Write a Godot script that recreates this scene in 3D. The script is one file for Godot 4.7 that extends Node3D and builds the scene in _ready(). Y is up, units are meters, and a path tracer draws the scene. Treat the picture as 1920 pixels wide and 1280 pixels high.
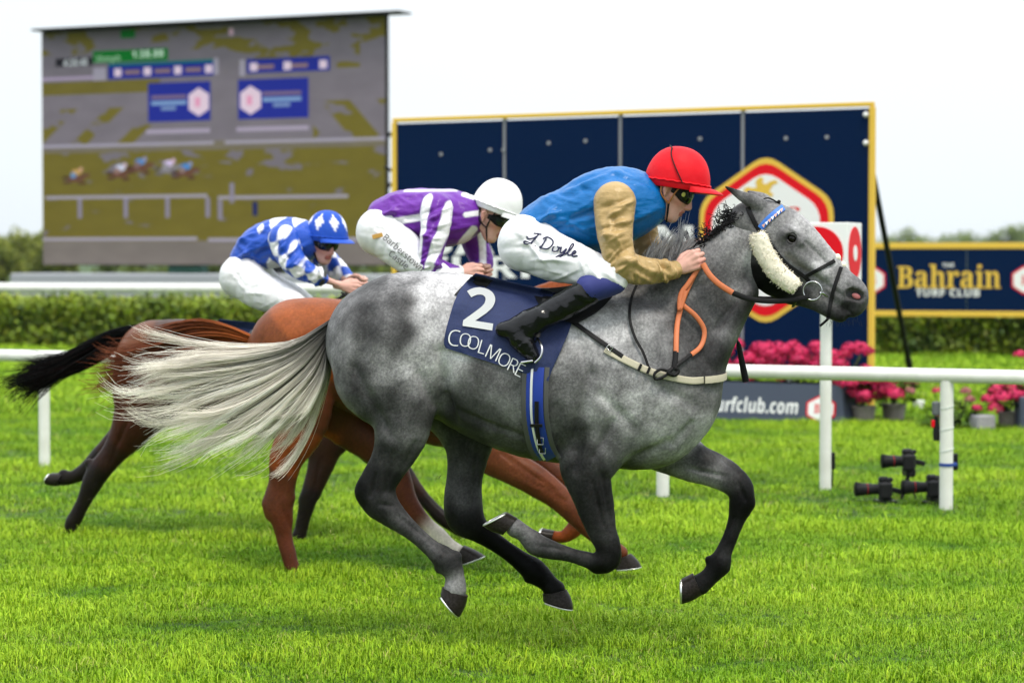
extends Node3D
# A finish at the races: three horses at full gallop on turf, boards, screen and hedge behind.

const PW := 960.0          # the photograph's centre, in its own pixels
const PH := 640.0
const FOC := 4480.0        # focal length in the same pixels
const EYE := Vector3(0, 1.65, 0)
const PITCH := -0.03525
const LIFT := 1.45

var cam_basis := Basis(Vector3.RIGHT, PITCH)
var rng := RandomNumberGenerator.new()
var M := {}
var fonts := {}

# ------------------------------------------------------------------ places
func ray(px: float, py: float) -> Vector3:
	return cam_basis * Vector3((px - PW) / FOC, -(py - PH) / FOC, -1.0)

func spot(px: float, py: float, d: float) -> Vector3:
	return EYE + ray(px, py) * d

func ground_at(px: float, py: float) -> Vector3:
	var r := ray(px, py)
	return EYE + r * (-EYE.y / r.y)

func over_ground(px: float, d: float) -> Vector3:
	var p := spot(px, 482.0, d)
	return Vector3(p.x, 0, p.z)

# The sagittal plane of one animal and its rider: turns what is measured on the photograph into metres on the animal.
class Frame extends RefCounted:
	var at: Transform3D
	var o: Vector3
	var inv: Basis
	var cb: Basis
	func _init(where: Vector3, turn: float, eye: Vector3, basis: Basis) -> void:
		at = Transform3D(Basis(Vector3.UP, turn), where)
		inv = at.basis.inverse()
		o = inv * (eye - where)
		cb = basis
	func depth(px: float, py: float, z: float) -> float:
		var d := inv * (cb * Vector3((px - 960.0) / 4480.0, -(py - 640.0) / 4480.0, -1.0))
		return (z - o.z) / d.z
	func p(px: float, py: float, z: float) -> Vector3:
		var d := inv * (cb * Vector3((px - 960.0) / 4480.0, -(py - 640.0) / 4480.0, -1.0))
		return o + d * ((z - o.z) / d.z)
	func m(px: float, py: float, z: float, r: float) -> float:
		return r * depth(px, py, z) / 4480.0
	# [px, py, radius in px, side offset z, width factor]
	func pts(list: Array, scale := 1.0) -> Array:
		var out := []
		for e in list:
			var q := p(e[0], e[1], e[3])
			out.append(PackedFloat32Array([q.x, q.y, q.z, m(e[0], e[1], e[3], e[2]) * scale, e[4]]))
		return out

# ------------------------------------------------------------------ bodies: tapered bones joined by a smooth minimum, meshed as surface nets
class Blob extends RefCounted:
	var cell: float
	var chains := []
	var org: Vector3
	var nx: int
	var ny: int
	var nz: int
	var acc: PackedFloat32Array
	var tz0: PackedInt32Array
	var tz1: PackedInt32Array
	var V: PackedVector3Array
	var N: PackedVector3Array
	var I: PackedInt32Array
	var C: PackedColorArray
	var disp: Callable
	var col: Callable
	var relax := 1
	var keep := []          # what disp and col belong to
	const BIG := 9.0

	func _init(c: float) -> void:
		cell = c

	func chain(p: Array, blend: float, sub := 3, cut := false) -> void:
		var q := []
		if sub > 1 and p.size() > 2:
			for i in p.size() - 1:
				var a: PackedFloat32Array = p[maxi(i - 1, 0)]
				var b: PackedFloat32Array = p[i]
				var c: PackedFloat32Array = p[i + 1]
				var d: PackedFloat32Array = p[mini(i + 2, p.size() - 1)]
				for s in sub:
					var t := float(s) / sub
					var e := PackedFloat32Array()
					for j in 5:
						e.append(cubic_interpolate(b[j], c[j], a[j], d[j], t))
					e[3] = maxf(e[3], 0.002)
					q.append(e)
			q.append(p[-1])
		else:
			q = p.duplicate()
		if q.size() == 1:
			q.append(q[0])
		chains.append({"p": q, "s": blend, "cut": cut})

	func bone(a: Vector3, b: Vector3, ra: float, rb: float, blend: float, cut := false) -> void:
		chains.append({"p": [PackedFloat32Array([a.x, a.y, a.z, ra, 0]), PackedFloat32Array([b.x, b.y, b.z, rb, 0])], "s": blend, "cut": cut})

	func bones(list: Array, blend: float) -> void:       # [Vector3, radius] in a row: round bones in any direction
		var q := []
		for e in list:
			q.append(PackedFloat32Array([e[0].x, e[0].y, e[0].z, e[1], 0]))
		chains.append({"p": q, "s": blend, "cut": false})

	func run() -> void:
		var lo := Vector3(1e9, 1e9, 1e9)
		var hi := -lo
		for c in chains:
			if c.cut:
				continue
			for e in c.p:
				var kz: float = e[3] * maxf(e[4], 1.0)
				lo = lo.min(Vector3(e[0] - e[3], e[1] - e[3], e[2] - kz))
				hi = hi.max(Vector3(e[0] + e[3], e[1] + e[3], e[2] + kz))
		lo -= Vector3.ONE * cell * 4.0
		hi += Vector3.ONE * cell * 4.0
		org = lo
		nx = int((hi.x - lo.x) / cell) + 2
		ny = int((hi.y - lo.y) / cell) + 2
		nz = int((hi.z - lo.z) / cell) + 2
		acc.resize(nx * ny * nz)
		acc.fill(BIG)
		tz0.resize(nx * ny)
		tz0.fill(nz)
		tz1.resize(nx * ny)
		tz1.fill(-1)
		for c in chains:
			_raster(c.p, c.s, c.cut)
		_nets()
		for i in relax:
			_relax()
		_normals()
		if disp.is_valid():
			for i in V.size():
				V[i] += N[i] * float(disp.call(V[i], N[i]))
			_normals()
		C.resize(V.size())
		if col.is_valid():
			for i in V.size():
				C[i] = col.call(V[i], N[i])
		else:
			C.fill(Color.WHITE)

	func _raster(p: Array, s: float, cut: bool) -> void:
		var f := acc
		acc = PackedFloat32Array()
		var tmp := PackedFloat32Array()
		tmp.resize(nx * ny * nz)
		tmp.fill(BIG)
		var c0 := PackedInt32Array()
		c0.resize(nx * ny)
		c0.fill(nz)
		var c1 := PackedInt32Array()
		c1.resize(nx * ny)
		c1.fill(-1)
		var m := s + cell * 2.5
		var ox := org.x
		var oy := org.y
		var oz := org.z
		var h := cell
		var gx0 := nx
		var gx1 := -1
		var gy0 := ny
		var gy1 := -1
		for i in p.size() - 1:
			var a: PackedFloat32Array = p[i]
			var b: PackedFloat32Array = p[i + 1]
			var round_bone := a[4] == 0.0
			var dx := b[0] - a[0]
			var dy := b[1] - a[1]
			var dzz := b[2] - a[2]
			var l2 := dx * dx + dy * dy + (dzz * dzz if round_bone else 0.0)
			var il2 := 1.0 / l2 if l2 > 1e-9 else 0.0
			var x0 := clampi(int((minf(a[0] - a[3], b[0] - b[3]) - m - ox) / h), 0, nx - 1)
			var x1 := clampi(int((maxf(a[0] + a[3], b[0] + b[3]) + m - ox) / h) + 1, 0, nx - 1)
			var y0 := clampi(int((minf(a[1] - a[3], b[1] - b[3]) - m - oy) / h), 0, ny - 1)
			var y1 := clampi(int((maxf(a[1] + a[3], b[1] + b[3]) + m - oy) / h) + 1, 0, ny - 1)
			gx0 = mini(gx0, x0)
			gx1 = maxi(gx1, x1)
			gy0 = mini(gy0, y0)
			gy1 = maxi(gy1, y1)
			var ax := a[0]
			var ay := a[1]
			var az := a[2]
			var ra := a[3]
			var rd := b[3] - a[3]
			var ka := a[4]
			var kd := b[4] - a[4]
			for ix in range(x0, x1 + 1):
				var qx := ox + ix * h - ax
				for iy in range(y0, y1 + 1):
					var qy := oy + iy * h - ay
					var colm := ix * ny + iy
					var base := colm * nz
					if round_bone:
						var z0 := clampi(int((minf(az - ra, b[2] - b[3]) - m - oz) / h), 0, nz - 1)
						var z1 := clampi(int((maxf(az + ra, b[2] + b[3]) + m - oz) / h) + 1, 0, nz - 1)
						if z0 < c0[colm]:
							c0[colm] = z0
						if z1 > c1[colm]:
							c1[colm] = z1
						for iz in range(z0, z1 + 1):
							var qz := oz + iz * h - az
							var t := clampf((qx * dx + qy * dy + qz * dzz) * il2, 0.0, 1.0)
							var ex := qx - dx * t
							var ey := qy - dy * t
							var ez := qz - dzz * t
							var d := sqrt(ex * ex + ey * ey + ez * ez) - ra - rd * t
							if d < tmp[base + iz]:
								tmp[base + iz] = d
						continue
					var t := clampf((qx * dx + qy * dy) * il2, 0.0, 1.0)
					var ex := qx - dx * t
					var ey := qy - dy * t
					var d2 := ex * ex + ey * ey
					var r := ra + rd * t
					var rm := r + m
					if d2 > rm * rm:
						continue
					var k := ka + kd * t
					var ik := 1.0 / k
					var zc := az + dzz * t - oz
					var hz := sqrt(rm * rm - d2) * k
					var z0 := clampi(int((zc - hz) / h), 0, nz - 1)
					var z1 := clampi(int((zc + hz) / h) + 1, 0, nz - 1)
					if z0 < c0[colm]:
						c0[colm] = z0
					if z1 > c1[colm]:
						c1[colm] = z1
					for iz in range(z0, z1 + 1):
						var dz := (iz * h - zc) * ik
						var d := sqrt(d2 + dz * dz) - r
						if d < tmp[base + iz]:
							tmp[base + iz] = d
		for ix in range(gx0, gx1 + 1):
			for iy in range(gy0, gy1 + 1):
				var colm := ix * ny + iy
				var z0 := c0[colm]
				var z1 := c1[colm]
				if z1 < z0:
					continue
				if z0 < tz0[colm]:
					tz0[colm] = z0
				if z1 > tz1[colm]:
					tz1[colm] = z1
				var base := colm * nz
				for iz in range(z0, z1 + 1):
					var b := tmp[base + iz]
					var a := f[base + iz]
					if cut:
						b = -b
						var g := maxf(s - absf(a - b), 0.0) / s
						f[base + iz] = maxf(a, b) + g * g * s * 0.25
					else:
						var g := maxf(s - absf(a - b), 0.0) / s
						f[base + iz] = minf(a, b) - g * g * s * 0.25
		acc = f

	func _nets() -> void:
		var f := acc
		var vid := PackedInt32Array()
		vid.resize(nx * ny * nz)
		vid.fill(-1)
		var sy := nz
		var sx := ny * nz
		var vs := PackedVector3Array()
		var ids := PackedInt32Array()
		var h := cell
		for ix in nx - 1:
			for iy in ny - 1:
				var cl := ix * ny + iy
				var z0 := maxi(mini(mini(tz0[cl], tz0[cl + 1]), mini(tz0[cl + ny], tz0[cl + ny + 1])) - 1, 0)
				var z1 := mini(maxi(maxi(tz1[cl], tz1[cl + 1]), maxi(tz1[cl + ny], tz1[cl + ny + 1])), nz - 2)
				var base := cl * nz
				for iz in range(z0, z1 + 1):
					var o := base + iz
					var f0 := f[o]
					var f1 := f[o + sx]
					var f2 := f[o + sy]
					var f3 := f[o + sx + sy]
					var f4 := f[o + 1]
					var f5 := f[o + sx + 1]
					var f6 := f[o + sy + 1]
					var f7 := f[o + sx + sy + 1]
					var n := int(f0 < 0.0) + int(f1 < 0.0) + int(f2 < 0.0) + int(f3 < 0.0) + int(f4 < 0.0) + int(f5 < 0.0) + int(f6 < 0.0) + int(f7 < 0.0)
					if n == 0 or n == 8:
						continue
					var c := 0.0
					var sxx := 0.0
					var syy := 0.0
					var szz := 0.0
					if (f0 < 0.0) != (f1 < 0.0):
						sxx += f0 / (f0 - f1); c += 1.0
					if (f2 < 0.0) != (f3 < 0.0):
						sxx += f2 / (f2 - f3); syy += 1.0; c += 1.0
					if (f4 < 0.0) != (f5 < 0.0):
						sxx += f4 / (f4 - f5); szz += 1.0; c += 1.0
					if (f6 < 0.0) != (f7 < 0.0):
						sxx += f6 / (f6 - f7); syy += 1.0; szz += 1.0; c += 1.0
					if (f0 < 0.0) != (f2 < 0.0):
						syy += f0 / (f0 - f2); c += 1.0
					if (f1 < 0.0) != (f3 < 0.0):
						sxx += 1.0; syy += f1 / (f1 - f3); c += 1.0
					if (f4 < 0.0) != (f6 < 0.0):
						syy += f4 / (f4 - f6); szz += 1.0; c += 1.0
					if (f5 < 0.0) != (f7 < 0.0):
						sxx += 1.0; syy += f5 / (f5 - f7); szz += 1.0; c += 1.0
					if (f0 < 0.0) != (f4 < 0.0):
						szz += f0 / (f0 - f4); c += 1.0
					if (f1 < 0.0) != (f5 < 0.0):
						sxx += 1.0; szz += f1 / (f1 - f5); c += 1.0
					if (f2 < 0.0) != (f6 < 0.0):
						syy += 1.0; szz += f2 / (f2 - f6); c += 1.0
					if (f3 < 0.0) != (f7 < 0.0):
						sxx += 1.0; syy += 1.0; szz += f3 / (f3 - f7); c += 1.0
					vid[o] = vs.size()
					vs.append(org + Vector3(ix + sxx / c, iy + syy / c, iz + szz / c) * h)
					var inside := f0 < 0.0
					if iy > 0 and iz > 0 and inside != (f1 < 0.0):
						_quad(ids, vid[o - sy - 1], vid[o - 1], vid[o], vid[o - sy], inside)
					if ix > 0 and iz > 0 and inside != (f2 < 0.0):
						_quad(ids, vid[o - sx - 1], vid[o - sx], vid[o], vid[o - 1], inside)
					if ix > 0 and iy > 0 and inside != (f4 < 0.0):
						_quad(ids, vid[o - sx - sy], vid[o - sy], vid[o], vid[o - sx], inside)
		V = vs
		I = ids

	func _quad(ids: PackedInt32Array, a: int, b: int, c: int, d: int, inside: bool) -> void:
		if a < 0 or b < 0 or c < 0 or d < 0:
			return
		if inside:
			ids.append_array([a, c, b, a, d, c])
		else:
			ids.append_array([a, b, c, a, c, d])

	func _relax() -> void:
		var s := PackedVector3Array()
		s.resize(V.size())
		var n := PackedFloat32Array()
		n.resize(V.size())
		for t in range(0, I.size(), 3):
			var a := I[t]
			var b := I[t + 1]
			var c := I[t + 2]
			s[a] += V[b] + V[c]
			s[b] += V[a] + V[c]
			s[c] += V[b] + V[a]
			n[a] += 2.0
			n[b] += 2.0
			n[c] += 2.0
		for i in V.size():
			if n[i] > 0.0:
				V[i] = V[i].lerp(s[i] / n[i], 0.5)

	func _normals() -> void:
		var s := PackedVector3Array()
		s.resize(V.size())
		for t in range(0, I.size(), 3):
			var a := I[t]
			var b := I[t + 1]
			var c := I[t + 2]
			var g := (V[c] - V[a]).cross(V[b] - V[a])
			s[a] += g
			s[b] += g
			s[c] += g
		for i in s.size():
			s[i] = s[i].normalized()
		N = s

	# how far out the surface lies at (x, y), looking from +z (or from -z with side = -1)
	func side_z(x: float, y: float, side := 1.0) -> float:
		var gx := clampf((x - org.x) / cell, 0.0, nx - 1.01)
		var gy := clampf((y - org.y) / cell, 0.0, ny - 1.01)
		var ix := int(gx)
		var iy := int(gy)
		var fx := gx - ix
		var fy := gy - iy
		var b := (ix * ny + iy) * nz
		var last := BIG
		for k in nz:
			var iz := nz - 1 - k if side > 0.0 else k
			var v := lerpf(lerpf(acc[b + iz], acc[b + ny * nz + iz], fx), lerpf(acc[b + nz + iz], acc[b + ny * nz + nz + iz], fx), fy)
			if v < 0.0:
				var t := clampf(last / maxf(last - v, 1e-6), 0.0, 1.0) if last < BIG * 0.5 else 1.0
				return org.z + (iz + (1.0 - t) * side) * cell
			last = v
		return NAN

	# how far forward the surface reaches at (y, z)
	func front_x(y: float, z: float) -> float:
		var iy := clampi(int((y - org.y) / cell), 0, ny - 1)
		var iz := clampi(int((z - org.z) / cell), 0, nz - 1)
		for k in nx:
			var ix := nx - 1 - k
			var v := acc[(ix * ny + iy) * nz + iz]
			if v < 0.0:
				return org.x + (ix - v / cell) * cell
		return NAN

	# parts of other blobs are added to one surface, turned by t
	func add(o: Blob, t: Transform3D) -> void:
		var n := V.size()
		for i in o.V.size():
			V.append(t * o.V[i])
			N.append((t.basis * o.N[i]).normalized())
		C.append_array(o.C)
		for i in o.I.size():
			I.append(o.I[i] + n)

	func mesh() -> ArrayMesh:
		var a := []
		a.resize(Mesh.ARRAY_MAX)
		a[Mesh.ARRAY_VERTEX] = V
		a[Mesh.ARRAY_NORMAL] = N
		a[Mesh.ARRAY_COLOR] = C
		a[Mesh.ARRAY_INDEX] = I
		var m := ArrayMesh.new()
		m.add_surface_from_arrays(Mesh.PRIMITIVE_TRIANGLES, a)
		return m

# ------------------------------------------------------------------ plain shapes
class Geo extends RefCounted:
	var V := PackedVector3Array()
	var C := PackedColorArray()
	var I := PackedInt32Array()
	var N := PackedVector3Array()
	var tint := Color.WHITE

	func vert(p: Vector3, n: Vector3) -> int:
		V.append(p)
		N.append(n)
		C.append(tint)
		return V.size() - 1

	func quad(a: Vector3, b: Vector3, c: Vector3, d: Vector3) -> void:   # seen from the side where a, b, c, d run clockwise
		var n := (c - a).cross(b - a).normalized()
		var i := vert(a, n)
		vert(b, n)
		vert(c, n)
		vert(d, n)
		I.append_array([i, i + 1, i + 2, i, i + 2, i + 3])

	func tri(a: Vector3, b: Vector3, c: Vector3) -> void:
		var n := (c - a).cross(b - a).normalized()
		var i := vert(a, n)
		vert(b, n)
		vert(c, n)
		I.append_array([i, i + 1, i + 2])

	# a box with chamfered edges, standing anywhere
	func box(t: Transform3D, size: Vector3, bevel := 0.0) -> void:
		var h := size * 0.5
		var e := minf(bevel, minf(h.x, minf(h.y, h.z)) * 0.9)
		for ax in 3:
			for s in [-1.0, 1.0]:
				var u := (ax + 1) % 3
				var v := (ax + 2) % 3
				var q := []
				for w in [[-1, -1], [1, -1], [1, 1], [-1, 1]]:
					var p := Vector3.ZERO
					p[ax] = h[ax] * s
					p[u] = (h[u] - e) * w[0]
					p[v] = (h[v] - e) * w[1]
					q.append(t * p)
				if s > 0:
					quad(q[0], q[3], q[2], q[1])
				else:
					quad(q[0], q[1], q[2], q[3])
		if e <= 0.0:
			return
		for ax in 3:
			var u := (ax + 1) % 3
			var v := (ax + 2) % 3
			for su in [-1.0, 1.0]:
				for sv in [-1.0, 1.0]:
					var q := []
					for w in [[0, -1], [0, 1], [1, 1], [1, -1]]:
						var p := Vector3.ZERO
						p[ax] = (h[ax] - e) * w[1]
						p[u] = (h[u] - (e if w[0] == 1 else 0.0)) * su
						p[v] = (h[v] - (0.0 if w[0] == 1 else e)) * sv
						q.append(t * p)
					if su * sv > 0:
						quad(q[0], q[1], q[2], q[3])
					else:
						quad(q[3], q[2], q[1], q[0])
		for sx in [-1.0, 1.0]:
			for sy in [-1.0, 1.0]:
				for sz in [-1.0, 1.0]:
					var a := t * Vector3(h.x * sx, (h.y - e) * sy, (h.z - e) * sz)
					var b := t * Vector3((h.x - e) * sx, h.y * sy, (h.z - e) * sz)
					var c := t * Vector3((h.x - e) * sx, (h.y - e) * sy, h.z * sz)
					if sx * sy * sz > 0:
						tri(a, c, b)
					else:
						tri(a, b, c)

	# rings of equal length joined into a skin
	func skin(rings: Array, closed := true, caps := true) -> void:
		var n: int = rings[0].size()
		var first := V.size()
		var ifirst := I.size()
		for r in rings.size():
			for k in n:
				var a: Vector3 = rings[mini(r + 1, rings.size() - 1)][k] - rings[maxi(r - 1, 0)][k]
				var b: Vector3
				if closed:
					b = rings[r][(k + 1) % n] - rings[r][(k + n - 1) % n]
				else:
					b = rings[r][mini(k + 1, n - 1)] - rings[r][maxi(k - 1, 0)]
				vert(rings[r][k], a.cross(b).normalized())
		var w := n if closed else n - 1
		for r in rings.size() - 1:
			for k in w:
				var i := first + r * n + k
				var j := first + r * n + (k + 1) % n
				I.append_array([i, j, j + n, i, j + n, i + n])
		if closed and caps:
			for e in [0, rings.size() - 1]:
				var mid := Vector3.ZERO
				for k in n:
					mid += rings[e][k]
				mid /= n
				for k in n:
					if e == 0:
						tri(mid, rings[0][(k + 1) % n], rings[0][k])
					else:
						tri(mid, rings[e][k], rings[e][(k + 1) % n])
		# turn the skin outwards
		if not closed:
			return
		var c := V[first]
		var vol := 0.0
		for t in range(ifirst, I.size(), 3):
			vol += (V[I[t]] - c).dot((V[I[t + 2]] - c).cross(V[I[t + 1]] - c))
		if vol < 0.0:
			for t in range(ifirst, I.size(), 3):
				var q := I[t]
				I[t] = I[t + 1]
				I[t + 1] = q
			for i in range(first, V.size()):
				N[i] = -N[i]

	func tube(path: Array, rad: Variant, sides := 8, caps := true, flat := 1.0, up := Vector3.ZERO) -> void:
		var rings := []
		var side := Vector3.ZERO
		for i in path.size():
			var t: Vector3 = (path[mini(i + 1, path.size() - 1)] - path[maxi(i - 1, 0)]).normalized()
			if up != Vector3.ZERO:
				side = t.cross(up).normalized()
			else:
				if side == Vector3.ZERO:
					side = t.cross(Vector3.UP if absf(t.y) < 0.9 else Vector3.RIGHT)
				side = (side - t * side.dot(t)).normalized()
			var o := side.cross(t)
			var r: float = rad if rad is float else rad[mini(i, rad.size() - 1)]
			var ring := []
			for k in sides:
				var a := TAU * k / sides
				ring.append(path[i] + side * cos(a) * r + o * sin(a) * r * flat)
			rings.append(ring)
		skin(rings, true, caps)

	func ball(t: Transform3D, seg := 12, rows := 8) -> void:
		var rings := []
		for r in rows + 1:
			var a := PI * (0.02 + 0.96 * r / rows)
			var ring := []
			for k in seg:
				var b := TAU * k / seg
				ring.append(t * Vector3(sin(a) * cos(b), cos(a), sin(a) * sin(b)))
			rings.append(ring)
		skin(rings)

	# a flat polygon (x to the right, y up in t) with thickness along t's z
	func plate(t: Transform3D, poly: PackedVector2Array, thick: float) -> void:
		var q := poly
		if Geometry2D.is_polygon_clockwise(q):
			q.reverse()
		var ids := Geometry2D.triangulate_polygon(q)
		for i in range(0, ids.size(), 3):
			var a := q[ids[i]]
			var b := q[ids[i + 1]]
			var c := q[ids[i + 2]]
			if (b - a).cross(c - a) < 0:
				var w := b
				b = c
				c = w
			tri(t * Vector3(a.x, a.y, thick), t * Vector3(c.x, c.y, thick), t * Vector3(b.x, b.y, thick))
			tri(t * Vector3(a.x, a.y, 0), t * Vector3(b.x, b.y, 0), t * Vector3(c.x, c.y, 0))
		for i in q.size():
			var a := q[i]
			var b := q[(i + 1) % q.size()]
			quad(t * Vector3(a.x, a.y, 0), t * Vector3(a.x, a.y, thick), t * Vector3(b.x, b.y, thick), t * Vector3(b.x, b.y, 0))

	func mesh() -> ArrayMesh:
		var a := []
		a.resize(Mesh.ARRAY_MAX)
		a[Mesh.ARRAY_VERTEX] = V
		a[Mesh.ARRAY_NORMAL] = N
		a[Mesh.ARRAY_COLOR] = C
		a[Mesh.ARRAY_INDEX] = I
		var m := ArrayMesh.new()
		m.add_surface_from_arrays(Mesh.PRIMITIVE_TRIANGLES, a)
		return m

static func smooth(path: Array, sub := 4) -> Array:
	var out := []
	for i in path.size() - 1:
		var a: Vector3 = path[maxi(i - 1, 0)]
		var b: Vector3 = path[i]
		var c: Vector3 = path[i + 1]
		var d: Vector3 = path[mini(i + 2, path.size() - 1)]
		for s in sub:
			out.append(b.cubic_interpolate(c, a, d, float(s) / sub))
	out.append(path[-1])
	return out

static func hexagon(w: float, h: float, round_r: float) -> PackedVector2Array:
	var c := [Vector2(0, h), Vector2(-w, h * 0.46), Vector2(-w, -h * 0.46), Vector2(0, -h), Vector2(w, -h * 0.46), Vector2(w, h * 0.46)]
	var out := PackedVector2Array()
	for i in 6:
		var p: Vector2 = c[i]
		var a: Vector2 = p + (c[(i + 5) % 6] - p).normalized() * round_r
		var b: Vector2 = p + (c[(i + 1) % 6] - p).normalized() * round_r
		for s in 5:
			var t := s / 4.0
			out.append(a.lerp(p, t).lerp(p.lerp(b, t), t))
	return out

# ------------------------------------------------------------------ nodes
func numbered(called: String, parent: Node) -> String:
	if not parent.has_node(NodePath(called)):
		return called
	var i := 1
	while parent.has_node(NodePath("%s_%03d" % [called, i])):
		i += 1
	return "%s_%03d" % [called, i]

func obj(called: String, mesh: Mesh, m: Material, parent: Node = self) -> MeshInstance3D:
	var o := MeshInstance3D.new()
	o.mesh = mesh
	o.material_override = m
	o.name = numbered(called, parent)
	parent.add_child(o, true)
	return o

func tag(o: Node, label: String, category: String, group := "") -> Node:
	o.set_meta("label", label)
	o.set_meta("category", category)
	if group:
		o.set_meta("group", group)
	return o

func thing(called: String, label: String, category: String, at: Transform3D, group := "") -> Node3D:
	var o := Node3D.new()
	o.transform = at
	o.name = numbered(called, self)
	add_child(o, true)
	tag(o, label, category, group)
	return o

func struct(called: String, mesh: Mesh, m: Material) -> MeshInstance3D:
	var o := obj(called, mesh, m)
	o.set_meta("kind", "structure")
	return o

# ------------------------------------------------------------------ materials
func srgb(r: int, g: int, b: int) -> Color:
	return Color8(r, g, b)

func lin(r: float, g: float, b: float) -> Color:
	return Color(r, g, b).linear_to_srgb()

func mat(c: Color, rough := 0.7, metal := 0.0, vertex := false) -> StandardMaterial3D:
	var m := StandardMaterial3D.new()
	m.albedo_color = c
	m.roughness = rough
	m.metallic = metal
	m.vertex_color_use_as_albedo = vertex
	return m

func noise_tex(freq: float, seed_: int, lo: Color, hi: Color, size := 512, oct := 4, kind := FastNoiseLite.TYPE_SIMPLEX_SMOOTH, normal := false, bump := 4.0) -> NoiseTexture2D:
	var n := FastNoiseLite.new()
	n.seed = seed_
	n.frequency = freq
	n.noise_type = kind
	n.fractal_octaves = oct
	var t := NoiseTexture2D.new()
	t.width = size
	t.height = size
	t.seamless = true
	t.noise = n
	if normal:
		t.as_normal_map = true
		t.bump_strength = bump
	else:
		var g := Gradient.new()
		g.set_color(0, lo)
		g.set_color(1, hi)
		t.color_ramp = g
	return t

func rough_up(m: StandardMaterial3D, tex: Texture2D, normal: Texture2D, scale: float, strength := 0.5, world := false) -> StandardMaterial3D:
	m.uv1_triplanar = true
	m.uv1_world_triplanar = world
	m.uv1_scale = Vector3.ONE * scale
	if tex:
		m.albedo_texture = tex
	if normal:
		m.normal_enabled = true
		m.normal_texture = normal
		m.normal_scale = strength
	return m

func text_mesh(s: String, font: Font, height: float, depth := 0.0) -> ArrayMesh:
	var t := TextMesh.new()
	t.text = s
	t.font = font
	t.font_size = 64
	t.pixel_size = height / 64.0
	t.depth = depth
	t.curve_step = 2.0
	t.horizontal_alignment = HORIZONTAL_ALIGNMENT_CENTER
	t.vertical_alignment = VERTICAL_ALIGNMENT_CENTER
	var m := ArrayMesh.new()
	m.add_surface_from_arrays(Mesh.PRIMITIVE_TRIANGLES, t.get_mesh_arrays())
	return m

# ------------------------------------------------------------------ horses
# coat colour: patches of hair of different colour, some with highlights painted in, mixed by distance, with dapples and flecks
class Coat extends RefCounted:
	var at := PackedVector3Array()      # x, y on the animal; z = 1 for a far-side leg
	var c := PackedColorArray()
	var w := 0.075
	var low := 0.0                      # below this height the two sides differ
	var dapple := 0.0
	var fleck := 0.0
	var n1 := FastNoiseLite.new()
	var n2 := FastNoiseLite.new()
	var n3 := FastNoiseLite.new()
	func _init() -> void:
		n1.seed = 5
		n1.frequency = 12.0
		n1.noise_type = FastNoiseLite.TYPE_CELLULAR
		n1.cellular_return_type = FastNoiseLite.RETURN_DISTANCE
		n1.cellular_jitter = 0.9
		n1.fractal_type = FastNoiseLite.FRACTAL_NONE
		n2.seed = 9
		n2.frequency = 7.0
		n2.fractal_octaves = 4
		n3.seed = 21
		n3.frequency = 60.0
		n3.fractal_octaves = 2
	func tone(p: Vector3, _n: Vector3) -> Color:
		var r := 0.0
		var g := 0.0
		var b := 0.0
		var s := 1e-9
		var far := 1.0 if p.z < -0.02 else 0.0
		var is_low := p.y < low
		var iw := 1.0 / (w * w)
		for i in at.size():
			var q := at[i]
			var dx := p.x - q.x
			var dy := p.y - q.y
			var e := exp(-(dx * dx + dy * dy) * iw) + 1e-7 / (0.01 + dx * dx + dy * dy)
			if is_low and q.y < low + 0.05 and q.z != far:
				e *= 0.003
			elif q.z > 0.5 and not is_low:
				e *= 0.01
			r += c[i].r * e
			g += c[i].g * e
			b += c[i].b * e
			s += e
		var d := n1.get_noise_3d(p.x, p.y, p.z)          # -1 in the middle of a dapple
		var k := 1.0 + dapple * clampf(-0.25 - d, -0.6, 0.75) * (0.6 + 0.6 * n2.get_noise_3d(p.x * 0.5, p.y * 0.5, 3.0))
		k *= 1.0 + fleck * n2.get_noise_3d(p.x, p.y, p.z) + fleck * 0.7 * n3.get_noise_3d(p.x, p.y * 0.7, p.z)
		k = maxf(k, 0.3)
		return Color(r / s * k, g / s * k, b / s * k)

func coat(fr: Frame, list: Array, low_px: float, sigma: float, dap: float, flk: float) -> Coat:
	var k := Coat.new()
	for e in list:
		var far := 1.0 if e.size() > 4 else 0.0
		var q := fr.p(e[0], e[1], -0.15 if far > 0.5 else 0.15)
		k.at.append(Vector3(q.x, q.y, far))
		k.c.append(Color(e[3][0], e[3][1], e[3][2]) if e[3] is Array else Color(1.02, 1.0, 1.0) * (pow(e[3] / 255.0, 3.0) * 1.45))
	k.w = sigma
	k.low = fr.p(960, low_px, 0).y
	k.dapple = dap
	k.fleck = flk
	return k

# ridges and hollows between muscles: [px, py, px, py, depth in mm, width in mm]
class Relief extends RefCounted:
	var a := PackedVector2Array()
	var b := PackedVector2Array()
	var d := PackedFloat32Array()
	var w := PackedFloat32Array()
	var n := FastNoiseLite.new()
	var rough := 0.0
	var low := -9.0
	func _init() -> void:
		n.seed = 3
		n.frequency = 11.0
		n.fractal_octaves = 3
	func push(p: Vector3, nn: Vector3) -> float:
		var h := 0.0
		if absf(p.z) > 0.03 or low < -1.0:
			var face := clampf(absf(nn.z) * 1.6, 0.0, 1.0)
			for i in a.size():
				if d[i] == 0.0:
					continue
				var q := Vector2(p.x, p.y)
				var e := b[i] - a[i]
				var t := clampf((q - a[i]).dot(e) / e.length_squared(), 0.0, 1.0)
				var r := (q - a[i] - e * t).length() / w[i]
				if r < 2.5:
					h -= d[i] * exp(-r * r) * face * (1.0 - absf(t - 0.5) * 0.8)
		return h + rough * n.get_noise_3d(p.x, p.y, p.z)

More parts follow.
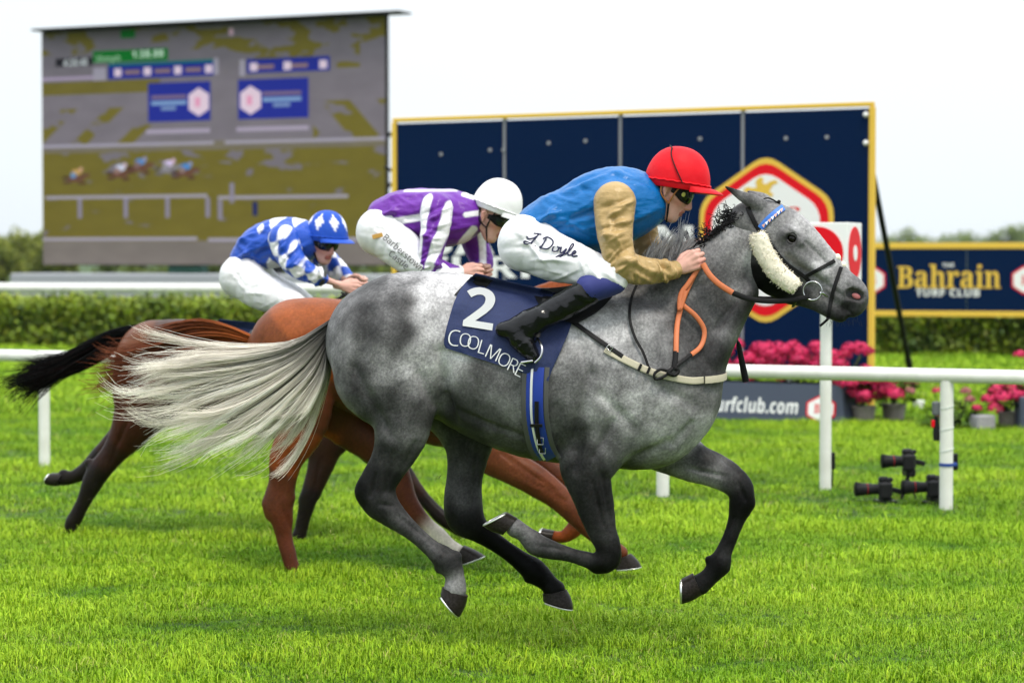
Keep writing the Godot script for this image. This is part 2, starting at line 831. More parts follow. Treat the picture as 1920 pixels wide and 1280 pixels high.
func relief(fr: Frame, list: Array, rough := 0.0) -> Relief:
	var k := Relief.new()
	for e in list:
		var q := fr.p(e[0], e[1], 0.2)
		var r := fr.p(e[2], e[3], 0.2)
		k.a.append(Vector2(q.x, q.y))
		k.b.append(Vector2(r.x, r.y))
		k.d.append(e[4] * 0.0026)
		k.w.append(maxf(e[5], 8.0) * 0.001)
	k.rough = rough
	return k

func hoof(fr: Frame, root: Node3D, cf: Vector2, cb: Vector2, st: Vector2, sh: Vector2, z: float, half: float, horn: Material) -> void:
	var g := Geo.new()
	var rim := []
	var rings := []
	for r in 8:
		var t := r / 6.0 if r < 7 else 1.06
		var f := fr.p(lerpf(cf.x, st.x, t), lerpf(cf.y, st.y, t), z)
		var b := fr.p(lerpf(cb.x, sh.x, t), lerpf(cb.y, sh.y, t), z)
		var mid := (f + b) * 0.5
		var u := (f - b) * 0.5
		var hw := half * lerpf(0.86, 1.06, t)
		mid += u * 0.10 * sin(PI * minf(t, 1.0)) * 0.6
		u *= 1.0 + 0.05 * sin(PI * minf(t, 1.0))
		if r == 7:
			u *= 0.93
			hw *= 0.93
		var ring := []
		for k in 20:
			var an := TAU * k / 20.0
			var cx := cos(an)
			var sx := sin(an)
			var sq := 1.0 - 0.10 * maxf(-cx, 0.0)
			ring.append(mid + u * (signf(cx) * pow(absf(cx), 0.85)) + Vector3(0, 0, 1) * sx * hw * sq)
		rings.append(ring)
		if r == 6:
			rim = ring
	# make the rings run the way that turns the skin outwards
	var down: Vector3 = (rings[6][0] - rings[0][0])
	var across: Vector3 = rings[0][5] - rings[0][0]
	if down.cross(across).dot(rings[0][3] - rings[0][10]) > 0.0:
		for r in rings:
			r.reverse()
	g.skin(rings)
	var o := obj("hoof", g.mesh(), horn, root)
	# racing plate round the edge of the sole
	var s := Geo.new()
	var c := Vector3.ZERO
	for p in rim:
		c += p
	c /= rim.size()
	var nrm: Vector3 = (rim[5] - rim[0]).cross(rim[10] - rim[0]).normalized()
	if nrm.dot(rings[0][0] - rings[6][0]) > 0.0:
		nrm = -nrm
	var path := []
	for k in 17:
		var an := TAU * (k - 8) / 20.0
		var i := posmod(k - 8, 20)
		path.append(c + (rim[i] - c) * 0.93 + nrm * 0.003)
		an += 0.0
	s.tube(path, 0.0065, 6, true, 0.6)
	obj("shoe", s.mesh(), M.plate, o)

func hair(paths: Array, count: int, spread_z: float, jitter: float, rad: float, root_c: Color, tip_c: Color, z_mid: float, sd: int, clump := 0.5, root_len := 0.25, nlock := 44, wave := 0.0) -> ArrayMesh:
	# paths: guide curves (arrays of Vector3) from the top of the fan to its bottom
	var g := Geo.new()
	var r := RandomNumberGenerator.new()
	r.seed = sd
	var ng := paths.size()
	var locks := []
	for i in nlock:
		locks.append([(i + r.randf()) / nlock, r.randf_range(-1, 1), r.randf_range(0.6, 1.0), r.randf_range(-1, 1), r.randf_range(-1, 1), r.randf_range(0.75, 1.18), r.randf() * TAU, r.randf_range(0.3, 1.0), r.randfn()])
	for i in count:
		var lk: Array = locks[r.randi() % locks.size()]
		var loose := r.randf() < 0.17
		var ds := r.randfn(0.0, 0.7 / nlock if not loose else 0.12)
		var n: int = paths[0].size()
		var cut := clampf(float(lk[2]) + r.randfn(0.0, 0.07), 0.35, 1.16)
		var zr := r.randfn(0, 0.45)
		var tight := 0.12 if loose else 0.78
		var wob := Vector3(r.randfn(), r.randfn(), r.randfn()) * jitter * (2.0 if loose else 1.0) + Vector3(lk[3], lk[4], 0) * jitter * 1.2
		var ph := r.randf() * TAU
		var amp := jitter * r.randf_range(0.05, 0.3)
		var pts := []
		for k in 12:
			var t := k / 11.0 * cut
			var x := t * (n - 1)
			var j := mini(int(x), n - 2)
			var e := x - j
			var s := clampf(float(lk[0]) + ds * (1.0 - tight * t), 0.0, 1.0)
			var gi := mini(int(s * (ng - 1)), ng - 2)
			var f := s * (ng - 1) - gi
			var a: Array = paths[gi]
			var b: Array = paths[gi + 1]
			var zo: float = z_mid + (float(lk[1]) * clump + zr * (1.0 - tight * t)) * spread_z
			var p: Vector3 = a[j].lerp(a[j + 1], e).lerp(b[j].lerp(b[j + 1], e), f)
			p.z += zo * (0.35 + 0.65 * sqrt(minf(t, 1.0)))
			p += Vector3(sin(lk[6] + t * 4.2) * 0.6, sin(lk[6] + t * 5.2) * float(lk[7]) + float(lk[8]) * t * 0.7, cos(lk[6] + t * 4.0) * 0.5) * wave * t * t
			p += wob * t * t + Vector3(sin(ph + t * 7.0), cos(ph + t * 6.0), sin(ph * 2.0 + t * 5.0)) * amp * t
			pts.append(p)
		var tone: float = lk[5] * r.randf_range(0.86, 1.12)
		var base := g.V.size()
		var dir := Vector3.ZERO
		for k in 12:
			var t := k / 11.0
			var tg: Vector3 = (pts[mini(k + 1, 11)] - pts[maxi(k - 1, 0)]).normalized()
			if k == 0:
				dir = tg.cross(Vector3(r.randfn(), r.randfn(), r.randfn())).normalized()
			dir = (dir - tg * dir.dot(tg)).normalized()
			var o := tg.cross(dir)
			var rr := rad * (1.0 - 0.75 * t * t) * (0.8 + 0.4 * r.randf())
			var mx := smoothstep(0.0, 1.0, clampf(t * cut / maxf(root_len, 0.01), 0.0, 1.0))
			g.tint = root_c.lerp(tip_c, mx) * tone
			g.tint.a = 1.0
			for q in 3:
				var an := TAU * q / 3.0
				var nn := dir * cos(an) + o * sin(an)
				g.vert(pts[k] + nn * rr, nn)
		for k in 11:
			for q in 3:
				var i0 := base + k * 3 + q
				var i1 := base + k * 3 + (q + 1) % 3
				g.I.append_array([i0, i1 + 3, i1, i0, i0 + 3, i1 + 3])
	return g.mesh()

func guides(fr: Frame, list: Array, z := 0.0) -> Array:
	var out := []
	for l in list:
		var p := []
		for e in l:
			p.append(fr.p(e[0], e[1], z))
		out.append(smooth(p, 4))
	return out

# a strap that lies on a body: follows its surface at z, w wide, h proud
func strap(fr: Frame, on: Array, list: Array, w_px: float, proud: float, sub := 5, side := 1.0, thick := 0.004) -> Geo:
	var px := []
	for e in list:
		px.append(Vector3(e[0], e[1], 0))
	px = smooth(px, sub)
	var g := Geo.new()
	var rings := []
	for i in px.size():
		var t: Vector3 = (px[mini(i + 1, px.size() - 1)] - px[maxi(i - 1, 0)]).normalized()
		var nn := Vector2(-t.y, t.x) * w_px * 0.5
		var row := []
		for k in 5:
			var f := -1.0 + k * 0.5
			row.append(drape(fr, on, px[i].x + nn.x * f, px[i].y + nn.y * f, proud, side))
		var row2 := row.duplicate()
		for k in 5:
			row2[k] = row[k] - Vector3(0, 0, thick * side)
		row2.reverse()
		rings.append(row + row2)
	g.skin(rings)
	return g

func drape(fr: Frame, on: Array, px: float, py: float, proud: float, side := 1.0) -> Vector3:
	var z := 0.15 * side
	var q := fr.p(px, py, z)
	for it in 3:
		var best := NAN
		for b in on:
			var s: float = b.side_z(q.x, q.y, side)
			if not is_nan(s) and (is_nan(best) or s * side > best * side):
				best = s
		if is_nan(best):
			break
		z = best
		q = fr.p(px, py, z)
	q.z += proud * side
	return q

# a cloth patch between two edge curves, on a body
func cloth(fr: Frame, on: Array, left: Array, right: Array, nu: int, nv: int, proud: float, wrinkle: float, side := 1.0) -> Geo:
	var n := FastNoiseLite.new()
	n.seed = 4
	n.frequency = 9.0
	var L := smooth(left, 8)
	var R := smooth(right, 8)
	var g := Geo.new()
	var rows := []
	for v in nv + 1:
		var a: Vector3 = L[int(round(float(v) / nv * (L.size() - 1)))]
		var b: Vector3 = R[int(round(float(v) / nv * (R.size() - 1)))]
		var row := []
		for u in nu + 1:
			var q := a.lerp(b, float(u) / nu)
			var p := drape(fr, on, q.x, q.y, proud, side)
			p.z += side * wrinkle * n.get_noise_2d(p.x * 1.0, p.y * 0.6)
			row.append(p)
		rows.append(row)
	# smooth the lie of the cloth
	for it in 3:
		for v in nv + 1:
			for u in nu + 1:
				var s := 0.0
				var c := 0
				for d in [[0, 1], [0, -1], [1, 0], [-1, 0]]:
					var y: int = v + d[0]
					var x: int = u + d[1]
					if y >= 0 and x >= 0 and y <= nv and x <= nu:
						s += rows[y][x].z
						c += 1
				rows[v][u].z = maxf(rows[v][u].z * side, lerpf(rows[v][u].z, s / c, 0.6) * side) * side
	var rings := []
	for row in rows:
		var back := []
		for p in row:
			back.append(p - Vector3(0, 0, 0.006 * side))
		back.reverse()
		rings.append((row + back) if side > 0 else (back + row))
	g.skin(rings)
	return g

# lettering that lies on a cloth or garment
func print_on(fr: Frame, on: Array, s: String, font: Font, px: float, py: float, h_px: float, deg: float, proud: float, squash := 1.0, shear := 0.0) -> ArrayMesh:
	var m := text_mesh(s, font, h_px)
	var a := m.surface_get_arrays(0)
	var v: PackedVector3Array = a[Mesh.ARRAY_VERTEX]
	var n := PackedVector3Array()
	n.resize(v.size())
	for i in v.size():
		var q := Vector2((v[i].x + v[i].y * shear) * squash, -v[i].y).rotated(deg_to_rad(deg))
		v[i] = drape(fr, on, px + q.x, py + q.y, proud)
		n[i] = Vector3(0, 0, 1)
	var b := []
	b.resize(Mesh.ARRAY_MAX)
	b[Mesh.ARRAY_VERTEX] = v
	b[Mesh.ARRAY_NORMAL] = n
	b[Mesh.ARRAY_INDEX] = a[Mesh.ARRAY_INDEX]
	var out := ArrayMesh.new()
	out.add_surface_from_arrays(Mesh.PRIMITIVE_TRIANGLES, b)
	return out

func brush(fr: Frame, on: Array, strokes: Array, px: float, py: float, scale: float, deg: float, rad: float, proud: float) -> ArrayMesh:
	var g := Geo.new()
	for st in strokes:
		var p := []
		for i in range(0, st.size(), 2):
			p.append(Vector3(st[i], st[i + 1], 0))
		p = smooth(p, 4)
		var w := []
		for e in p:
			var q := Vector2(e.x, -e.y).rotated(deg_to_rad(deg)) * scale
			w.append(drape(fr, on, px + q.x, py + q.y, proud))
		g.tube(w, rad, 5, true)
	return g.mesh()

func horse_shapes(fr: Frame, body: Blob, d: Dictionary) -> void:
	for c in d.chains:
		body.chain(fr.pts(c[1]), c[0])

func horse_grey() -> Dictionary:
	var fr := Frame.new(over_ground(1000, 10.0), -0.10, EYE, cam_basis)
	var b := Blob.new(0.008)
	# trunk, from croup to chest: [px, py, radius, side, width]
	b.chain(fr.pts([[722, 640, 112, 0, 0.98], [760, 632, 122, 0, 0.98], [810, 645, 136, 0, 0.88], [870, 655, 140, 0, 0.84], [940, 682, 151, 0, 0.86], [1010, 702, 158, 0, 0.86], [1080, 708, 163, 0, 0.82], [1150, 712, 166, 0, 0.74], [1205, 722, 150, 0, 0.68]]), 0.05)
	b.chain(fr.pts([[1195, 700, 128, 0, 0.68], [1230, 698, 97, 0, 0.8], [1230, 745, 91, 0, 0.86], [1212, 785, 90, 0, 0.86]]), 0.06)
	# neck
	b.chain(fr.pts([[1200, 640, 110, 0, 0.5], [1262, 610, 104, 0, 0.46], [1300, 572, 90, 0, 0.43], [1330, 535, 77, 0, 0.42], [1360, 500, 64, 0, 0.42], [1388, 468, 54, 0, 0.42], [1412, 446, 48, 0, 0.40]]), 0.07)
	# haunches
	for s in [1.0, -1.0]:
		b.chain(fr.pts([[728, 650, 98, 0.13 * s, 0.72], [716, 700, 92, 0.15 * s, 0.62], [745, 735, 74, 0.16 * s, 0.62]]), 0.05)
		b.chain(fr.pts([[1190, 640, 70, 0.13 * s, 0.62], [1215, 700, 74, 0.14 * s, 0.66], [1190, 770, 66, 0.14 * s, 0.66]]), 0.06)
	# near hind leg
	b.chain(fr.pts([[748, 712, 74, 0.17, 0.66], [762, 758, 54, 0.175, 0.78], [754, 803, 52, 0.17, 0.74], [745, 835, 44, 0.16, 0.74], [727, 873, 36, 0.15, 0.78], [709, 908, 34, 0.14, 0.8], [712, 938, 33, 0.135, 0.84], [733, 963, 26, 0.13, 0.9], [768, 992, 17.5, 0.13, 0.86], [806, 1025, 16.5, 0.13, 0.86], [838, 1052, 24, 0.13, 0.92], [853, 1080, 18, 0.13, 0.95], [853, 1104, 22, 0.13, 0.95]]), 0.035)
	b.chain(fr.pts([[723, 860, 16, 0.145, 0.8], [686, 905, 15, 0.14, 0.9], [682, 927, 17, 0.135, 0.9], [704, 945, 22, 0.135, 0.9]]), 0.02)
	# far hind leg
	b.chain(fr.pts([[800, 712, 80, -0.15, 0.66], [850, 765, 60, -0.16, 0.76], [876, 815, 50, -0.16, 0.76], [877, 850, 40, -0.155, 0.78], [871, 895, 34, -0.15, 0.8], [868, 935, 36, -0.145, 0.84], [872, 968, 36, -0.14, 0.86], [892, 990, 25, -0.14, 0.9], [928, 1016, 17.5, -0.14, 0.86], [970, 1046, 17.5, -0.14, 0.86], [1003, 1071, 23.5, -0.14, 0.92], [1027, 1092, 18, -0.14, 0.95], [1039, 1106, 21, -0.14, 0.95]]), 0.035)
	# near fore leg, folded
	b.chain(fr.pts([[1135, 800, 72, 0.14, 0.62], [1108, 852, 58, 0.15, 0.64], [1099, 880, 48, 0.15, 0.7], [1106, 910, 41, 0.15, 0.74], [1117, 950, 35.5, 0.145, 0.76], [1128, 992, 28, 0.14, 0.8], [1140, 1024, 24, 0.135, 0.9], [1139, 1047, 25, 0.13, 0.94], [1122, 1055, 20, 0.13, 0.94], [1104, 1050, 15.5, 0.13, 0.86], [1066, 1039, 14.2, 0.13, 0.86], [1030, 1030, 18.5, 0.13, 0.86], [1006, 1021, 21, 0.13, 0.92], [984, 1001, 16.5, 0.13, 0.95], [966, 990, 18, 0.13, 0.95]]), 0.035)
	# far fore leg, reaching
	b.chain(fr.pts([[1225, 805, 72, -0.13, 0.6], [1258, 838, 52, -0.145, 0.66], [1300, 866, 38, -0.14, 0.74], [1340, 881, 33, -0.135, 0.78], [1377, 903, 28, -0.13, 0.82], [1391, 926, 24.5, -0.13, 0.92], [1390, 947, 23, -0.13, 0.92], [1382, 972, 16.5, -0.13, 0.86], [1370, 1006, 14.2, -0.13, 0.86], [1357, 1036, 16, -0.13, 0.88], [1349, 1057, 21.5, -0.13, 0.92], [1332, 1080, 17, -0.13, 0.95], [1312, 1096, 20, -0.13, 0.95]]), 0.035)
	# knees, fetlock tufts
	for e in [[1400, 912, 11, -0.13], [1404, 944, 12, -0.13], [1329, 1049, 8, -0.13], [991, 1084, 9, -0.14], [823, 1066, 9, 0.13], [1003, 1003, 8, 0.13], [1120, 1064, 11, 0.13], [856, 1043, 10, 0.13], [1360, 1066, 9, -0.13]]:
		b.chain(fr.pts([[e[0], e[1], e[2], e[3], 1.0]]), 0.014)
	# neck muscles, windpipe and jugular groove
	b.chain(fr.pts([[1330, 690, 26, 0.02, 2.0], [1372, 600, 24, 0.01, 1.6], [1398, 550, 24, 0.0, 1.4]]), 0.05)
	var mus := relief(fr, [
		[830, 660, 838, 760, 10, 26], [838, 745, 850, 790, 8, 18], [700, 600, 660, 720, 4, 30], [668, 690, 735, 815, 5, 22], [790, 700, 812, 760, 5, 20],
		[920, 800, 860, 770, 6, 16], [990, 820, 900, 790, 4, 14], [1075, 600, 1110, 700, 4, 24], [1110, 700, 1075, 840, 6, 26], [1180, 600, 1225, 700, 5, 26],
		[1255, 828, 1165, 872, 5, 16], [1295, 795, 1262, 836, 6, 16], [1150, 790, 1115, 855, 6, 18], [1090, 830, 1080, 880, 5, 18],
		[1265, 610, 1340, 700, 5, 20], [1340, 620, 1395, 540, 6, 11], [1240, 560, 1330, 530, 3, 22], [1230, 720, 1300, 760, 4, 24],
		[1112, 905, 1130, 985, 4, 9], [1128, 885, 1146, 990, 3, 8], [738, 850, 722, 925, 4, 9], [705, 890, 695, 930, 5, 8], [745, 970, 835, 1040, 4, 6], [712, 945, 735, 950, 4, 8],
		[880, 850, 872, 955, 4, 10], [850, 870, 852, 950, 2.5, 9], [1075, 1035, 1010, 1025, 3, 5], [1290, 890, 1360, 905, 4, 8], [1375, 985, 1352, 1040, 3, 5], [1385, 920, 1398, 950, 4, 7],
		[1330, 850, 1385, 900, 3, 8], [780, 830, 760, 870, 4, 12], [1130, 740, 1190, 800, 4, 22], [1050, 760, 1045, 840, 3, 20]], 0.0022)
	b.keep.append(mus)
	b.disp = mus.push
	var ct := coat(fr, [  # lighter spots along cannons and fetlocks are highlights painted into the coat
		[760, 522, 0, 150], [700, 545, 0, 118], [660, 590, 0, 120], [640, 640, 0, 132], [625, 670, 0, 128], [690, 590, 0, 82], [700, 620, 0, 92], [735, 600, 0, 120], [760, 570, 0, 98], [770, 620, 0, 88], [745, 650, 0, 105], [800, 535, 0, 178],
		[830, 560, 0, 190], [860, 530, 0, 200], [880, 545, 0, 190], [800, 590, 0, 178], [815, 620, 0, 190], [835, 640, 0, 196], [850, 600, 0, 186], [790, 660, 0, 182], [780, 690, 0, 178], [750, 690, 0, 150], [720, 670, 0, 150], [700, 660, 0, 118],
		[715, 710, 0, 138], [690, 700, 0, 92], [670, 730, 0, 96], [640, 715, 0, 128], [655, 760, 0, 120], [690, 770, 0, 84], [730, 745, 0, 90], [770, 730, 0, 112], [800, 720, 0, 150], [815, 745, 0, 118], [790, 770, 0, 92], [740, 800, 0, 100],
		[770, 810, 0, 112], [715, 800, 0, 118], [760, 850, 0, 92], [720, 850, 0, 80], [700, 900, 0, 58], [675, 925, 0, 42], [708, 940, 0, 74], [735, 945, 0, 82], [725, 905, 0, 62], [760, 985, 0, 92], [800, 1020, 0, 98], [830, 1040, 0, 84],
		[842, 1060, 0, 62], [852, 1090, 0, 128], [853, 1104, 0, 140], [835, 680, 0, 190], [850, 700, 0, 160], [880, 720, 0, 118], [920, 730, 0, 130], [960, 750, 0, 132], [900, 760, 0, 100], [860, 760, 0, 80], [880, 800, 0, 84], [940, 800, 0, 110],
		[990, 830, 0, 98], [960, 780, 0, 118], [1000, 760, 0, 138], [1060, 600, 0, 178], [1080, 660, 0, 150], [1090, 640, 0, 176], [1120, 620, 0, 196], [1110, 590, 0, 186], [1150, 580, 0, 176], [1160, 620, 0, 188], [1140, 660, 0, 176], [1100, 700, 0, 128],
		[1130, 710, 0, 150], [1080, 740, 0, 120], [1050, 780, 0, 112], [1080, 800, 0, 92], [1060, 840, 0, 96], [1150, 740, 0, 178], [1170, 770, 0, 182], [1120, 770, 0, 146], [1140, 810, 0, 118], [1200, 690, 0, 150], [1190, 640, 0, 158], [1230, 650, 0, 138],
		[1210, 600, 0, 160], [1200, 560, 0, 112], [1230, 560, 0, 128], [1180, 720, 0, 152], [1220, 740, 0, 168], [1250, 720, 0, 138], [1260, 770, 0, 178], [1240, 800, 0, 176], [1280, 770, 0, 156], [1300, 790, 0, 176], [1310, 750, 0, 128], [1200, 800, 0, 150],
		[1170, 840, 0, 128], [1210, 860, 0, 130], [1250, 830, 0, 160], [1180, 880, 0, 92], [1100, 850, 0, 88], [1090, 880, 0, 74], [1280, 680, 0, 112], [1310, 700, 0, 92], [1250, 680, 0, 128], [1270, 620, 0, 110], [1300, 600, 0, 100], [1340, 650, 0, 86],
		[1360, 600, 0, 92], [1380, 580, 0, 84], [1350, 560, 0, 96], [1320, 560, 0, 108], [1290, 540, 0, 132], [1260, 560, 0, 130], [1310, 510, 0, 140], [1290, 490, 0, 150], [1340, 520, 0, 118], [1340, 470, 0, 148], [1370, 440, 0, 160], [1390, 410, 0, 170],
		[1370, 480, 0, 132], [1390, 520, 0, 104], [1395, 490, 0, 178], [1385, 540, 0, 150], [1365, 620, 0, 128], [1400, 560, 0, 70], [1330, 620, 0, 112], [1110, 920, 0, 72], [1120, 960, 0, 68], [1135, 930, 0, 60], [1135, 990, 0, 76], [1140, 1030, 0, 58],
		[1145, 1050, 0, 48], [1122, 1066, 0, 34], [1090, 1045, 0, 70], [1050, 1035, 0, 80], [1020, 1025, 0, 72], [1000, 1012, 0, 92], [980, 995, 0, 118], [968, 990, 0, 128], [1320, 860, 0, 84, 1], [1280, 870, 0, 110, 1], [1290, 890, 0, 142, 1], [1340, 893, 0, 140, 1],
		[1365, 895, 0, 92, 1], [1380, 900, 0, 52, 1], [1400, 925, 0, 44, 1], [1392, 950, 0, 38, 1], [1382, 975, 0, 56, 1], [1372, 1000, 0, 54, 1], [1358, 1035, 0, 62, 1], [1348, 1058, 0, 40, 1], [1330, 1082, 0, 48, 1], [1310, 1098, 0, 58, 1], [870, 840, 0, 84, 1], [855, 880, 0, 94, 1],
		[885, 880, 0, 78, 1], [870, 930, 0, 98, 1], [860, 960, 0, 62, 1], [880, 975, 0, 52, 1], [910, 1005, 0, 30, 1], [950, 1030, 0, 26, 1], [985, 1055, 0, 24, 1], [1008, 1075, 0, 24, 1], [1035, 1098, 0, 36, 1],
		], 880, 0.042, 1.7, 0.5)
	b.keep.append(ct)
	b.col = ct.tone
	# head, on a finer grid
	var h := Blob.new(0.005)
	h.chain(fr.pts([[1402, 412, 34, 0, 0.62], [1432, 415, 42, 0, 0.64], [1468, 444, 54, 0, 0.64], [1500, 470, 49, 0, 0.58], [1532, 500, 43, 0, 0.5], [1562, 527, 37, 0, 0.5], [1588, 548, 33, 0, 0.6]]), 0.04)
	h.chain(fr.pts([[1440, 470, 48, 0, 0.56], [1452, 495, 55, 0, 0.5], [1482, 525, 42, 0, 0.42]]), 0.03)                 # jaw
	h.chain(fr.pts([[1490, 543, 28, 0, 0.55], [1530, 560, 22, 0, 0.6], [1558, 579, 18, 0, 0.9], [1576, 590, 14.5, 0, 1.2]]), 0.025)   # lower jaw and chin
	h.chain(fr.pts([[1586, 545, 30, 0, 0.75], [1606, 552, 22.5, 0, 0.95], [1609, 571, 17, 0, 1.1], [1601, 585, 10, 0, 1.5]]), 0.025)   # muzzle
	for s in [1.0, -1.0]:
		h.chain(fr.pts([[1478, 438, 15, 0.068 * s, 0.8], [1500, 452, 12, 0.066 * s, 0.8]]), 0.025)        # brow
		h.chain(fr.pts([[1484, 470, 9, 0.071 * s, 0.7], [1520, 497, 9, 0.052 * s, 0.8], [1548, 515, 8, 0.042 * s, 0.8]]), 0.03)   # cheek ridge
		h.chain(fr.pts([[1603, 545, 13, 0.032 * s, 0.6], [1614, 552, 11, 0.03 * s, 0.6], [1612, 562, 10, 0.034 * s, 0.6]]), 0.018)   # nostril wing
		h.chain(fr.pts([[1597, 551, 11.5, 0.056 * s, 1.6], [1611, 555, 10.5, 0.052 * s, 1.6]]), 0.008, 1, true)       # nostril
		h.chain(fr.pts([[1485, 447, 10, 0.085 * s, 1.2]]), 0.010, 1, true)                                   # eye socket
		# ears, laid back
	for s in [1.0, -1.0]:
		var e0 := Vector2(1424, 384) if s > 0 else Vector2(1436, 380)
		var e1 := Vector2(1392, 368) if s > 0 else Vector2(1416, 368)
		var e2 := Vector2(1361, 350) if s > 0 else Vector2(1403, 358)
		h.chain(fr.pts([[e0.x, e0.y, 14, 0.035 * s, 0.9], [(e0.x + e1.x) / 2 + 2, (e0.y + e1.y) / 2, 13.5, 0.045 * s, 0.75], [e1.x, e1.y, 10, 0.05 * s, 0.6], [e2.x, e2.y, 2.5, 0.05 * s, 0.6]]), 0.012)
	h.chain(fr.pts([[1400, 385, 4, 0.066, 0.8], [1372, 358, 2.5, 0.063, 0.8]]), 0.006, 1, true)
	h.chain(fr.pts([[1556, 560, 1.6, 0.055, 2.6], [1578, 572, 2.0, 0.055, 3.2], [1600, 589, 2.6, 0.04, 4.0]]), 0.006, 2, true)   # the line of the mouth
	var hr := relief(fr, [[1440, 440, 1470, 530, 2, 10], [1500, 440, 1560, 500, 3, 9], [1500, 500, 1590, 560, 3, 10], [1470, 505, 1520, 540, 3, 9], [1590, 535, 1615, 545, 2, 5], [1470, 425, 1500, 440, 2, 6], [1540, 530, 1560, 560, 2, 6]], 0.001)
	h.keep.append(hr)
	h.disp = hr.push
	var hc := coat(fr, [
		[1405, 395, 0, 150], [1370, 358, 0, 70], [1385, 370, 0, 140], [1400, 385, 0, 96], [1425, 383, 0, 150], [1450, 390, 0, 158], [1430, 415, 0, 160], [1440, 440, 0, 172], [1470, 405, 0, 160], [1470, 425, 0, 148], [1500, 425, 0, 196], [1520, 445, 0, 190],
		[1540, 470, 0, 180], [1555, 490, 0, 200], [1545, 500, 0, 205], [1500, 480, 0, 150], [1480, 500, 0, 150], [1460, 470, 0, 158], [1470, 455, 0, 130], [1484, 447, 0, 60], [1500, 450, 0, 132], [1515, 470, 0, 150], [1430, 480, 0, 96], [1425, 510, 0, 50],
		[1440, 535, 0, 36], [1465, 545, 0, 42], [1490, 545, 0, 70], [1500, 520, 0, 118], [1520, 520, 0, 150], [1540, 525, 0, 162], [1565, 515, 0, 168], [1580, 525, 0, 158], [1600, 540, 0, 132], [1610, 560, 0, 96], [1622, 552, 0, 138], [1622, 570, 0, 110],
		[1600, 580, 0, 84], [1590, 590, 0, 78], [1575, 598, 0, 70], [1560, 590, 0, 104], [1560, 560, 0, 136], [1540, 555, 0, 140], [1530, 570, 0, 96], [1510, 560, 0, 88],
		], 1200, 0.028, 0.0, 0.4)
	h.keep.append(hc)
	h.col = hc.tone
	return {"fr": fr, "body": b, "head": h}

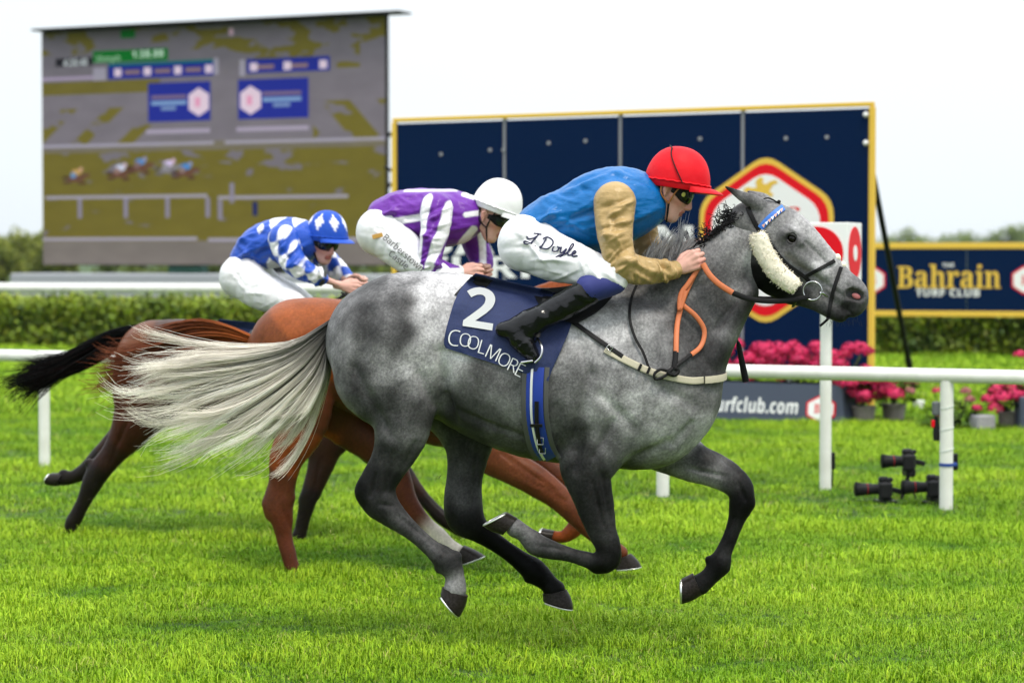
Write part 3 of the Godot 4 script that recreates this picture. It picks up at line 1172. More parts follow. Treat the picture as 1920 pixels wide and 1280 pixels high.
func horse_brown(which: int) -> Dictionary:
	var fr: Frame
	var b := Blob.new(0.0135)
	if which == 0:      # the chestnut
		fr = Frame.new(over_ground(730, 12.4), -0.15, EYE, cam_basis)
		b.chain(fr.pts([[560, 645, 86, 0, 0.98], [610, 652, 94, 0, 0.98], [665, 668, 100, 0, 0.86], [740, 692, 112, 0, 0.86], [800, 706, 122, 0, 0.86], [860, 712, 130, 0, 0.82], [920, 712, 128, 0, 0.72]]), 0.05)
		b.chain(fr.pts([[920, 700, 100, 0, 0.7], [952, 690, 84, 0, 0.8], [945, 735, 78, 0, 0.86]]), 0.06)
		b.chain(fr.pts([[930, 660, 84, 0, 0.5], [985, 622, 72, 0, 0.45], [1030, 590, 60, 0, 0.43], [1075, 566, 48, 0, 0.5], [1105, 560, 40, 0, 0.66]]), 0.06)
		b.chain(fr.pts([[1098, 556, 30, 0, 0.66], [1135, 585, 40, 0, 0.6], [1165, 612, 30, 0, 0.5], [1195, 640, 22, 0, 0.66], [1208, 652, 18, 0, 0.8]]), 0.04)
		for s in [1.0, -1.0]:
			b.chain(fr.pts([[1095, 545, 8, 0.05 * s, 0.8], [1075, 525, 3, 0.05 * s, 0.8]]), 0.02)
			b.chain(fr.pts([[535, 655, 72, 0.12 * s, 0.75], [515, 690, 62, 0.14 * s, 0.66], [545, 730, 62, 0.15 * s, 0.66]]), 0.05)
		b.chain(fr.pts([[560, 716, 66, 0.15, 0.68], [575, 770, 48, 0.16, 0.74], [560, 815, 42, 0.16, 0.76], [537, 858, 33, 0.15, 0.8], [529, 905, 26, 0.145, 0.82], [523, 946, 27, 0.14, 0.86], [528, 972, 22, 0.14, 0.88], [532, 1005, 16, 0.14, 0.86], [541, 1040, 15, 0.14, 0.9], [552, 1082, 12.5, 0.14, 0.95]]), 0.035)
		b.chain(fr.pts([[520, 900, 12, 0.14, 0.9], [503, 940, 11, 0.14, 0.9], [507, 965, 12, 0.14, 0.9]]), 0.02)
		b.chain(fr.pts([[600, 730, 70, -0.13, 0.66], [655, 795, 46, -0.15, 0.74], [700, 830, 38, -0.15, 0.76], [735, 870, 28, -0.145, 0.8], [752, 915, 24, -0.14, 0.86], [765, 945, 21, -0.14, 0.88], [795, 980, 15.5, -0.14, 0.86], [820, 1004, 17.5, -0.14, 0.92], [842, 1024, 15, -0.14, 0.95], [860, 1036, 15, -0.14, 0.95]]), 0.035)
		b.chain(fr.pts([[880, 800, 56, 0.13, 0.66], [920, 850, 40, 0.14, 0.7], [960, 875, 33, 0.14, 0.76], [1010, 905, 29, 0.135, 0.8], [1050, 935, 24, 0.13, 0.86], [1082, 968, 20, 0.13, 0.9], [1105, 995, 15, 0.13, 0.86], [1140, 1020, 15, 0.13, 0.9], [1165, 1036, 14, 0.13, 0.95]]), 0.035)
		b.chain(fr.pts([[930, 800, 56, -0.12, 0.66], [985, 850, 34, -0.13, 0.74], [1040, 890, 25, -0.13, 0.8], [1085, 918, 21, -0.13, 0.9], [1096, 945, 17, -0.13, 0.88], [1088, 975, 16, -0.13, 0.9], [1076, 992, 16.5, -0.13, 0.95], [1058, 1006, 12, -0.13, 0.95], [1040, 1006, 12, -0.13, 0.95]]), 0.035)
		for e in [[500, 944, 9, 0.14], [541, 934, 12, 0.14], [549, 1064, 11, 0.14], [1081, 962, 13, 0.13], [1150, 1030, 11, 0.13], [826, 1012, 12, -0.14], [1080, 990, 11, -0.13]]:
			b.chain(fr.pts([[e[0], e[1], e[2], e[3], 1.0]]), 0.02)
		var rl := relief(fr, [[600, 600, 560, 720, 5, 30], [640, 640, 650, 730, 6, 26], [540, 860, 530, 930, 4, 9], [940, 850, 1040, 920, 5, 9], [960, 880, 1060, 940, 4, 8], [575, 860, 548, 960, 4, 9], [520, 935, 545, 1000, 3, 7], [790, 820, 900, 830, 4, 14]], 0.002)
		b.keep.append(rl)
		b.disp = rl.push
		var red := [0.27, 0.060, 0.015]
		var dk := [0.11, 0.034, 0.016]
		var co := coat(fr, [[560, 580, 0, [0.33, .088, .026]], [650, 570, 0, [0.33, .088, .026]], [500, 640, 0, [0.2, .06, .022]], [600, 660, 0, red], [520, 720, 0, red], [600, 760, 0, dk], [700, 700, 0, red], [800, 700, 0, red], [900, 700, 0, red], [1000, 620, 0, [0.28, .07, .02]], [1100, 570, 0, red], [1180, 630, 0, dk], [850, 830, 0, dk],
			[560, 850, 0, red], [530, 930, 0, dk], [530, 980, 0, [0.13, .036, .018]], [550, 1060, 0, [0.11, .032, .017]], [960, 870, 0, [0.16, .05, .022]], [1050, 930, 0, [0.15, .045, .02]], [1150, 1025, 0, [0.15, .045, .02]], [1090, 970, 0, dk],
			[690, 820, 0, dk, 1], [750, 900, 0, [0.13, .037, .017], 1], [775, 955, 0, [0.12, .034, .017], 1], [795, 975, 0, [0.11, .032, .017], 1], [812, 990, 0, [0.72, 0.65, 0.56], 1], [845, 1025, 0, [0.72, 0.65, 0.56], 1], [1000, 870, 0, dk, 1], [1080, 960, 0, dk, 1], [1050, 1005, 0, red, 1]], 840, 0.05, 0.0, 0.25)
		b.keep.append(co)
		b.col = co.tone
	else:               # the dark bay
		fr = Frame.new(over_ground(450, 14.0), -0.22, EYE, cam_basis)
		b.chain(fr.pts([[290, 672, 72, 0, 0.98], [335, 678, 80, 0, 0.98], [395, 688, 88, 0, 0.86], [460, 704, 97, 0, 0.86], [520, 716, 106, 0, 0.86], [580, 722, 110, 0, 0.82], [640, 716, 106, 0, 0.74]]), 0.05)
		b.chain(fr.pts([[640, 710, 88, 0, 0.7], [668, 704, 74, 0, 0.8], [660, 745, 68, 0, 0.86]]), 0.06)
		b.chain(fr.pts([[640, 678, 74, 0, 0.5], [690, 650, 62, 0, 0.45], [730, 626, 52, 0, 0.43], [770, 606, 42, 0, 0.5], [798, 600, 35, 0, 0.66]]), 0.06)
		b.chain(fr.pts([[792, 598, 26, 0, 0.66], [822, 622, 34, 0, 0.6], [848, 646, 26, 0, 0.5], [872, 670, 19, 0, 0.66], [884, 682, 16, 0, 0.8]]), 0.04)
		for s in [1.0, -1.0]:
			b.chain(fr.pts([[790, 588, 7, 0.05 * s, 0.8], [774, 568, 3, 0.05 * s, 0.8]]), 0.02)
			b.chain(fr.pts([[275, 682, 60, 0.12 * s, 0.75], [262, 720, 54, 0.14 * s, 0.66], [270, 748, 52, 0.15 * s, 0.66]]), 0.05)
		b.chain(fr.pts([[272, 735, 60, 0.15, 0.68], [258, 780, 47, 0.155, 0.74], [240, 812, 36, 0.15, 0.76], [212, 850, 24, 0.145, 0.8], [184, 884, 22, 0.14, 0.86], [170, 910, 19, 0.14, 0.88], [155, 942, 14, 0.14, 0.86], [140, 972, 14.5, 0.14, 0.9], [130, 992, 12, 0.14, 0.95], [124, 1010, 9, 0.14, 0.95]]), 0.035)
		b.chain(fr.pts([[300, 740, 56, -0.13, 0.68], [262, 790, 38, -0.14, 0.74], [215, 835, 27, -0.14, 0.8], [180, 868, 22, -0.14, 0.86], [165, 880, 18, -0.14, 0.88], [140, 893, 13, -0.14, 0.86], [123, 897, 13.5, -0.14, 0.9], [108, 899, 11, -0.14, 0.95]]), 0.035)
		b.chain(fr.pts([[640, 790, 50, 0.12, 0.66], [612, 832, 35, 0.13, 0.7], [602, 870, 26, 0.13, 0.76], [590, 905, 21, 0.13, 0.84], [579, 932, 18, 0.13, 0.9], [570, 965, 14, 0.13, 0.86], [563, 1000, 12.5, 0.13, 0.88], [559, 1022, 12, 0.13, 0.95]]), 0.035)
		b.chain(fr.pts([[660, 790, 46, -0.12, 0.66], [700, 840, 32, -0.13, 0.74], [745, 878, 23, -0.13, 0.84], [765, 900, 18, -0.13, 0.9], [795, 935, 13, -0.13, 0.86], [826, 968, 14.5, -0.13, 0.9], [848, 985, 12.5, -0.13, 0.95], [862, 994, 12, -0.13, 0.95]]), 0.035)
		for e in [[166, 868, 9, 0.14], [190, 893, 9, 0.14], [134, 978, 11, 0.14], [118, 888, 9, -0.14], [591, 928, 9, 0.13], [571, 935, 10, 0.13], [557, 1004, 10, 0.13]]:
			b.chain(fr.pts([[e[0], e[1], e[2], e[3], 1.0]]), 0.02)
		var rl := relief(fr, [[330, 630, 300, 740, 5, 30], [235, 800, 205, 870, 4, 9], [600, 860, 585, 930, 4, 9], [260, 760, 225, 830, 5, 14]], 0.002)
		b.keep.append(rl)
		b.disp = rl.push
		var bay := [0.105, 0.042, 0.024]
		var bk := [0.016, 0.012, 0.011]
		var co := coat(fr, [[260, 650, 0, [0.17, .065, .032]], [240, 700, 0, [0.11, .036, .018]], [330, 605, 0, [0.075, .038, .028]], [400, 605, 0, [0.07, .036, .027]], [300, 680, 0, bay], [330, 750, 0, [0.07, .022, .013]], [420, 700, 0, bay], [560, 720, 0, [0.09, .03, .016]], [640, 740, 0, [0.09, .035, .02]], [740, 640, 0, bay], [850, 650, 0, [0.06, .025, .016]], [500, 790, 0, [0.05, .02, .013]],  # topline croup spots are greyed: a muted sheen painted into the brown
			[240, 770, 0, [0.08, .023, .012]], [250, 815, 0, [0.06, .02, .012]], [205, 860, 0, [0.035, .016, .012]], [180, 895, 0, bk], [140, 970, 0, bk], [620, 840, 0, [0.045, .02, .014]], [595, 890, 0, [0.035, .018, .014]], [575, 940, 0, bk], [560, 1010, 0, bk],
			[225, 820, 0, [0.04, .016, .011], 1], [170, 880, 0, bk, 1], [120, 898, 0, bk, 1], [720, 860, 0, bk, 1], [840, 980, 0, bk, 1]], 800, 0.06, 0.0, 0.25)
		b.keep.append(co)
		b.col = co.tone
	return {"fr": fr, "body": b, "head": null}

func finish_grey(h: Dictionary) -> void:
	var fr: Frame = h.fr
	var b: Blob = h.body
	var hd: Blob = h.head
	var root := thing("grey_horse", "dapple grey racehorse at full gallop nearest the camera, white noseband tufts and pale tail", "horse", fr.at)
	var all := Blob.new(0.01)
	all.add(b, Transform3D())
	all.add(hd, Transform3D())
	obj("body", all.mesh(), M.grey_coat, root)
	hoof(fr, root, Vector2(877, 1117), Vector2(829, 1100), Vector2(862, 1156), Vector2(826, 1113), 0.13, 0.052, M.horn)
	hoof(fr, root, Vector2(1063, 1105), Vector2(1017, 1113), Vector2(1075, 1142), Vector2(1018, 1126), -0.14, 0.052, M.horn)
	hoof(fr, root, Vector2(943, 1003), Vector2(971, 971), Vector2(906, 986), Vector2(953, 961), 0.13, 0.05, M.horn)
	hoof(fr, root, Vector2(1318, 1114), Vector2(1299, 1074), Vector2(1280, 1132), Vector2(1279, 1084), -0.13, 0.05, M.horn)
	for s in [1.0, -1.0]:
		var g := Geo.new()
		var c := fr.p(1485, 447, 0.062 * s)
		g.ball(Transform3D(Basis.from_scale(Vector3(0.0235, 0.0185, 0.0165)).rotated(Vector3.BACK, -0.6), c), 20, 14)
		var eye := obj("eye", g.mesh(), M.horse_eye, root)
		var lid := Geo.new()
		lid.tube(smooth([fr.p(1473, 444, 0.067 * s), fr.p(1481, 438.5, 0.0785 * s), fr.p(1491, 442, 0.0765 * s), fr.p(1498, 452, 0.067 * s)], 4), 0.0042, 6)
		lid.tube(smooth([fr.p(1473, 444, 0.067 * s), fr.p(1480, 454, 0.0775 * s), fr.p(1490, 456.5, 0.075 * s), fr.p(1498, 452, 0.067 * s)], 4), 0.0034, 6)
		obj("eyelid", lid.mesh(), M.dark_skin, eye)
		var ns := Geo.new()
		ns.ball(Transform3D(Basis.from_scale(Vector3(0.019, 0.0115, 0.006)).rotated(Vector3.BACK, -0.4), fr.p(1606, 555, 0.029 * s)), 14, 8)
		obj("nostril", ns.mesh(), M.nostril, root)
	# tail: a fan of hair thrown back
	var gl := guides(fr, [
		[[634, 590], [560, 636], [470, 650], [380, 654], [300, 668], [232, 690]],
		[[632, 596], [555, 645], [460, 668], [370, 684], [290, 700], [228, 715]],
		[[628, 604], [550, 662], [455, 694], [370, 714], [300, 728], [240, 742]],
		[[624, 612], [562, 672], [480, 716], [390, 744], [320, 762], [255, 775]],
		[[621, 622], [575, 680], [500, 735], [420, 775], [350, 800], [285, 816]],
		[[619, 635], [590, 690], [530, 752], [470, 800], [400, 836], [330, 862]],
		[[618, 648], [604, 700], [570, 752], [535, 800], [500, 826], [440, 838]],
		[[617, 655], [615, 700], [600, 745], [580, 790], [556, 825], [535, 850]]], -0.01)
	obj("tail", hair(gl, 2900, 0.085, 0.016, 0.0013, Color(0.03, 0.03, 0.033), Color(0.92, 0.86, 0.76), 0.0, 11, 0.8, 0.42, 46, 0.10), M.hair, root)
	# the dock under the hair
	# mane: dark knots along the crest and a pale shock at the withers
	var kn := Geo.new()
	var r := RandomNumberGenerator.new()
	r.seed = 8
	for i in 260:
		var t := pow(r.randf(), 0.8)
		var base := fr.p(lerpf(1308, 1394, t) + r.randfn(0, 2), lerpf(462, 396, t) + 4 + r.randfn(0, 2), r.randf_range(-0.02, 0.035))
		var p := [base]
		var dir := Vector3(r.randf_range(-1.0, 0.2), r.randf_range(0.2, 1.2), r.randf_range(-0.4, 0.5)).normalized()
		var ax := Vector3(r.randfn() * 0.4, r.randfn() * 0.4, 1).normalized()
		var curl := r.randf_range(0.2, 0.85) * (1.0 if r.randf() < 0.5 else -1.0)
		var len := r.randf_range(0.004, 0.0085) * (1.3 if r.randf() < 0.2 else 0.8)
		var cur: Vector3 = base
		for k in 9:
			cur += dir * len
			dir = dir.rotated(ax, curl)
			p.append(cur)
		kn.tint = Color(1, 1, 1) * r.randf_range(0.6, 1.5)
		kn.tube(p, 0.0021, 4, false)
	for e in [[1368, 402], [1362, 396], [1356, 405], [1348, 412], [1325, 432], [1318, 440], [1371, 396]]:      # plaits
		for w in 11:
			var cur := fr.p(e[0] + r.randfn() * 4.0, e[1] + r.randfn() * 4.0 + 4.0, r.randf_range(-0.015, 0.02))
			var dir := Vector3(r.randfn(), r.randf_range(0.1, 1.2), r.randfn() * 0.4).normalized()
			var ax := Vector3(r.randfn() * 0.5, r.randfn() * 0.5, 1).normalized()
			var curl := r.randfn() * 0.45
			var p := [cur]
			for k in 10:
				cur += dir * 0.0055
				dir = dir.rotated(ax, curl + r.randfn() * 0.2)
				p.append(cur)
			kn.tube(p, [0.0028, 0.0026, 0.0022, 0.0012], 4, false)
	obj("mane", kn.mesh(), M.black_hair, root)
	var gm := guides(fr, [[[1190, 522], [1202, 508], [1215, 492], [1236, 486]], [[1205, 525], [1213, 502], [1226, 478], [1248, 466]], [[1230, 520], [1240, 492], [1252, 466], [1262, 448]], [[1262, 505], [1270, 478], [1276, 452], [1264, 428]], [[1285, 490], [1290, 470], [1297, 455], [1288, 440]]], 0.0)
	obj("mane", hair(gm, 900, 0.06, 0.02, 0.0017, Color(0.14, 0.14, 0.145), Color(0.50, 0.50, 0.51), 0.0, 17, 0.6, 0.5, 20, 0.05), M.hair, root)
	# whiskers and beard
	var wk := Geo.new()
	for i in 40:
		var q := fr.p(r.randf_range(1550, 1615), r.randf_range(592, 604), r.randf_range(-0.03, 0.03))
		wk.tube([q, q + Vector3(r.randfn() * 0.006, -r.randf_range(0.01, 0.028), r.randfn() * 0.006)], 0.0006, 3, false)
	obj("whiskers", wk.mesh(), M.black_hair, root)

func finish_brown(h: Dictionary, which: int) -> void:
	var fr: Frame = h.fr
	var b: Blob = h.body
	if which == 0:
		var root := thing("chestnut_horse", "bright chestnut racehorse with one white hind sock, galloping behind the grey", "horse", fr.at)
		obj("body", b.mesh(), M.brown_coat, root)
		hoof(fr, root, Vector2(870, 1022), Vector2(854, 1048), Vector2(909, 1042), Vector2(866, 1058), -0.14, 0.055, M.horn)
		hoof(fr, root, Vector2(1184, 1038), Vector2(1154, 1048), Vector2(1203, 1062), Vector2(1154, 1067), 0.13, 0.055, M.horn)
		hoof(fr, root, Vector2(563, 1082), Vector2(540, 1082), Vector2(572, 1102), Vector2(540, 1102), 0.14, 0.055, M.horn)
		hoof(fr, root, Vector2(1034, 1018), Vector2(1040, 994), Vector2(1008, 1012), Vector2(1018, 990), -0.13, 0.05, M.horn)
		var gl := guides(fr, [
			[[476, 632], [430, 612], [380, 600], [320, 612], [270, 640], [215, 668]],
			[[462, 646], [415, 640], [350, 650], [290, 668], [240, 682], [185, 690]],
			[[458, 652], [400, 655], [330, 675], [270, 696], [230, 705], [170, 702]],
			[[455, 660], [400, 672], [330, 695], [270, 712], [235, 722], [200, 735]]], 0.0)
		obj("tail", hair(gl, 1500, 0.06, 0.025, 0.0026, Color(0.30, 0.08, 0.022), Color(0.17, 0.055, 0.028), 0.0, 31, 0.7, 0.6, 26, 0.06), M.hair, root)
	else:
		var root := thing("bay_horse", "dark bay racehorse with a black tail, farthest of the three and last", "horse", fr.at)
		obj("body", b.mesh(), M.brown_coat, root)
		hoof(fr, root, Vector2(109, 911), Vector2(120, 886), Vector2(87, 908), Vector2(97, 886), -0.14, 0.06, M.horn)
		hoof(fr, root, Vector2(132, 1010), Vector2(118, 1010), Vector2(126, 1028), Vector2(112, 1026), 0.14, 0.05, M.horn)
		hoof(fr, root, Vector2(571, 1020), Vector2(549, 1020), Vector2(577, 1040), Vector2(549, 1040), 0.13, 0.055, M.horn)
		hoof(fr, root, Vector2(870, 985), Vector2(858, 1004), Vector2(887, 1000), Vector2(862, 1012), -0.13, 0.05, M.horn)
		var gl := guides(fr, [
			[[272, 606], [215, 618], [160, 645], [120, 668], [75, 672], [30, 668]],
			[[262, 614], [205, 632], [155, 660], [105, 682], [60, 698], [18, 712]],
			[[255, 624], [205, 648], [155, 675], [105, 696], [60, 718], [25, 738]],
			[[248, 635], [205, 665], [160, 690], [115, 704], [75, 726], [38, 745]]], 0.0)
		obj("tail", hair(gl, 1700, 0.07, 0.025, 0.0030, Color(0.006, 0.0055, 0.0055), Color(0.008, 0.007, 0.007), 0.0, 41, 0.8, 0.6, 26, 0.05), M.hair, root)

# ------------------------------------------------------------------ riders
# cloth: creases across a garment, plus coloured bands or lozenges
class Silk extends RefCounted:
	var n := FastNoiseLite.new()
	var amp := 0.003
	var dirx := 1.0
	var diry := 0.45
	var base := Color.WHITE
	var other := Color.WHITE
	var lines := []          # [Vector2 a, Vector2 b, half width, z sign or 0]
	var lozenge := 0.0
	var loz_from := Vector2.ZERO
	var patches := []        # [Vector2, radius]
	var folds := []          # [Vector2 a, Vector2 b, height, width]: creases drawn by tension
	func crease(sd: int, a: Vector2, b: Vector2, spread: float, count: int, along: Vector2, len: float, h: float, w: float) -> void:
		var r := RandomNumberGenerator.new()
		r.seed = sd
		var across := (b - a).orthogonal().normalized()
		for i in count:
			var c := a.lerp(b, r.randf()) + across * r.randf_range(-1, 1) * spread
			var d := along.rotated(r.randfn() * 0.3).normalized() * len * r.randf_range(0.5, 1.3) * 0.5
			folds.append([c - d, c + d, h * r.randf_range(0.4, 1.2) * (1.0 if r.randf() < 0.6 else -0.8), w * r.randf_range(0.7, 1.4), 1.0 if r.randf() < 0.6 else -1.0])
	func _init(sd: int) -> void:
		n.seed = sd
		n.frequency = 16.0
		n.fractal_octaves = 3
		n.fractal_type = FastNoiseLite.FRACTAL_RIDGED
		n.domain_warp_enabled = true
		n.domain_warp_amplitude = 0.05
		n.domain_warp_frequency = 6.0
	func push(p: Vector3, _n: Vector3) -> float:
		var h := 0.0
		var q := Vector2(p.x, p.y)
		var face := clampf(absf(_n.z) * 1.5, 0.25, 1.0)
		for l in folds:
			if l[4] * p.z < -0.02:
				continue
			var e: Vector2 = l[1] - l[0]
			var t := clampf((q - l[0]).dot(e) / e.length_squared(), 0.0, 1.0)
			var r: float = (q - l[0] - e * t).length() / l[3]
			if r < 2.2:
				h += l[2] * exp(-r * r) * face * (1.0 - absf(t - 0.5) * 1.6)
		return h + amp * n.get_noise_3d(p.x * dirx, p.y * diry, p.z * 0.8)
	func tone(p: Vector3, _n: Vector3) -> Color:
		var q := Vector2(p.x, p.y)
		var whiteness := 0.0
		for l in lines:
			if l[3] != 0.0 and p.z * l[3] < 0.0:
				continue
			var e: Vector2 = l[1] - l[0]
			var t := clampf((q - l[0]).dot(e) / e.length_squared(), 0.0, 1.0)
			whiteness = maxf(whiteness, smoothstep(0.0035, -0.0035, (q - l[0] - e * t).length() - l[2]))
		for l in patches:
			var d: Vector2 = q - l[0]
			whiteness = maxf(whiteness, smoothstep(0.0035, -0.0035, absf(d.x) + absf(d.y) * 0.75 - l[1]))
		if lozenge > 0.0:
			var u := (q - loz_from).rotated(0.5)
			var a := u.x / lozenge
			var b := (u.y + absf(p.z) * 0.9) / (lozenge * 1.3)
			whiteness = maxf(whiteness, smoothstep(-0.16, 0.16, sin(PI * (a + b)) * sin(PI * (a - b))))
		return base.lerp(other, whiteness)

func clothed(jobs: Array, cell: float, parts: Array, grow: float, silk: Silk, blend := 0.03, relax := 1) -> Blob:
	var b := Blob.new(cell)
	for p in parts:
		var q := []
		for e in p:
			var f: PackedFloat32Array = e.duplicate()
			f[3] += grow
			q.append(f)
		b.chain(q, blend)
	b.relax = relax
	if silk:
		b.keep.append(silk)
		b.disp = silk.push
		b.col = silk.tone
	jobs.append(b)
	return b

func head_blob(jobs: Array) -> Blob:
	var b := Blob.new(0.0042)
	b.chain([PackedFloat32Array([-0.012, 0.035, 0, 0.09, 0.86])], 0.02)
	b.chain([PackedFloat32Array([0.03, 0.0, 0, 0.068, 0.92]), PackedFloat32Array([0.036, -0.045, 0, 0.056, 0.9]), PackedFloat32Array([0.045, -0.082, 0, 0.038, 0.95])], 0.03)
	b.bone(Vector3(0.067, -0.1, 0), Vector3(0.062, -0.098, 0), 0.02, 0.02, 0.02)
	for s in [1.0, -1.0]:
		b.bone(Vector3(-0.005, -0.055, 0.048 * s), Vector3(0.05, -0.095, 0.022 * s), 0.017, 0.015, 0.03)      # jaw line
		b.bone(Vector3(0.062, -0.022, 0.043 * s), Vector3(0.03, -0.012, 0.062 * s), 0.014, 0.014, 0.025)      # cheekbone
		b.bone(Vector3(0.083, 0.02, 0.012 * s), Vector3(0.07, 0.022, 0.045 * s), 0.013, 0.012, 0.015)      # brow
		b.bone(Vector3(0.087, -0.0, 0.031 * s), Vector3(0.088, -0.0, 0.033 * s), 0.011, 0.011, 0.008, true)    # eye hollow
		b.bone(Vector3(0.074, 0.0, 0.031 * s), Vector3(0.075, 0.0, 0.031 * s), 0.012, 0.012, 0.003)
		b.bone(Vector3(0.1, -0.04, 0.009 * s), Vector3(0.097, -0.04, 0.012 * s), 0.008, 0.008, 0.008)        # nostril
		# ear
		b.bones([[Vector3(-0.004, -0.03, 0.077 * s), 0.007], [Vector3(-0.014, -0.012, 0.084 * s), 0.007], [Vector3(-0.018, 0.012, 0.087 * s), 0.008], [Vector3(-0.006, 0.024, 0.085 * s), 0.007], [Vector3(0.002, 0.012, 0.08 * s), 0.006]], 0.01)
		b.bone(Vector3(-0.006, 0.004, 0.076 * s), Vector3(-0.006, -0.01, 0.076 * s), 0.01, 0.009, 0.008)
	b.bones([[Vector3(0.086, 0.012, 0), 0.010], [Vector3(0.1, -0.014, 0), 0.011], [Vector3(0.109, -0.034, 0), 0.012]], 0.014)      # nose
	b.bones([[Vector3(0.088, -0.062, -0.018), 0.006], [Vector3(0.094, -0.061, 0), 0.0085], [Vector3(0.088, -0.062, 0.018), 0.006]], 0.008)      # lips
	b.bones([[Vector3(0.084, -0.075, -0.015), 0.006], [Vector3(0.089, -0.074, 0), 0.009], [Vector3(0.084, -0.075, 0.015), 0.006]], 0.008)
	b.bone(Vector3(0.098, -0.068, -0.02), Vector3(0.098, -0.068, 0.02), 0.0035, 0.0035, 0.004, true)
	var t := SkinTone.new()
	b.keep.append(t)
	b.col = t.tone
	jobs.append(b)
	return b

class SkinTone extends RefCounted:
	var n := FastNoiseLite.new()
	func _init() -> void:
		n.seed = 14
		n.frequency = 40.0
	func tone(p: Vector3, _n: Vector3) -> Color:
		var c := Color(0.66, 0.38, 0.31)
		var red := exp(-(p - Vector3(0.1, -0.035, 0)).length_squared() / 0.0009) + exp(-(Vector3(p.x, p.y, absf(p.z)) - Vector3(0.06, -0.03, 0.055)).length_squared() / 0.0008) + 0.8 * exp(-(Vector3(p.x, p.y, absf(p.z)) - Vector3(-0.01, 0, 0.085)).length_squared() / 0.0006)
		c = c.lerp(Color(0.60, 0.21, 0.17), clampf(red * 0.6, 0, 1))
		if absf(p.z) < 0.024 and p.x > 0.083 and p.y < -0.056 and p.y > -0.082:
			c = Color(0.42, 0.14, 0.12)
		return c * (1.0 + 0.1 * n.get_noise_3d(p.x, p.y, p.z))

func fist_blob(jobs: Array, mirror: float) -> Blob:
	var b := Blob.new(0.0032)
	var m := Vector3(1, 1, mirror)
	b.bones([[Vector3(-0.03, 0, 0) * m, 0.025], [Vector3(0.01, 0.0, 0) * m, 0.024], [Vector3(0.04, 0.0, -0.004) * m, 0.027]], 0.01)
	var k := [Vector3(0.085, 0.03, 0.006), Vector3(0.09, 0.009, 0.011), Vector3(0.086, -0.013, 0.009), Vector3(0.078, -0.033, 0.003)]
	var len := [1.0, 1.08, 1.0, 0.84]
	for i in 4:
		var q: Vector3 = k[i]
		var l: float = len[i]
		b.bones([[Vector3(0.015, q.y * 0.55, 0.002) * m, 0.014], [q * m, 0.0125]], 0.008)
		b.bones([[q * m, 0.0115], [(q + Vector3(0.026, -0.002, -0.02) * l) * m, 0.0100], [(q + Vector3(0.008, -0.004, -0.046) * l) * m, 0.0088], [(q + Vector3(-0.018, -0.003, -0.036) * l) * m, 0.0078]], 0.003)
	b.bones([[Vector3(0.01, 0.018, -0.014) * m, 0.015], [Vector3(0.042, 0.04, -0.028) * m, 0.0125], [Vector3(0.072, 0.043, -0.036) * m, 0.0100], [Vector3(0.092, 0.034, -0.040) * m, 0.0085]], 0.008)
	var t := SkinTone.new()
	b.keep.append(t)
	b.col = t.tone
	jobs.append(b)
	return b

# where a head or hand sits: forward direction in px, seen in the plane, then turned about its upright axis
func seat(fr: Frame, px: float, py: float, z: float, pitch: float, yaw: float, roll := 0.0) -> Transform3D:
	var b := Basis(Vector3.UP, yaw) * Basis(Vector3.BACK, pitch) * Basis(Vector3.RIGHT, roll)
	return Transform3D(b, fr.p(px, py, z))

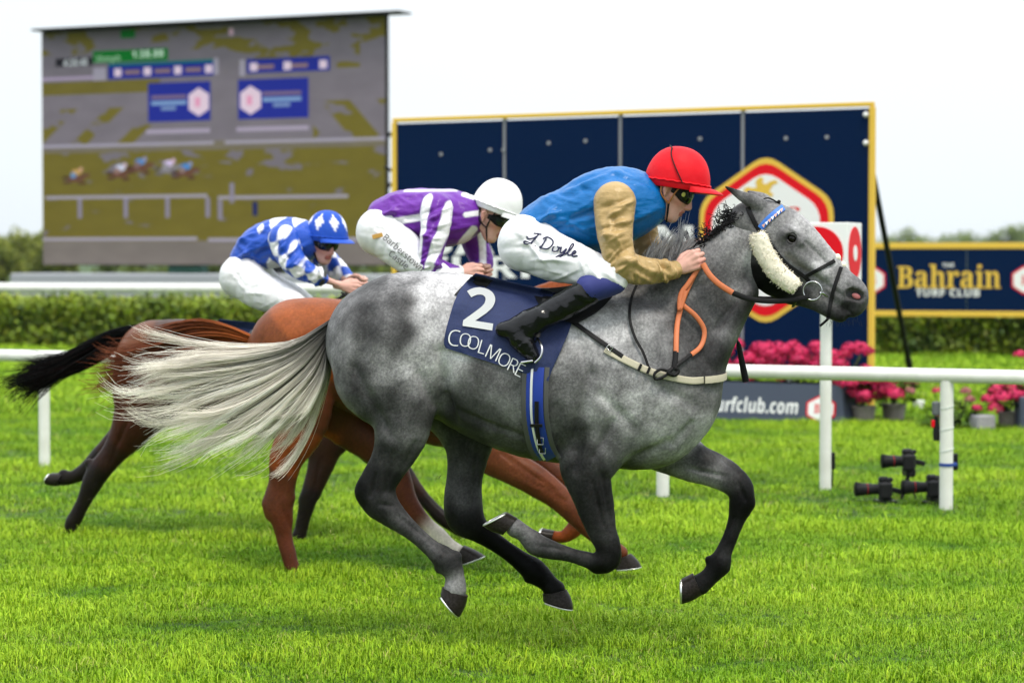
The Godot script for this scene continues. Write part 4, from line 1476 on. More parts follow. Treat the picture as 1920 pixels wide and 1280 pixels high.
func make_riders(a: Frame, b: Frame, c: Frame, jobs: Array) -> Array:
	var out := []
	var heads := head_blob(jobs)
	var right := fist_blob(jobs, 1.0)
	var left := fist_blob(jobs, -1.0)
	var spec := [
		{"fr": a, "name": "red",
		"torso": [[1005, 418, 34, 0, 1.7], [1035, 412, 46, 0, 1.45], [1080, 405, 57, 0, 1.3], [1125, 395, 74, 0, 1.1], [1163, 384, 71, 0, 1.12], [1197, 380, 55, 0, 1.15], [1222, 386, 34, 0, 1.1]],
		"neck": [[1205, 382, 30, 0, 1.0], [1233, 380, 27, 0, 1.0], [1250, 366, 30, 0, 1.0]],
		"arm_n": [[1153, 380, 38, 0.205, 0.9], [1152, 425, 33, 0.235, 0.9], [1158, 465, 29, 0.265, 0.9], [1167, 496, 29, 0.265, 0.95], [1205, 507, 24.5, 0.22, 0.9], [1243, 508, 19, 0.15, 0.9], [1265, 506, 13, 0.11, 1]], "cuff": 7,
		"arm_f": [[1190, 395, 34, -0.19, 0.95], [1203, 430, 29, -0.23, 0.9], [1213, 462, 26, -0.24, 0.95], [1245, 478, 20, -0.18, 0.9], [1270, 480, 13, -0.12, 1]],
		"pelvis": [[978, 468, 38, 0, 2.0], [985, 450, 46, 0, 1.7], [1012, 435, 42, 0, 1.6]],
		"thigh": [[985, 458, 46, 0.1, 1.0], [1037, 481, 45, 0.16, 0.95], [1090, 498, 36, 0.22, 0.95], [1135, 515, 29, 0.265, 0.95], [1156, 526, 21, 0.27, 0.95]],
		"knee": [[1106, 540, 26, 0.285, 0.95], [1130, 533, 26, 0.277, 0.95], [1152, 529, 22, 0.272, 0.95]],
		"shin": [[1104, 546, 24, 0.287, 0.95], [1060, 571, 24, 0.295, 0.92], [1020, 592, 22, 0.30, 0.9], [991, 607, 21, 0.305, 0.9]],
		"foot": [[994, 606, 23, 0.305, 0.9], [974, 628, 22, 0.308, 0.95], [987, 651, 16.5, 0.31, 1.2], [1000, 667, 10, 0.31, 1.5]], "heel": [[985, 610, 20, 0.305, 0.9], [943, 618, 12.5, 0.305, 1.0]],
		"head": [1255, 354, 0.0, -0.46, 0.02], "helmet": [1270, 343, 0.0, -0.15, 0.02, 0.137, 0.152, 0.115],
		"hand_n": [1272, 504, 0.105, 0.50, 0.12], "hand_f": [1274, 480, -0.11, 0.35, -0.1], "fwd": 0.0},
		{"fr": b, "name": "white",
		"torso": [[722, 403, 32, 0, 1.7], [757, 402, 45, 0, 1.45], [798, 403, 49, 0, 1.35], [838, 409, 53, 0, 1.25], [868, 406, 43, 0, 1.2], [886, 408, 28, 0, 1.1]],
		"neck": [[876, 412, 24, 0, 1.0], [900, 414, 21, 0, 1.0], [912, 406, 23, 0, 1.0]],
		"arm_n": [[818, 392, 30, 0.18, 0.95], [816, 430, 26, 0.235, 0.9], [809, 468, 22, 0.26, 0.9], [807, 495, 20, 0.26, 0.95], [832, 508, 17, 0.2, 0.9], [858, 512, 12, 0.14, 1]], "cuff": 6,
		"arm_f": [[880, 425, 25, -0.18, 0.95], [893, 462, 23, -0.23, 0.9], [904, 494, 20, -0.23, 0.95], [895, 508, 15, -0.16, 0.9], [885, 511, 11, -0.1, 1]],
		"pelvis": [[708, 446, 30, 0, 2.0], [714, 432, 41, 0, 1.7], [736, 418, 38, 0, 1.6]],
		"thigh": [[714, 436, 41, 0.1, 1.0], [752, 466, 38, 0.16, 0.95], [795, 500, 31, 0.22, 0.95], [830, 524, 24, 0.26, 0.95], [845, 534, 18, 0.265, 0.95]],
		"knee": [[808, 548, 20, 0.28, 0.95], [828, 542, 20, 0.277, 0.95], [844, 537, 17, 0.272, 0.95]],
		"shin": [[806, 552, 19, 0.287, 0.95], [785, 568, 18, 0.295, 0.92], [762, 586, 17, 0.30, 0.9], [746, 600, 17, 0.305, 0.9]],
		"foot": [[746, 600, 17, 0.305, 0.9], [736, 616, 15, 0.308, 0.95], [748, 636, 11, 0.31, 1.2], [757, 648, 8, 0.31, 1.5]], "heel": [[742, 602, 14, 0.305, 0.9], [712, 610, 9, 0.305, 1.0]],
		"head": [914, 405, 0.0, -0.38, 0.02], "helmet": [931, 389, 0.0, -0.36, 0.02, 0.13, 0.152, 0.112],
		"hand_n": [862, 512, 0.13, 0.1, 0.12], "hand_f": [882, 512, -0.1, 0.1, -0.1], "fwd": 0.0},
		{"fr": c, "name": "blue",
		"torso": [[462, 484, 28, 0, 1.7], [490, 464, 41, 0, 1.4], [525, 454, 45, 0, 1.3], [560, 452, 41, 0, 1.2], [582, 453, 27, 0, 1.1]],
		"neck": [[572, 456, 22, 0, 1.0], [590, 458, 19, 0, 1.0], [600, 450, 21, 0, 1.0]],
		"arm_n": [[531, 450, 28, 0.18, 0.95], [545, 484, 24, 0.23, 0.9], [567, 505, 20, 0.25, 0.9], [590, 517, 15, 0.22, 0.9], [603, 522, 11.5, 0.2, 1], [620, 528, 9.5, 0.16, 1], [637, 534, 8.5, 0.13, 1]], "cuff": 5,
		"arm_f": [[582, 462, 25, -0.18, 0.95], [608, 484, 21, -0.2, 0.9], [634, 506, 17, -0.18, 0.95], [652, 522, 12, -0.14, 1]],
		"pelvis": [[447, 530, 26, 0, 2.0], [453, 516, 36, 0, 1.7], [468, 500, 34, 0, 1.6]],
		"thigh": [[454, 521, 37, 0.1, 1.0], [488, 545, 35, 0.16, 0.95], [528, 560, 29, 0.22, 0.95], [556, 574, 22, 0.26, 0.95], [568, 582, 17, 0.265, 0.95]],
		"knee": [[538, 596, 17, 0.28, 0.95], [552, 590, 18, 0.277, 0.95], [566, 584, 16, 0.272, 0.95]],
		"shin": [[536, 598, 17, 0.287, 0.95], [515, 612, 16, 0.295, 0.92], [497, 624, 15, 0.30, 0.9], [482, 634, 15, 0.305, 0.9]],
		"foot": [[482, 634, 15, 0.305, 0.9], [472, 650, 13, 0.308, 0.95], [482, 668, 10, 0.31, 1.2], [490, 678, 7, 0.31, 1.5]], "heel": [[478, 636, 13, 0.305, 0.9], [450, 642, 8, 0.305, 1.0]],
		"head": [604, 452, 0.0, -0.34, -0.62], "helmet": [612, 443, 0.0, -0.10, -0.5, 0.132, 0.152, 0.114],
		"hand_n": [640, 535, 0.12, -0.15, 0.2], "hand_f": [655, 525, -0.12, -0.2, -0.1], "fwd": 18.0}]
	for s in spec:
		var fr: Frame = s.fr
		var r := {"spec": s, "fr": fr, "heads": heads, "right": right, "left": left}
		var torso := fr.pts(s.torso)
		var pelvis := fr.pts(s.pelvis)
		var an := fr.pts(s.arm_n)
		var af := fr.pts(s.arm_f)
		var far := func(list: Array) -> Array:
			var o := []
			for e in list:
				o.append([e[0] + s.fwd, e[1] + s.fwd * 0.1, e[2], -e[3], e[4]])
			return fr.pts(o)
		var legs := {}
		for k in ["thigh", "knee", "shin", "foot", "heel"]:
			legs[k + "_n"] = fr.pts(s[k])
			legs[k + "_f"] = far.call(s[k])
		# the body itself, under the clothes
		var body := Blob.new(0.013)
		var slim := func(p: Array) -> Array:
			var o := []
			for e in p:
				var f: PackedFloat32Array = e.duplicate()
				f[3] = f[3] * 0.76
				o.append(f)
			return o
		for p in [torso, pelvis, an, af]:
			body.chain(slim.call(p), 0.03)
		for k in legs:
			body.chain(slim.call(legs[k]), 0.025)
		body.chain(fr.pts(s.neck), 0.025)
		var sk := SkinTone.new()
		body.keep.append(sk)
		body.col = sk.tone
		jobs.append(body)
		r.body = body
		var cuff: int = s.cuff
		var fine := 0.0054 if s.name == "red" else 0.0068
		var sn := an.slice(0, cuff)
		var silk := Silk.new(3)
		var slv := Silk.new(7)
		slv.amp = 0.0015
		silk.amp = 0.0012
		var v2 := func(e: PackedFloat32Array) -> Vector2: return Vector2(e[0], e[1])
		var t0: Vector2 = v2.call(torso[0])
		var t1: Vector2 = v2.call(torso[-2])
		silk.crease(1, t0, t1, 0.15, 26, (t1 - t0).rotated(0.25), 0.30, 0.012, 0.010)
		silk.crease(2, t0, t1, 0.16, 20, (t1 - t0).rotated(-0.55), 0.24, 0.010, 0.010)
		silk.crease(3, t0, t0.lerp(t1, 0.25), 0.12, 14, (t1 - t0), 0.16, 0.012, 0.009)
		for i in sn.size() - 1:
			var p0: Vector2 = v2.call(sn[i])
			var p1: Vector2 = v2.call(sn[i + 1])
			slv.crease(20 + i, p0, p1, 0.04, 9, (p1 - p0).orthogonal().rotated(0.5), 0.10, 0.016, 0.010)
			slv.crease(40 + i, p0, p1, 0.04, 5, (p1 - p0), 0.11, 0.013, 0.011)
		slv.dirx = 0.7
		slv.diry = 1.0
		var px := func(x: float, y: float) -> Vector2:
			var q := fr.p(x, y, 0.2)
			return Vector2(q.x, q.y)
		var slash := func(k: Silk, x0: float, y0: float, x1: float, y1: float, w: float, sg: float) -> void:
			k.lines.append([px.call(x0, y0), px.call(x1, y1), fr.m(x0, y0, 0.2, w), sg])
		if s.name == "red":
			silk.base = Color(0.001, 0.122, 0.38)
			slv.base = Color(0.42, 0.29, 0.125)
		elif s.name == "white":
			silk.base = Color(0.135, 0.022, 0.30)
			silk.other = Color(0.8, 0.79, 0.82)
			slv.base = silk.base
			slv.other = silk.other
			for l in [[700, 417, 745, 414, 6.5], [745, 414, 795, 406, 6.5], [750, 356, 845, 355, 2.2], [862, 362, 892, 372, 5], [882, 428, 850, 462, 5.5], [850, 462, 832, 470, 4], [870, 402, 892, 398, 5]]:
				slash.call(silk, l[0], l[1], l[2], l[3], l[4], 0.0)
			for l in [[846, 385, 838, 430, 10], [838, 430, 822, 470, 10], [822, 470, 812, 500, 9], [804, 372, 797, 405, 10], [797, 405, 797, 432, 9], [797, 440, 792, 490, 3.5], [835, 510, 865, 509, 7]]:
				slash.call(slv, l[0], l[1], l[2], l[3], l[4], 1.0)
			for l in [[880, 430, 884, 500, 6], [913, 440, 922, 505, 6]]:
				slash.call(slv, l[0], l[1], l[2], l[3], l[4], -1.0)
		else:
			silk.base = Color(0.016, 0.075, 0.44)
			silk.other = Color(0.8, 0.8, 0.83)
			slv.base = silk.base
			slv.other = silk.other
			slv.lozenge = 0.098
			slv.loz_from = px.call(520, 430)
			silk.patches = [[px.call(505, 408), 0.05], [px.call(545, 404), 0.05], [px.call(500, 506), 0.055], [px.call(482, 428), 0.025]]
		r.jacket = clothed(jobs, fine, [torso, fr.pts([[s.arm_n[0][0], s.arm_n[0][1], s.arm_n[0][2] * 0.95, 0.12, 1.0], [s.arm_n[0][0], s.arm_n[0][1] - 3, s.arm_n[0][2] * 0.84, 0.16, 1.0]]), fr.pts([[s.arm_f[0][0] - 20, s.arm_f[0][1] - 6, s.arm_f[0][2] * 1.02, -0.12, 1.0], [s.arm_f[0][0], s.arm_f[0][1] - 3, s.arm_f[0][2], -0.17, 1.0]])], 0.002, silk, 0.05)
		r.sleeve_n = clothed(jobs, fine * 0.92, [sn], 0.004, slv, 0.02)
		r.sleeve_f = clothed(jobs, 0.0085, [af], 0.004, slv, 0.02)
		var br := Silk.new(19)
		br.amp = 0.001
		for i in 4:
			var p0: Vector2 = v2.call(legs.thigh_n[i])
			var p1: Vector2 = v2.call(legs.thigh_n[i + 1])
			br.crease(60 + i, p0, p1, 0.07, 8, (p1 - p0).rotated(0.5 if i < 2 else -0.4), 0.16, 0.010 if s.name == "red" else 0.005, 0.009)
		br.crease(70, v2.call(pelvis[0]), v2.call(legs.thigh_n[1]), 0.09, 10, Vector2(0.8, -0.5), 0.18, 0.010 if s.name == "red" else 0.005, 0.008)
		br.dirx = 0.5
		br.diry = 1.1
		br.base = Color(0.76, 0.76, 0.78)
		r.breeches = clothed(jobs, fine, [pelvis, legs.thigh_n, legs.thigh_f], 0.002, br, 0.05)
		var so := Silk.new(23)
		so.amp = 0.001
		so.base = Color(0.02, 0.028, 0.17) if s.name == "red" else Color(0.03, 0.03, 0.035)
		r.sock_n = clothed(jobs, 0.008, [legs.knee_n], 0.003, so)
		r.sock_f = clothed(jobs, 0.01, [legs.knee_f], 0.003, so)
		var bo := Silk.new(29)
		bo.amp = 0.002
		for i in 3:
			var p0: Vector2 = v2.call(legs.shin_n[i])
			var p1: Vector2 = v2.call(legs.shin_n[i + 1])
			bo.crease(80 + i, p0, p1, 0.03, 5 if i < 1 else 9, (p1 - p0).orthogonal().rotated(0.5), 0.09, 0.007, 0.012)
		bo.crease(84, v2.call(legs.shin_n[3]), v2.call(legs.foot_n[2]), 0.03, 10, Vector2(0.9, 0.35), 0.08, 0.005, 0.009)
		bo.dirx = 1.1
		bo.diry = 1.1
		bo.n.frequency = 11.0
		bo.base = Color.WHITE
		r.boot_n = clothed(jobs, 0.0062, [legs.shin_n, legs.foot_n, legs.heel_n], 0.004, bo, 0.022)
		r.boot_f = clothed(jobs, 0.009, [legs.shin_f, legs.foot_f, legs.heel_f], 0.004, bo, 0.022)
		out.append(r)
	return out

func helmet(t: Transform3D, a: float, b: float, c: float, root: Node3D, shell: Material, band: Material, peak: float, lozenge: bool, tone: Color, strap_over: bool) -> void:
	var g := Geo.new()
	var n := FastNoiseLite.new()
	n.seed = 5
	n.frequency = 22.0
	var pt := func(ph: float, th: float, grow: float) -> Vector3:
		var cp := cos(ph)
		var sp := sin(ph)
		var up := b if sp > 0 else 0.07
		var r := pow(absf(cp), 0.86)
		return Vector3(cos(th) * r * (a + grow) * (1.0 if sp > 0 else 1.0 + sp * 0.25), sp * (up + grow), sin(th) * r * (c + grow))
	var rings := []
	var rows := 26
	var seg := 56
	for j in rows + 1:
		var ph := lerpf(-0.35, PI * 0.5 - 0.03, float(j) / rows)
		var ring := []
		for k in seg:
			var th := TAU * k / seg
			var w := 0.0022 * n.get_noise_3d(cos(th) * 0.5, ph * 0.15, sin(th) * 0.5) * (1.0 - smoothstep(0.0, 0.7, absf(ph - 0.05)) * 0.7)
			var seam := 0.0010 * exp(-pow(sin(th * 3.0) * 9.0, 2.0)) if ph > 0.1 else 0.0
			ring.append(t * pt.call(ph, th, w - seam))
		rings.append(ring)
	g.skin(rings)
	if lozenge:
		for i in g.V.size():
			var q: Vector3 = t.affine_inverse() * g.V[i]
			var th := atan2(q.z / c, q.x / a)
			var v := q.y / b
			g.C[i] = tone
			if absf(fposmod(th * 7.0 / TAU, 1.0) - 0.5) * 1.5 + absf(v - 0.58) * 1.7 < 0.5:
				g.C[i] = Color(0.8, 0.8, 0.83)
	else:
		for i in g.V.size():
			g.C[i] = tone
	var h := obj("helmet", g.mesh(), shell, root)
	# gathered band round the rim
	var e := Geo.new()
	var path := []
	for k in 65:
		var th := TAU * k / 64
		path.append(t * (pt.call(0.02, th, 0.0025) as Vector3) + t.basis.y * 0.002 * sin(th * 23.0))
	e.tint = tone
	e.tube(path, 0.0042, 6, false)
	obj("band", e.mesh(), shell, h)
	# peak
	var pk := Geo.new()
	pk.tint = tone
	var top := []
	for r in 7:
		var f := r / 6.0
		var row := []
		for k in 25:
			var th := lerpf(-1.15, 1.15, k / 24.0)
			var ext := peak * f * pow(maxf(cos(th * 1.365), 0.0), 0.7)
			var p: Vector3 = pt.call(-0.02, th, 0.0)
			p += Vector3(cos(th), 0, sin(th) * 0.55) * ext
			p.y += -0.002 - 0.018 * f * f - 0.012 * f * (1.0 - cos(th))
			row.append(t * p)
		var under := []
		for q in row:
			under.append(q - t.basis.y * 0.0025)
		under.reverse()
		top.append(row + under)
	pk.skin(top)
	obj("peak", pk.mesh(), shell, h)
	if strap_over:
		var s := Geo.new()
		var p := []
		for k in 19:
			var u := lerpf(-1.0, 1.0, k / 18.0)
			var th := PI * 0.5 * u
			var ph := (1.0 - absf(u)) * 1.25
			var th2 := (0.35 + (1.0 - absf(u)) * 0.9 + 1.05) * signf(u) if u != 0 else PI
			p.append(t * (pt.call(ph, th2, 0.003) as Vector3))
			th += 0.0
		s.tube(p, 0.007, 6, true, 0.35)
		obj("strap", s.mesh(), band, h)

func face_kit(t: Transform3D, root: Node3D, lens: Material, strap_c: Material, yellow_disc: bool) -> void:
	# goggles: a dark frame with two bowed lenses
	var g := Geo.new()
	var rings := []
	for k in 33:
		var th := lerpf(-1.45, 1.45, k / 32.0)
		var w := lerpf(0.030, 0.012, smoothstep(0.75, 1.45, absf(th)))
		var nose := 0.010 * exp(-th * th * 60.0)
		var ring := []
		for q in 8:
			var an := TAU * q / 8
			var y := 0.003 + sin(an) * (w - nose * (1.0 if sin(an) < 0 else 0.0))
			var r := 0.0075 + 0.0055 * cos(an)
			ring.append(t * Vector3(cos(th) * (0.093 + r), y, sin(th) * (0.076 + r)))
		rings.append(ring)
	g.skin(rings)
	var gg := obj("goggles", g.mesh(), M.rubber, root)
	for s in [1.0, -1.0]:
		var l := Geo.new()
		var rr := []
		for j in 7:
			var f := j / 6.0
			var ring := []
			for k in 24:
				var an := TAU * k / 24
				var th: float = s * (0.56 + 0.44 * (1.0 - f) * cos(an))
				var y := 0.003 + 0.024 * (1.0 - f) * sin(an) * (1.0 - 0.18 * cos(an))
				ring.append(t * Vector3(cos(th) * (0.1065 + 0.006 * f), y, sin(th) * (0.0895 + 0.006 * f)))
			if s > 0:
				ring.reverse()
			rr.append(ring)
		l.skin(rr)
		obj("lens", l.mesh(), lens, gg)
		if yellow_disc and s > 0:  # small yellowish disc on the near lens
			var d := Geo.new()
			var c: Vector3 = t * Vector3(cos(0.95) * 0.113, 0.004, sin(0.95) * 0.096)
			var nn: Vector3 = t.basis * Vector3(cos(0.95), 0, sin(0.95)).normalized()
			d.ball(Transform3D(Basis.looking_at(nn) * Basis.from_scale(Vector3(0.010, 0.010, 0.0016)), c), 16, 8)
			obj("disc", d.mesh(), M.lens_yellow, gg)
	# harness: from the helmet past the ear to a cup under the chin
	var hs: Node = root
	for s in [1.0, -1.0]:
		var h := Geo.new()
		h.tube(smooth([t * Vector3(0.045, 0.045, 0.084 * s), t * Vector3(0.03, -0.01, 0.079 * s), t * Vector3(0.026, -0.055, 0.066 * s)], 4), 0.0085, 6, true, 0.4)
		h.tube(smooth([t * Vector3(-0.04, 0.03, 0.082 * s), t * Vector3(-0.022, -0.03, 0.081 * s), t * Vector3(0.026, -0.055, 0.066 * s)], 4), 0.0085, 6, true, 0.4)
		hs = obj("harness", h.mesh(), strap_c, root)
	var c2 := Geo.new()
	c2.tube(smooth([t * Vector3(0.026, -0.055, 0.066), t * Vector3(0.04, -0.095, 0.045), t * Vector3(0.05, -0.124, 0), t * Vector3(0.04, -0.095, -0.045), t * Vector3(0.026, -0.055, -0.066)], 6), 0.0085, 8, true, 0.5)
	obj("chin_strap", c2.mesh(), M.rubber, hs)

func finish_riders(list: Array) -> void:
	var looks := {
		"red": ["jockey in blue silks with gold sleeves and a red cap, crouched on the grey horse", M.cap_red, Color(0.66, 0.006, 0.014), true, M.lens_dark, M.tan_strap],
		"white": ["jockey in purple and white striped silks with a white cap, on the chestnut horse", M.cap_plain, Color(0.8, 0.8, 0.81), false, M.lens_blue, M.rubber],
		"blue": ["jockey in blue silks with white diamonds on sleeves and cap, on the bay horse", M.cap_plain, Color(0.016, 0.075, 0.44), false, M.lens_blue, M.rubber]}
	for r in list:
		var s: Dictionary = r.spec
		var fr: Frame = r.fr
		var look: Array = looks[s.name]
		var root := thing("person", look[0], "person", fr.at, "jockeys riding the finish")
		var all := Blob.new(0.01)
		all.add(r.body, Transform3D())
		var ht := seat(fr, s.head[0], s.head[1], s.head[2], s.head[3], s.head[4])
		all.add(r.heads, ht)
		all.add(r.right, seat(fr, s.hand_n[0], s.hand_n[1], s.hand_n[2], s.hand_n[3], s.hand_n[4], -0.1))
		all.add(r.left, seat(fr, s.hand_f[0], s.hand_f[1], s.hand_f[2], s.hand_f[3], s.hand_f[4], 0.1))
		obj("body", all.mesh(), M.skin, root)
		obj("jacket", r.jacket.mesh(), M.silk, root)
		obj("sleeve", r.sleeve_n.mesh(), M.silk, root)
		obj("sleeve", r.sleeve_f.mesh(), M.silk, root)
		var br := obj("breeches", r.breeches.mesh(), M.breeches, root)
		obj("sock", r.sock_n.mesh(), M.sock, root)
		obj("sock", r.sock_f.mesh(), M.sock, root)
		obj("boot", r.boot_n.mesh(), M.boot, root)
		obj("boot", r.boot_f.mesh(), M.boot, root)
		# cuffs and collar
		var an := fr.pts(s.arm_n)
		var k: int = s.cuff - 1
		var e: PackedFloat32Array = an[k]
		var d: PackedFloat32Array = an[k - 1]
		var ax := (Vector3(e[0], e[1], e[2]) - Vector3(d[0], d[1], d[2])).normalized()
		var cu := Geo.new()
		var ring := []
		for i in 8:
			ring.append(Vector3(e[0], e[1], e[2]) + ax * (i * 0.0035 - 0.008))
		cu.tube(ring, [e[3] * 1.25, e[3] * 1.34, e[3] * 1.24, e[3] * 1.33, e[3] * 1.22, e[3] * 1.31, e[3] * 1.2, e[3] * 1.05], 18)
		obj("cuff", cu.mesh(), M.cuff_gold if s.name == "red" else (M.cuff_dark if s.name == "blue" else M.cuff_white), root)
		var nk := fr.pts(s.neck)
		var n0 := Vector3(nk[0][0], nk[0][1], nk[0][2]).lerp(Vector3(nk[1][0], nk[1][1], nk[1][2]), 0.62)
		var n1 := Vector3(nk[1][0], nk[1][1], nk[1][2])
		var cl := Geo.new()
		var cr: float = nk[1][3]
		cl.tube([n0.lerp(n1, -0.9), n0.lerp(n1, -0.2), n0.lerp(n1, 0.5), n0.lerp(n1, 0.9)], [cr * 1.4, cr * 1.30, cr * 1.22, cr * 1.08], 22, false)
		obj("collar", cl.mesh(), M.collar_blue if s.name == "red" else (M.collar_purple if s.name == "white" else M.collar_deep), root)
		var hm: Array = s.helmet
		helmet(seat(fr, hm[0], hm[1], hm[2], hm[3], hm[4]), hm[5], hm[6], hm[7], root, look[1], M.rubber, 0.062 if s.name != "blue" else 0.07, s.name == "blue", look[2], s.name == "red")
		face_kit(ht, root, look[4], look[5], s.name == "red")
		# hair under the cap at the nape
		var hg := Geo.new()
		hg.ball(Transform3D(ht.basis * Basis.from_scale(Vector3(0.05, 0.05, 0.078)), ht * Vector3(-0.045, 0.012, 0)), 18, 12)
		obj("hair", hg.mesh(), M.man_hair, root)
		if s.name == "red":
			var on := [r.breeches]
			var sig := obj("lettering", brush(fr, on, [
				[0.0, 0.62, 0.1, 0.5, 0.3, 0.52, 0.55, 0.66, 0.85, 1.02, 0.6, 1.0, 0.42, 0.98],
				[0.85, 1.02, 1.02, 1.05],
				[0.78, 0.95, 0.62, 0.6, 0.42, 0.22, 0.1, 0.05, -0.1, 0.12, -0.02, 0.25, 0.3, 0.2, 0.5, 0.22],
				[0.78, 0.1, 0.8, 0.08],
				[1.45, 0.85, 1.35, 0.5, 1.22, 0.1], [1.2, 0.75, 1.5, 0.98, 1.95, 0.85, 2.0, 0.5, 1.7, 0.12, 1.15, 0.06, 1.25, 0.2],
				[2.35, 0.5, 2.12, 0.35, 2.15, 0.08, 2.42, 0.1, 2.55, 0.35, 2.38, 0.52, 2.5, 0.45, 2.72, 0.48],
				[2.72, 0.52, 2.7, 0.2, 2.85, 0.1, 3.1, 0.5], [3.12, 0.5, 2.95, 0.0, 2.7, -0.42, 2.5, -0.35, 2.75, -0.1, 3.15, 0.12],
				[3.15, 0.12, 3.45, 0.6, 3.55, 0.95, 3.4, 0.9, 3.28, 0.3, 3.4, 0.08, 3.6, 0.2],
				[3.6, 0.2, 3.85, 0.42, 3.75, 0.52, 3.62, 0.3, 3.72, 0.08, 4.05, 0.22]], 984, 458, 25.0, 15.0, 0.0031, 0.004), M.ink, br)
			sig.set_meta("label", "dark handwritten name on the thigh")
		elif s.name == "white":
			var on := [r.breeches]
			obj("lettering", print_on(fr, on, "Barberstown", fonts.sans, 757, 474, 17.0, 41.0, 0.010), M.ink_black, br)
			obj("lettering", print_on(fr, on, "Castle", fonts.sans, 748, 487, 16.5, 40.0, 0.010), M.ink_black, br)
			var em := Geo.new()
			em.tint = Color.WHITE
			var o := drape(fr, on, 708, 442, 0.006)
			em.box(Transform3D(Basis(Vector3.BACK, 0.25), o), Vector3(0.055, 0.022, 0.004), 0.001)
			obj("emblem", em.mesh(), M.gold_print, br)

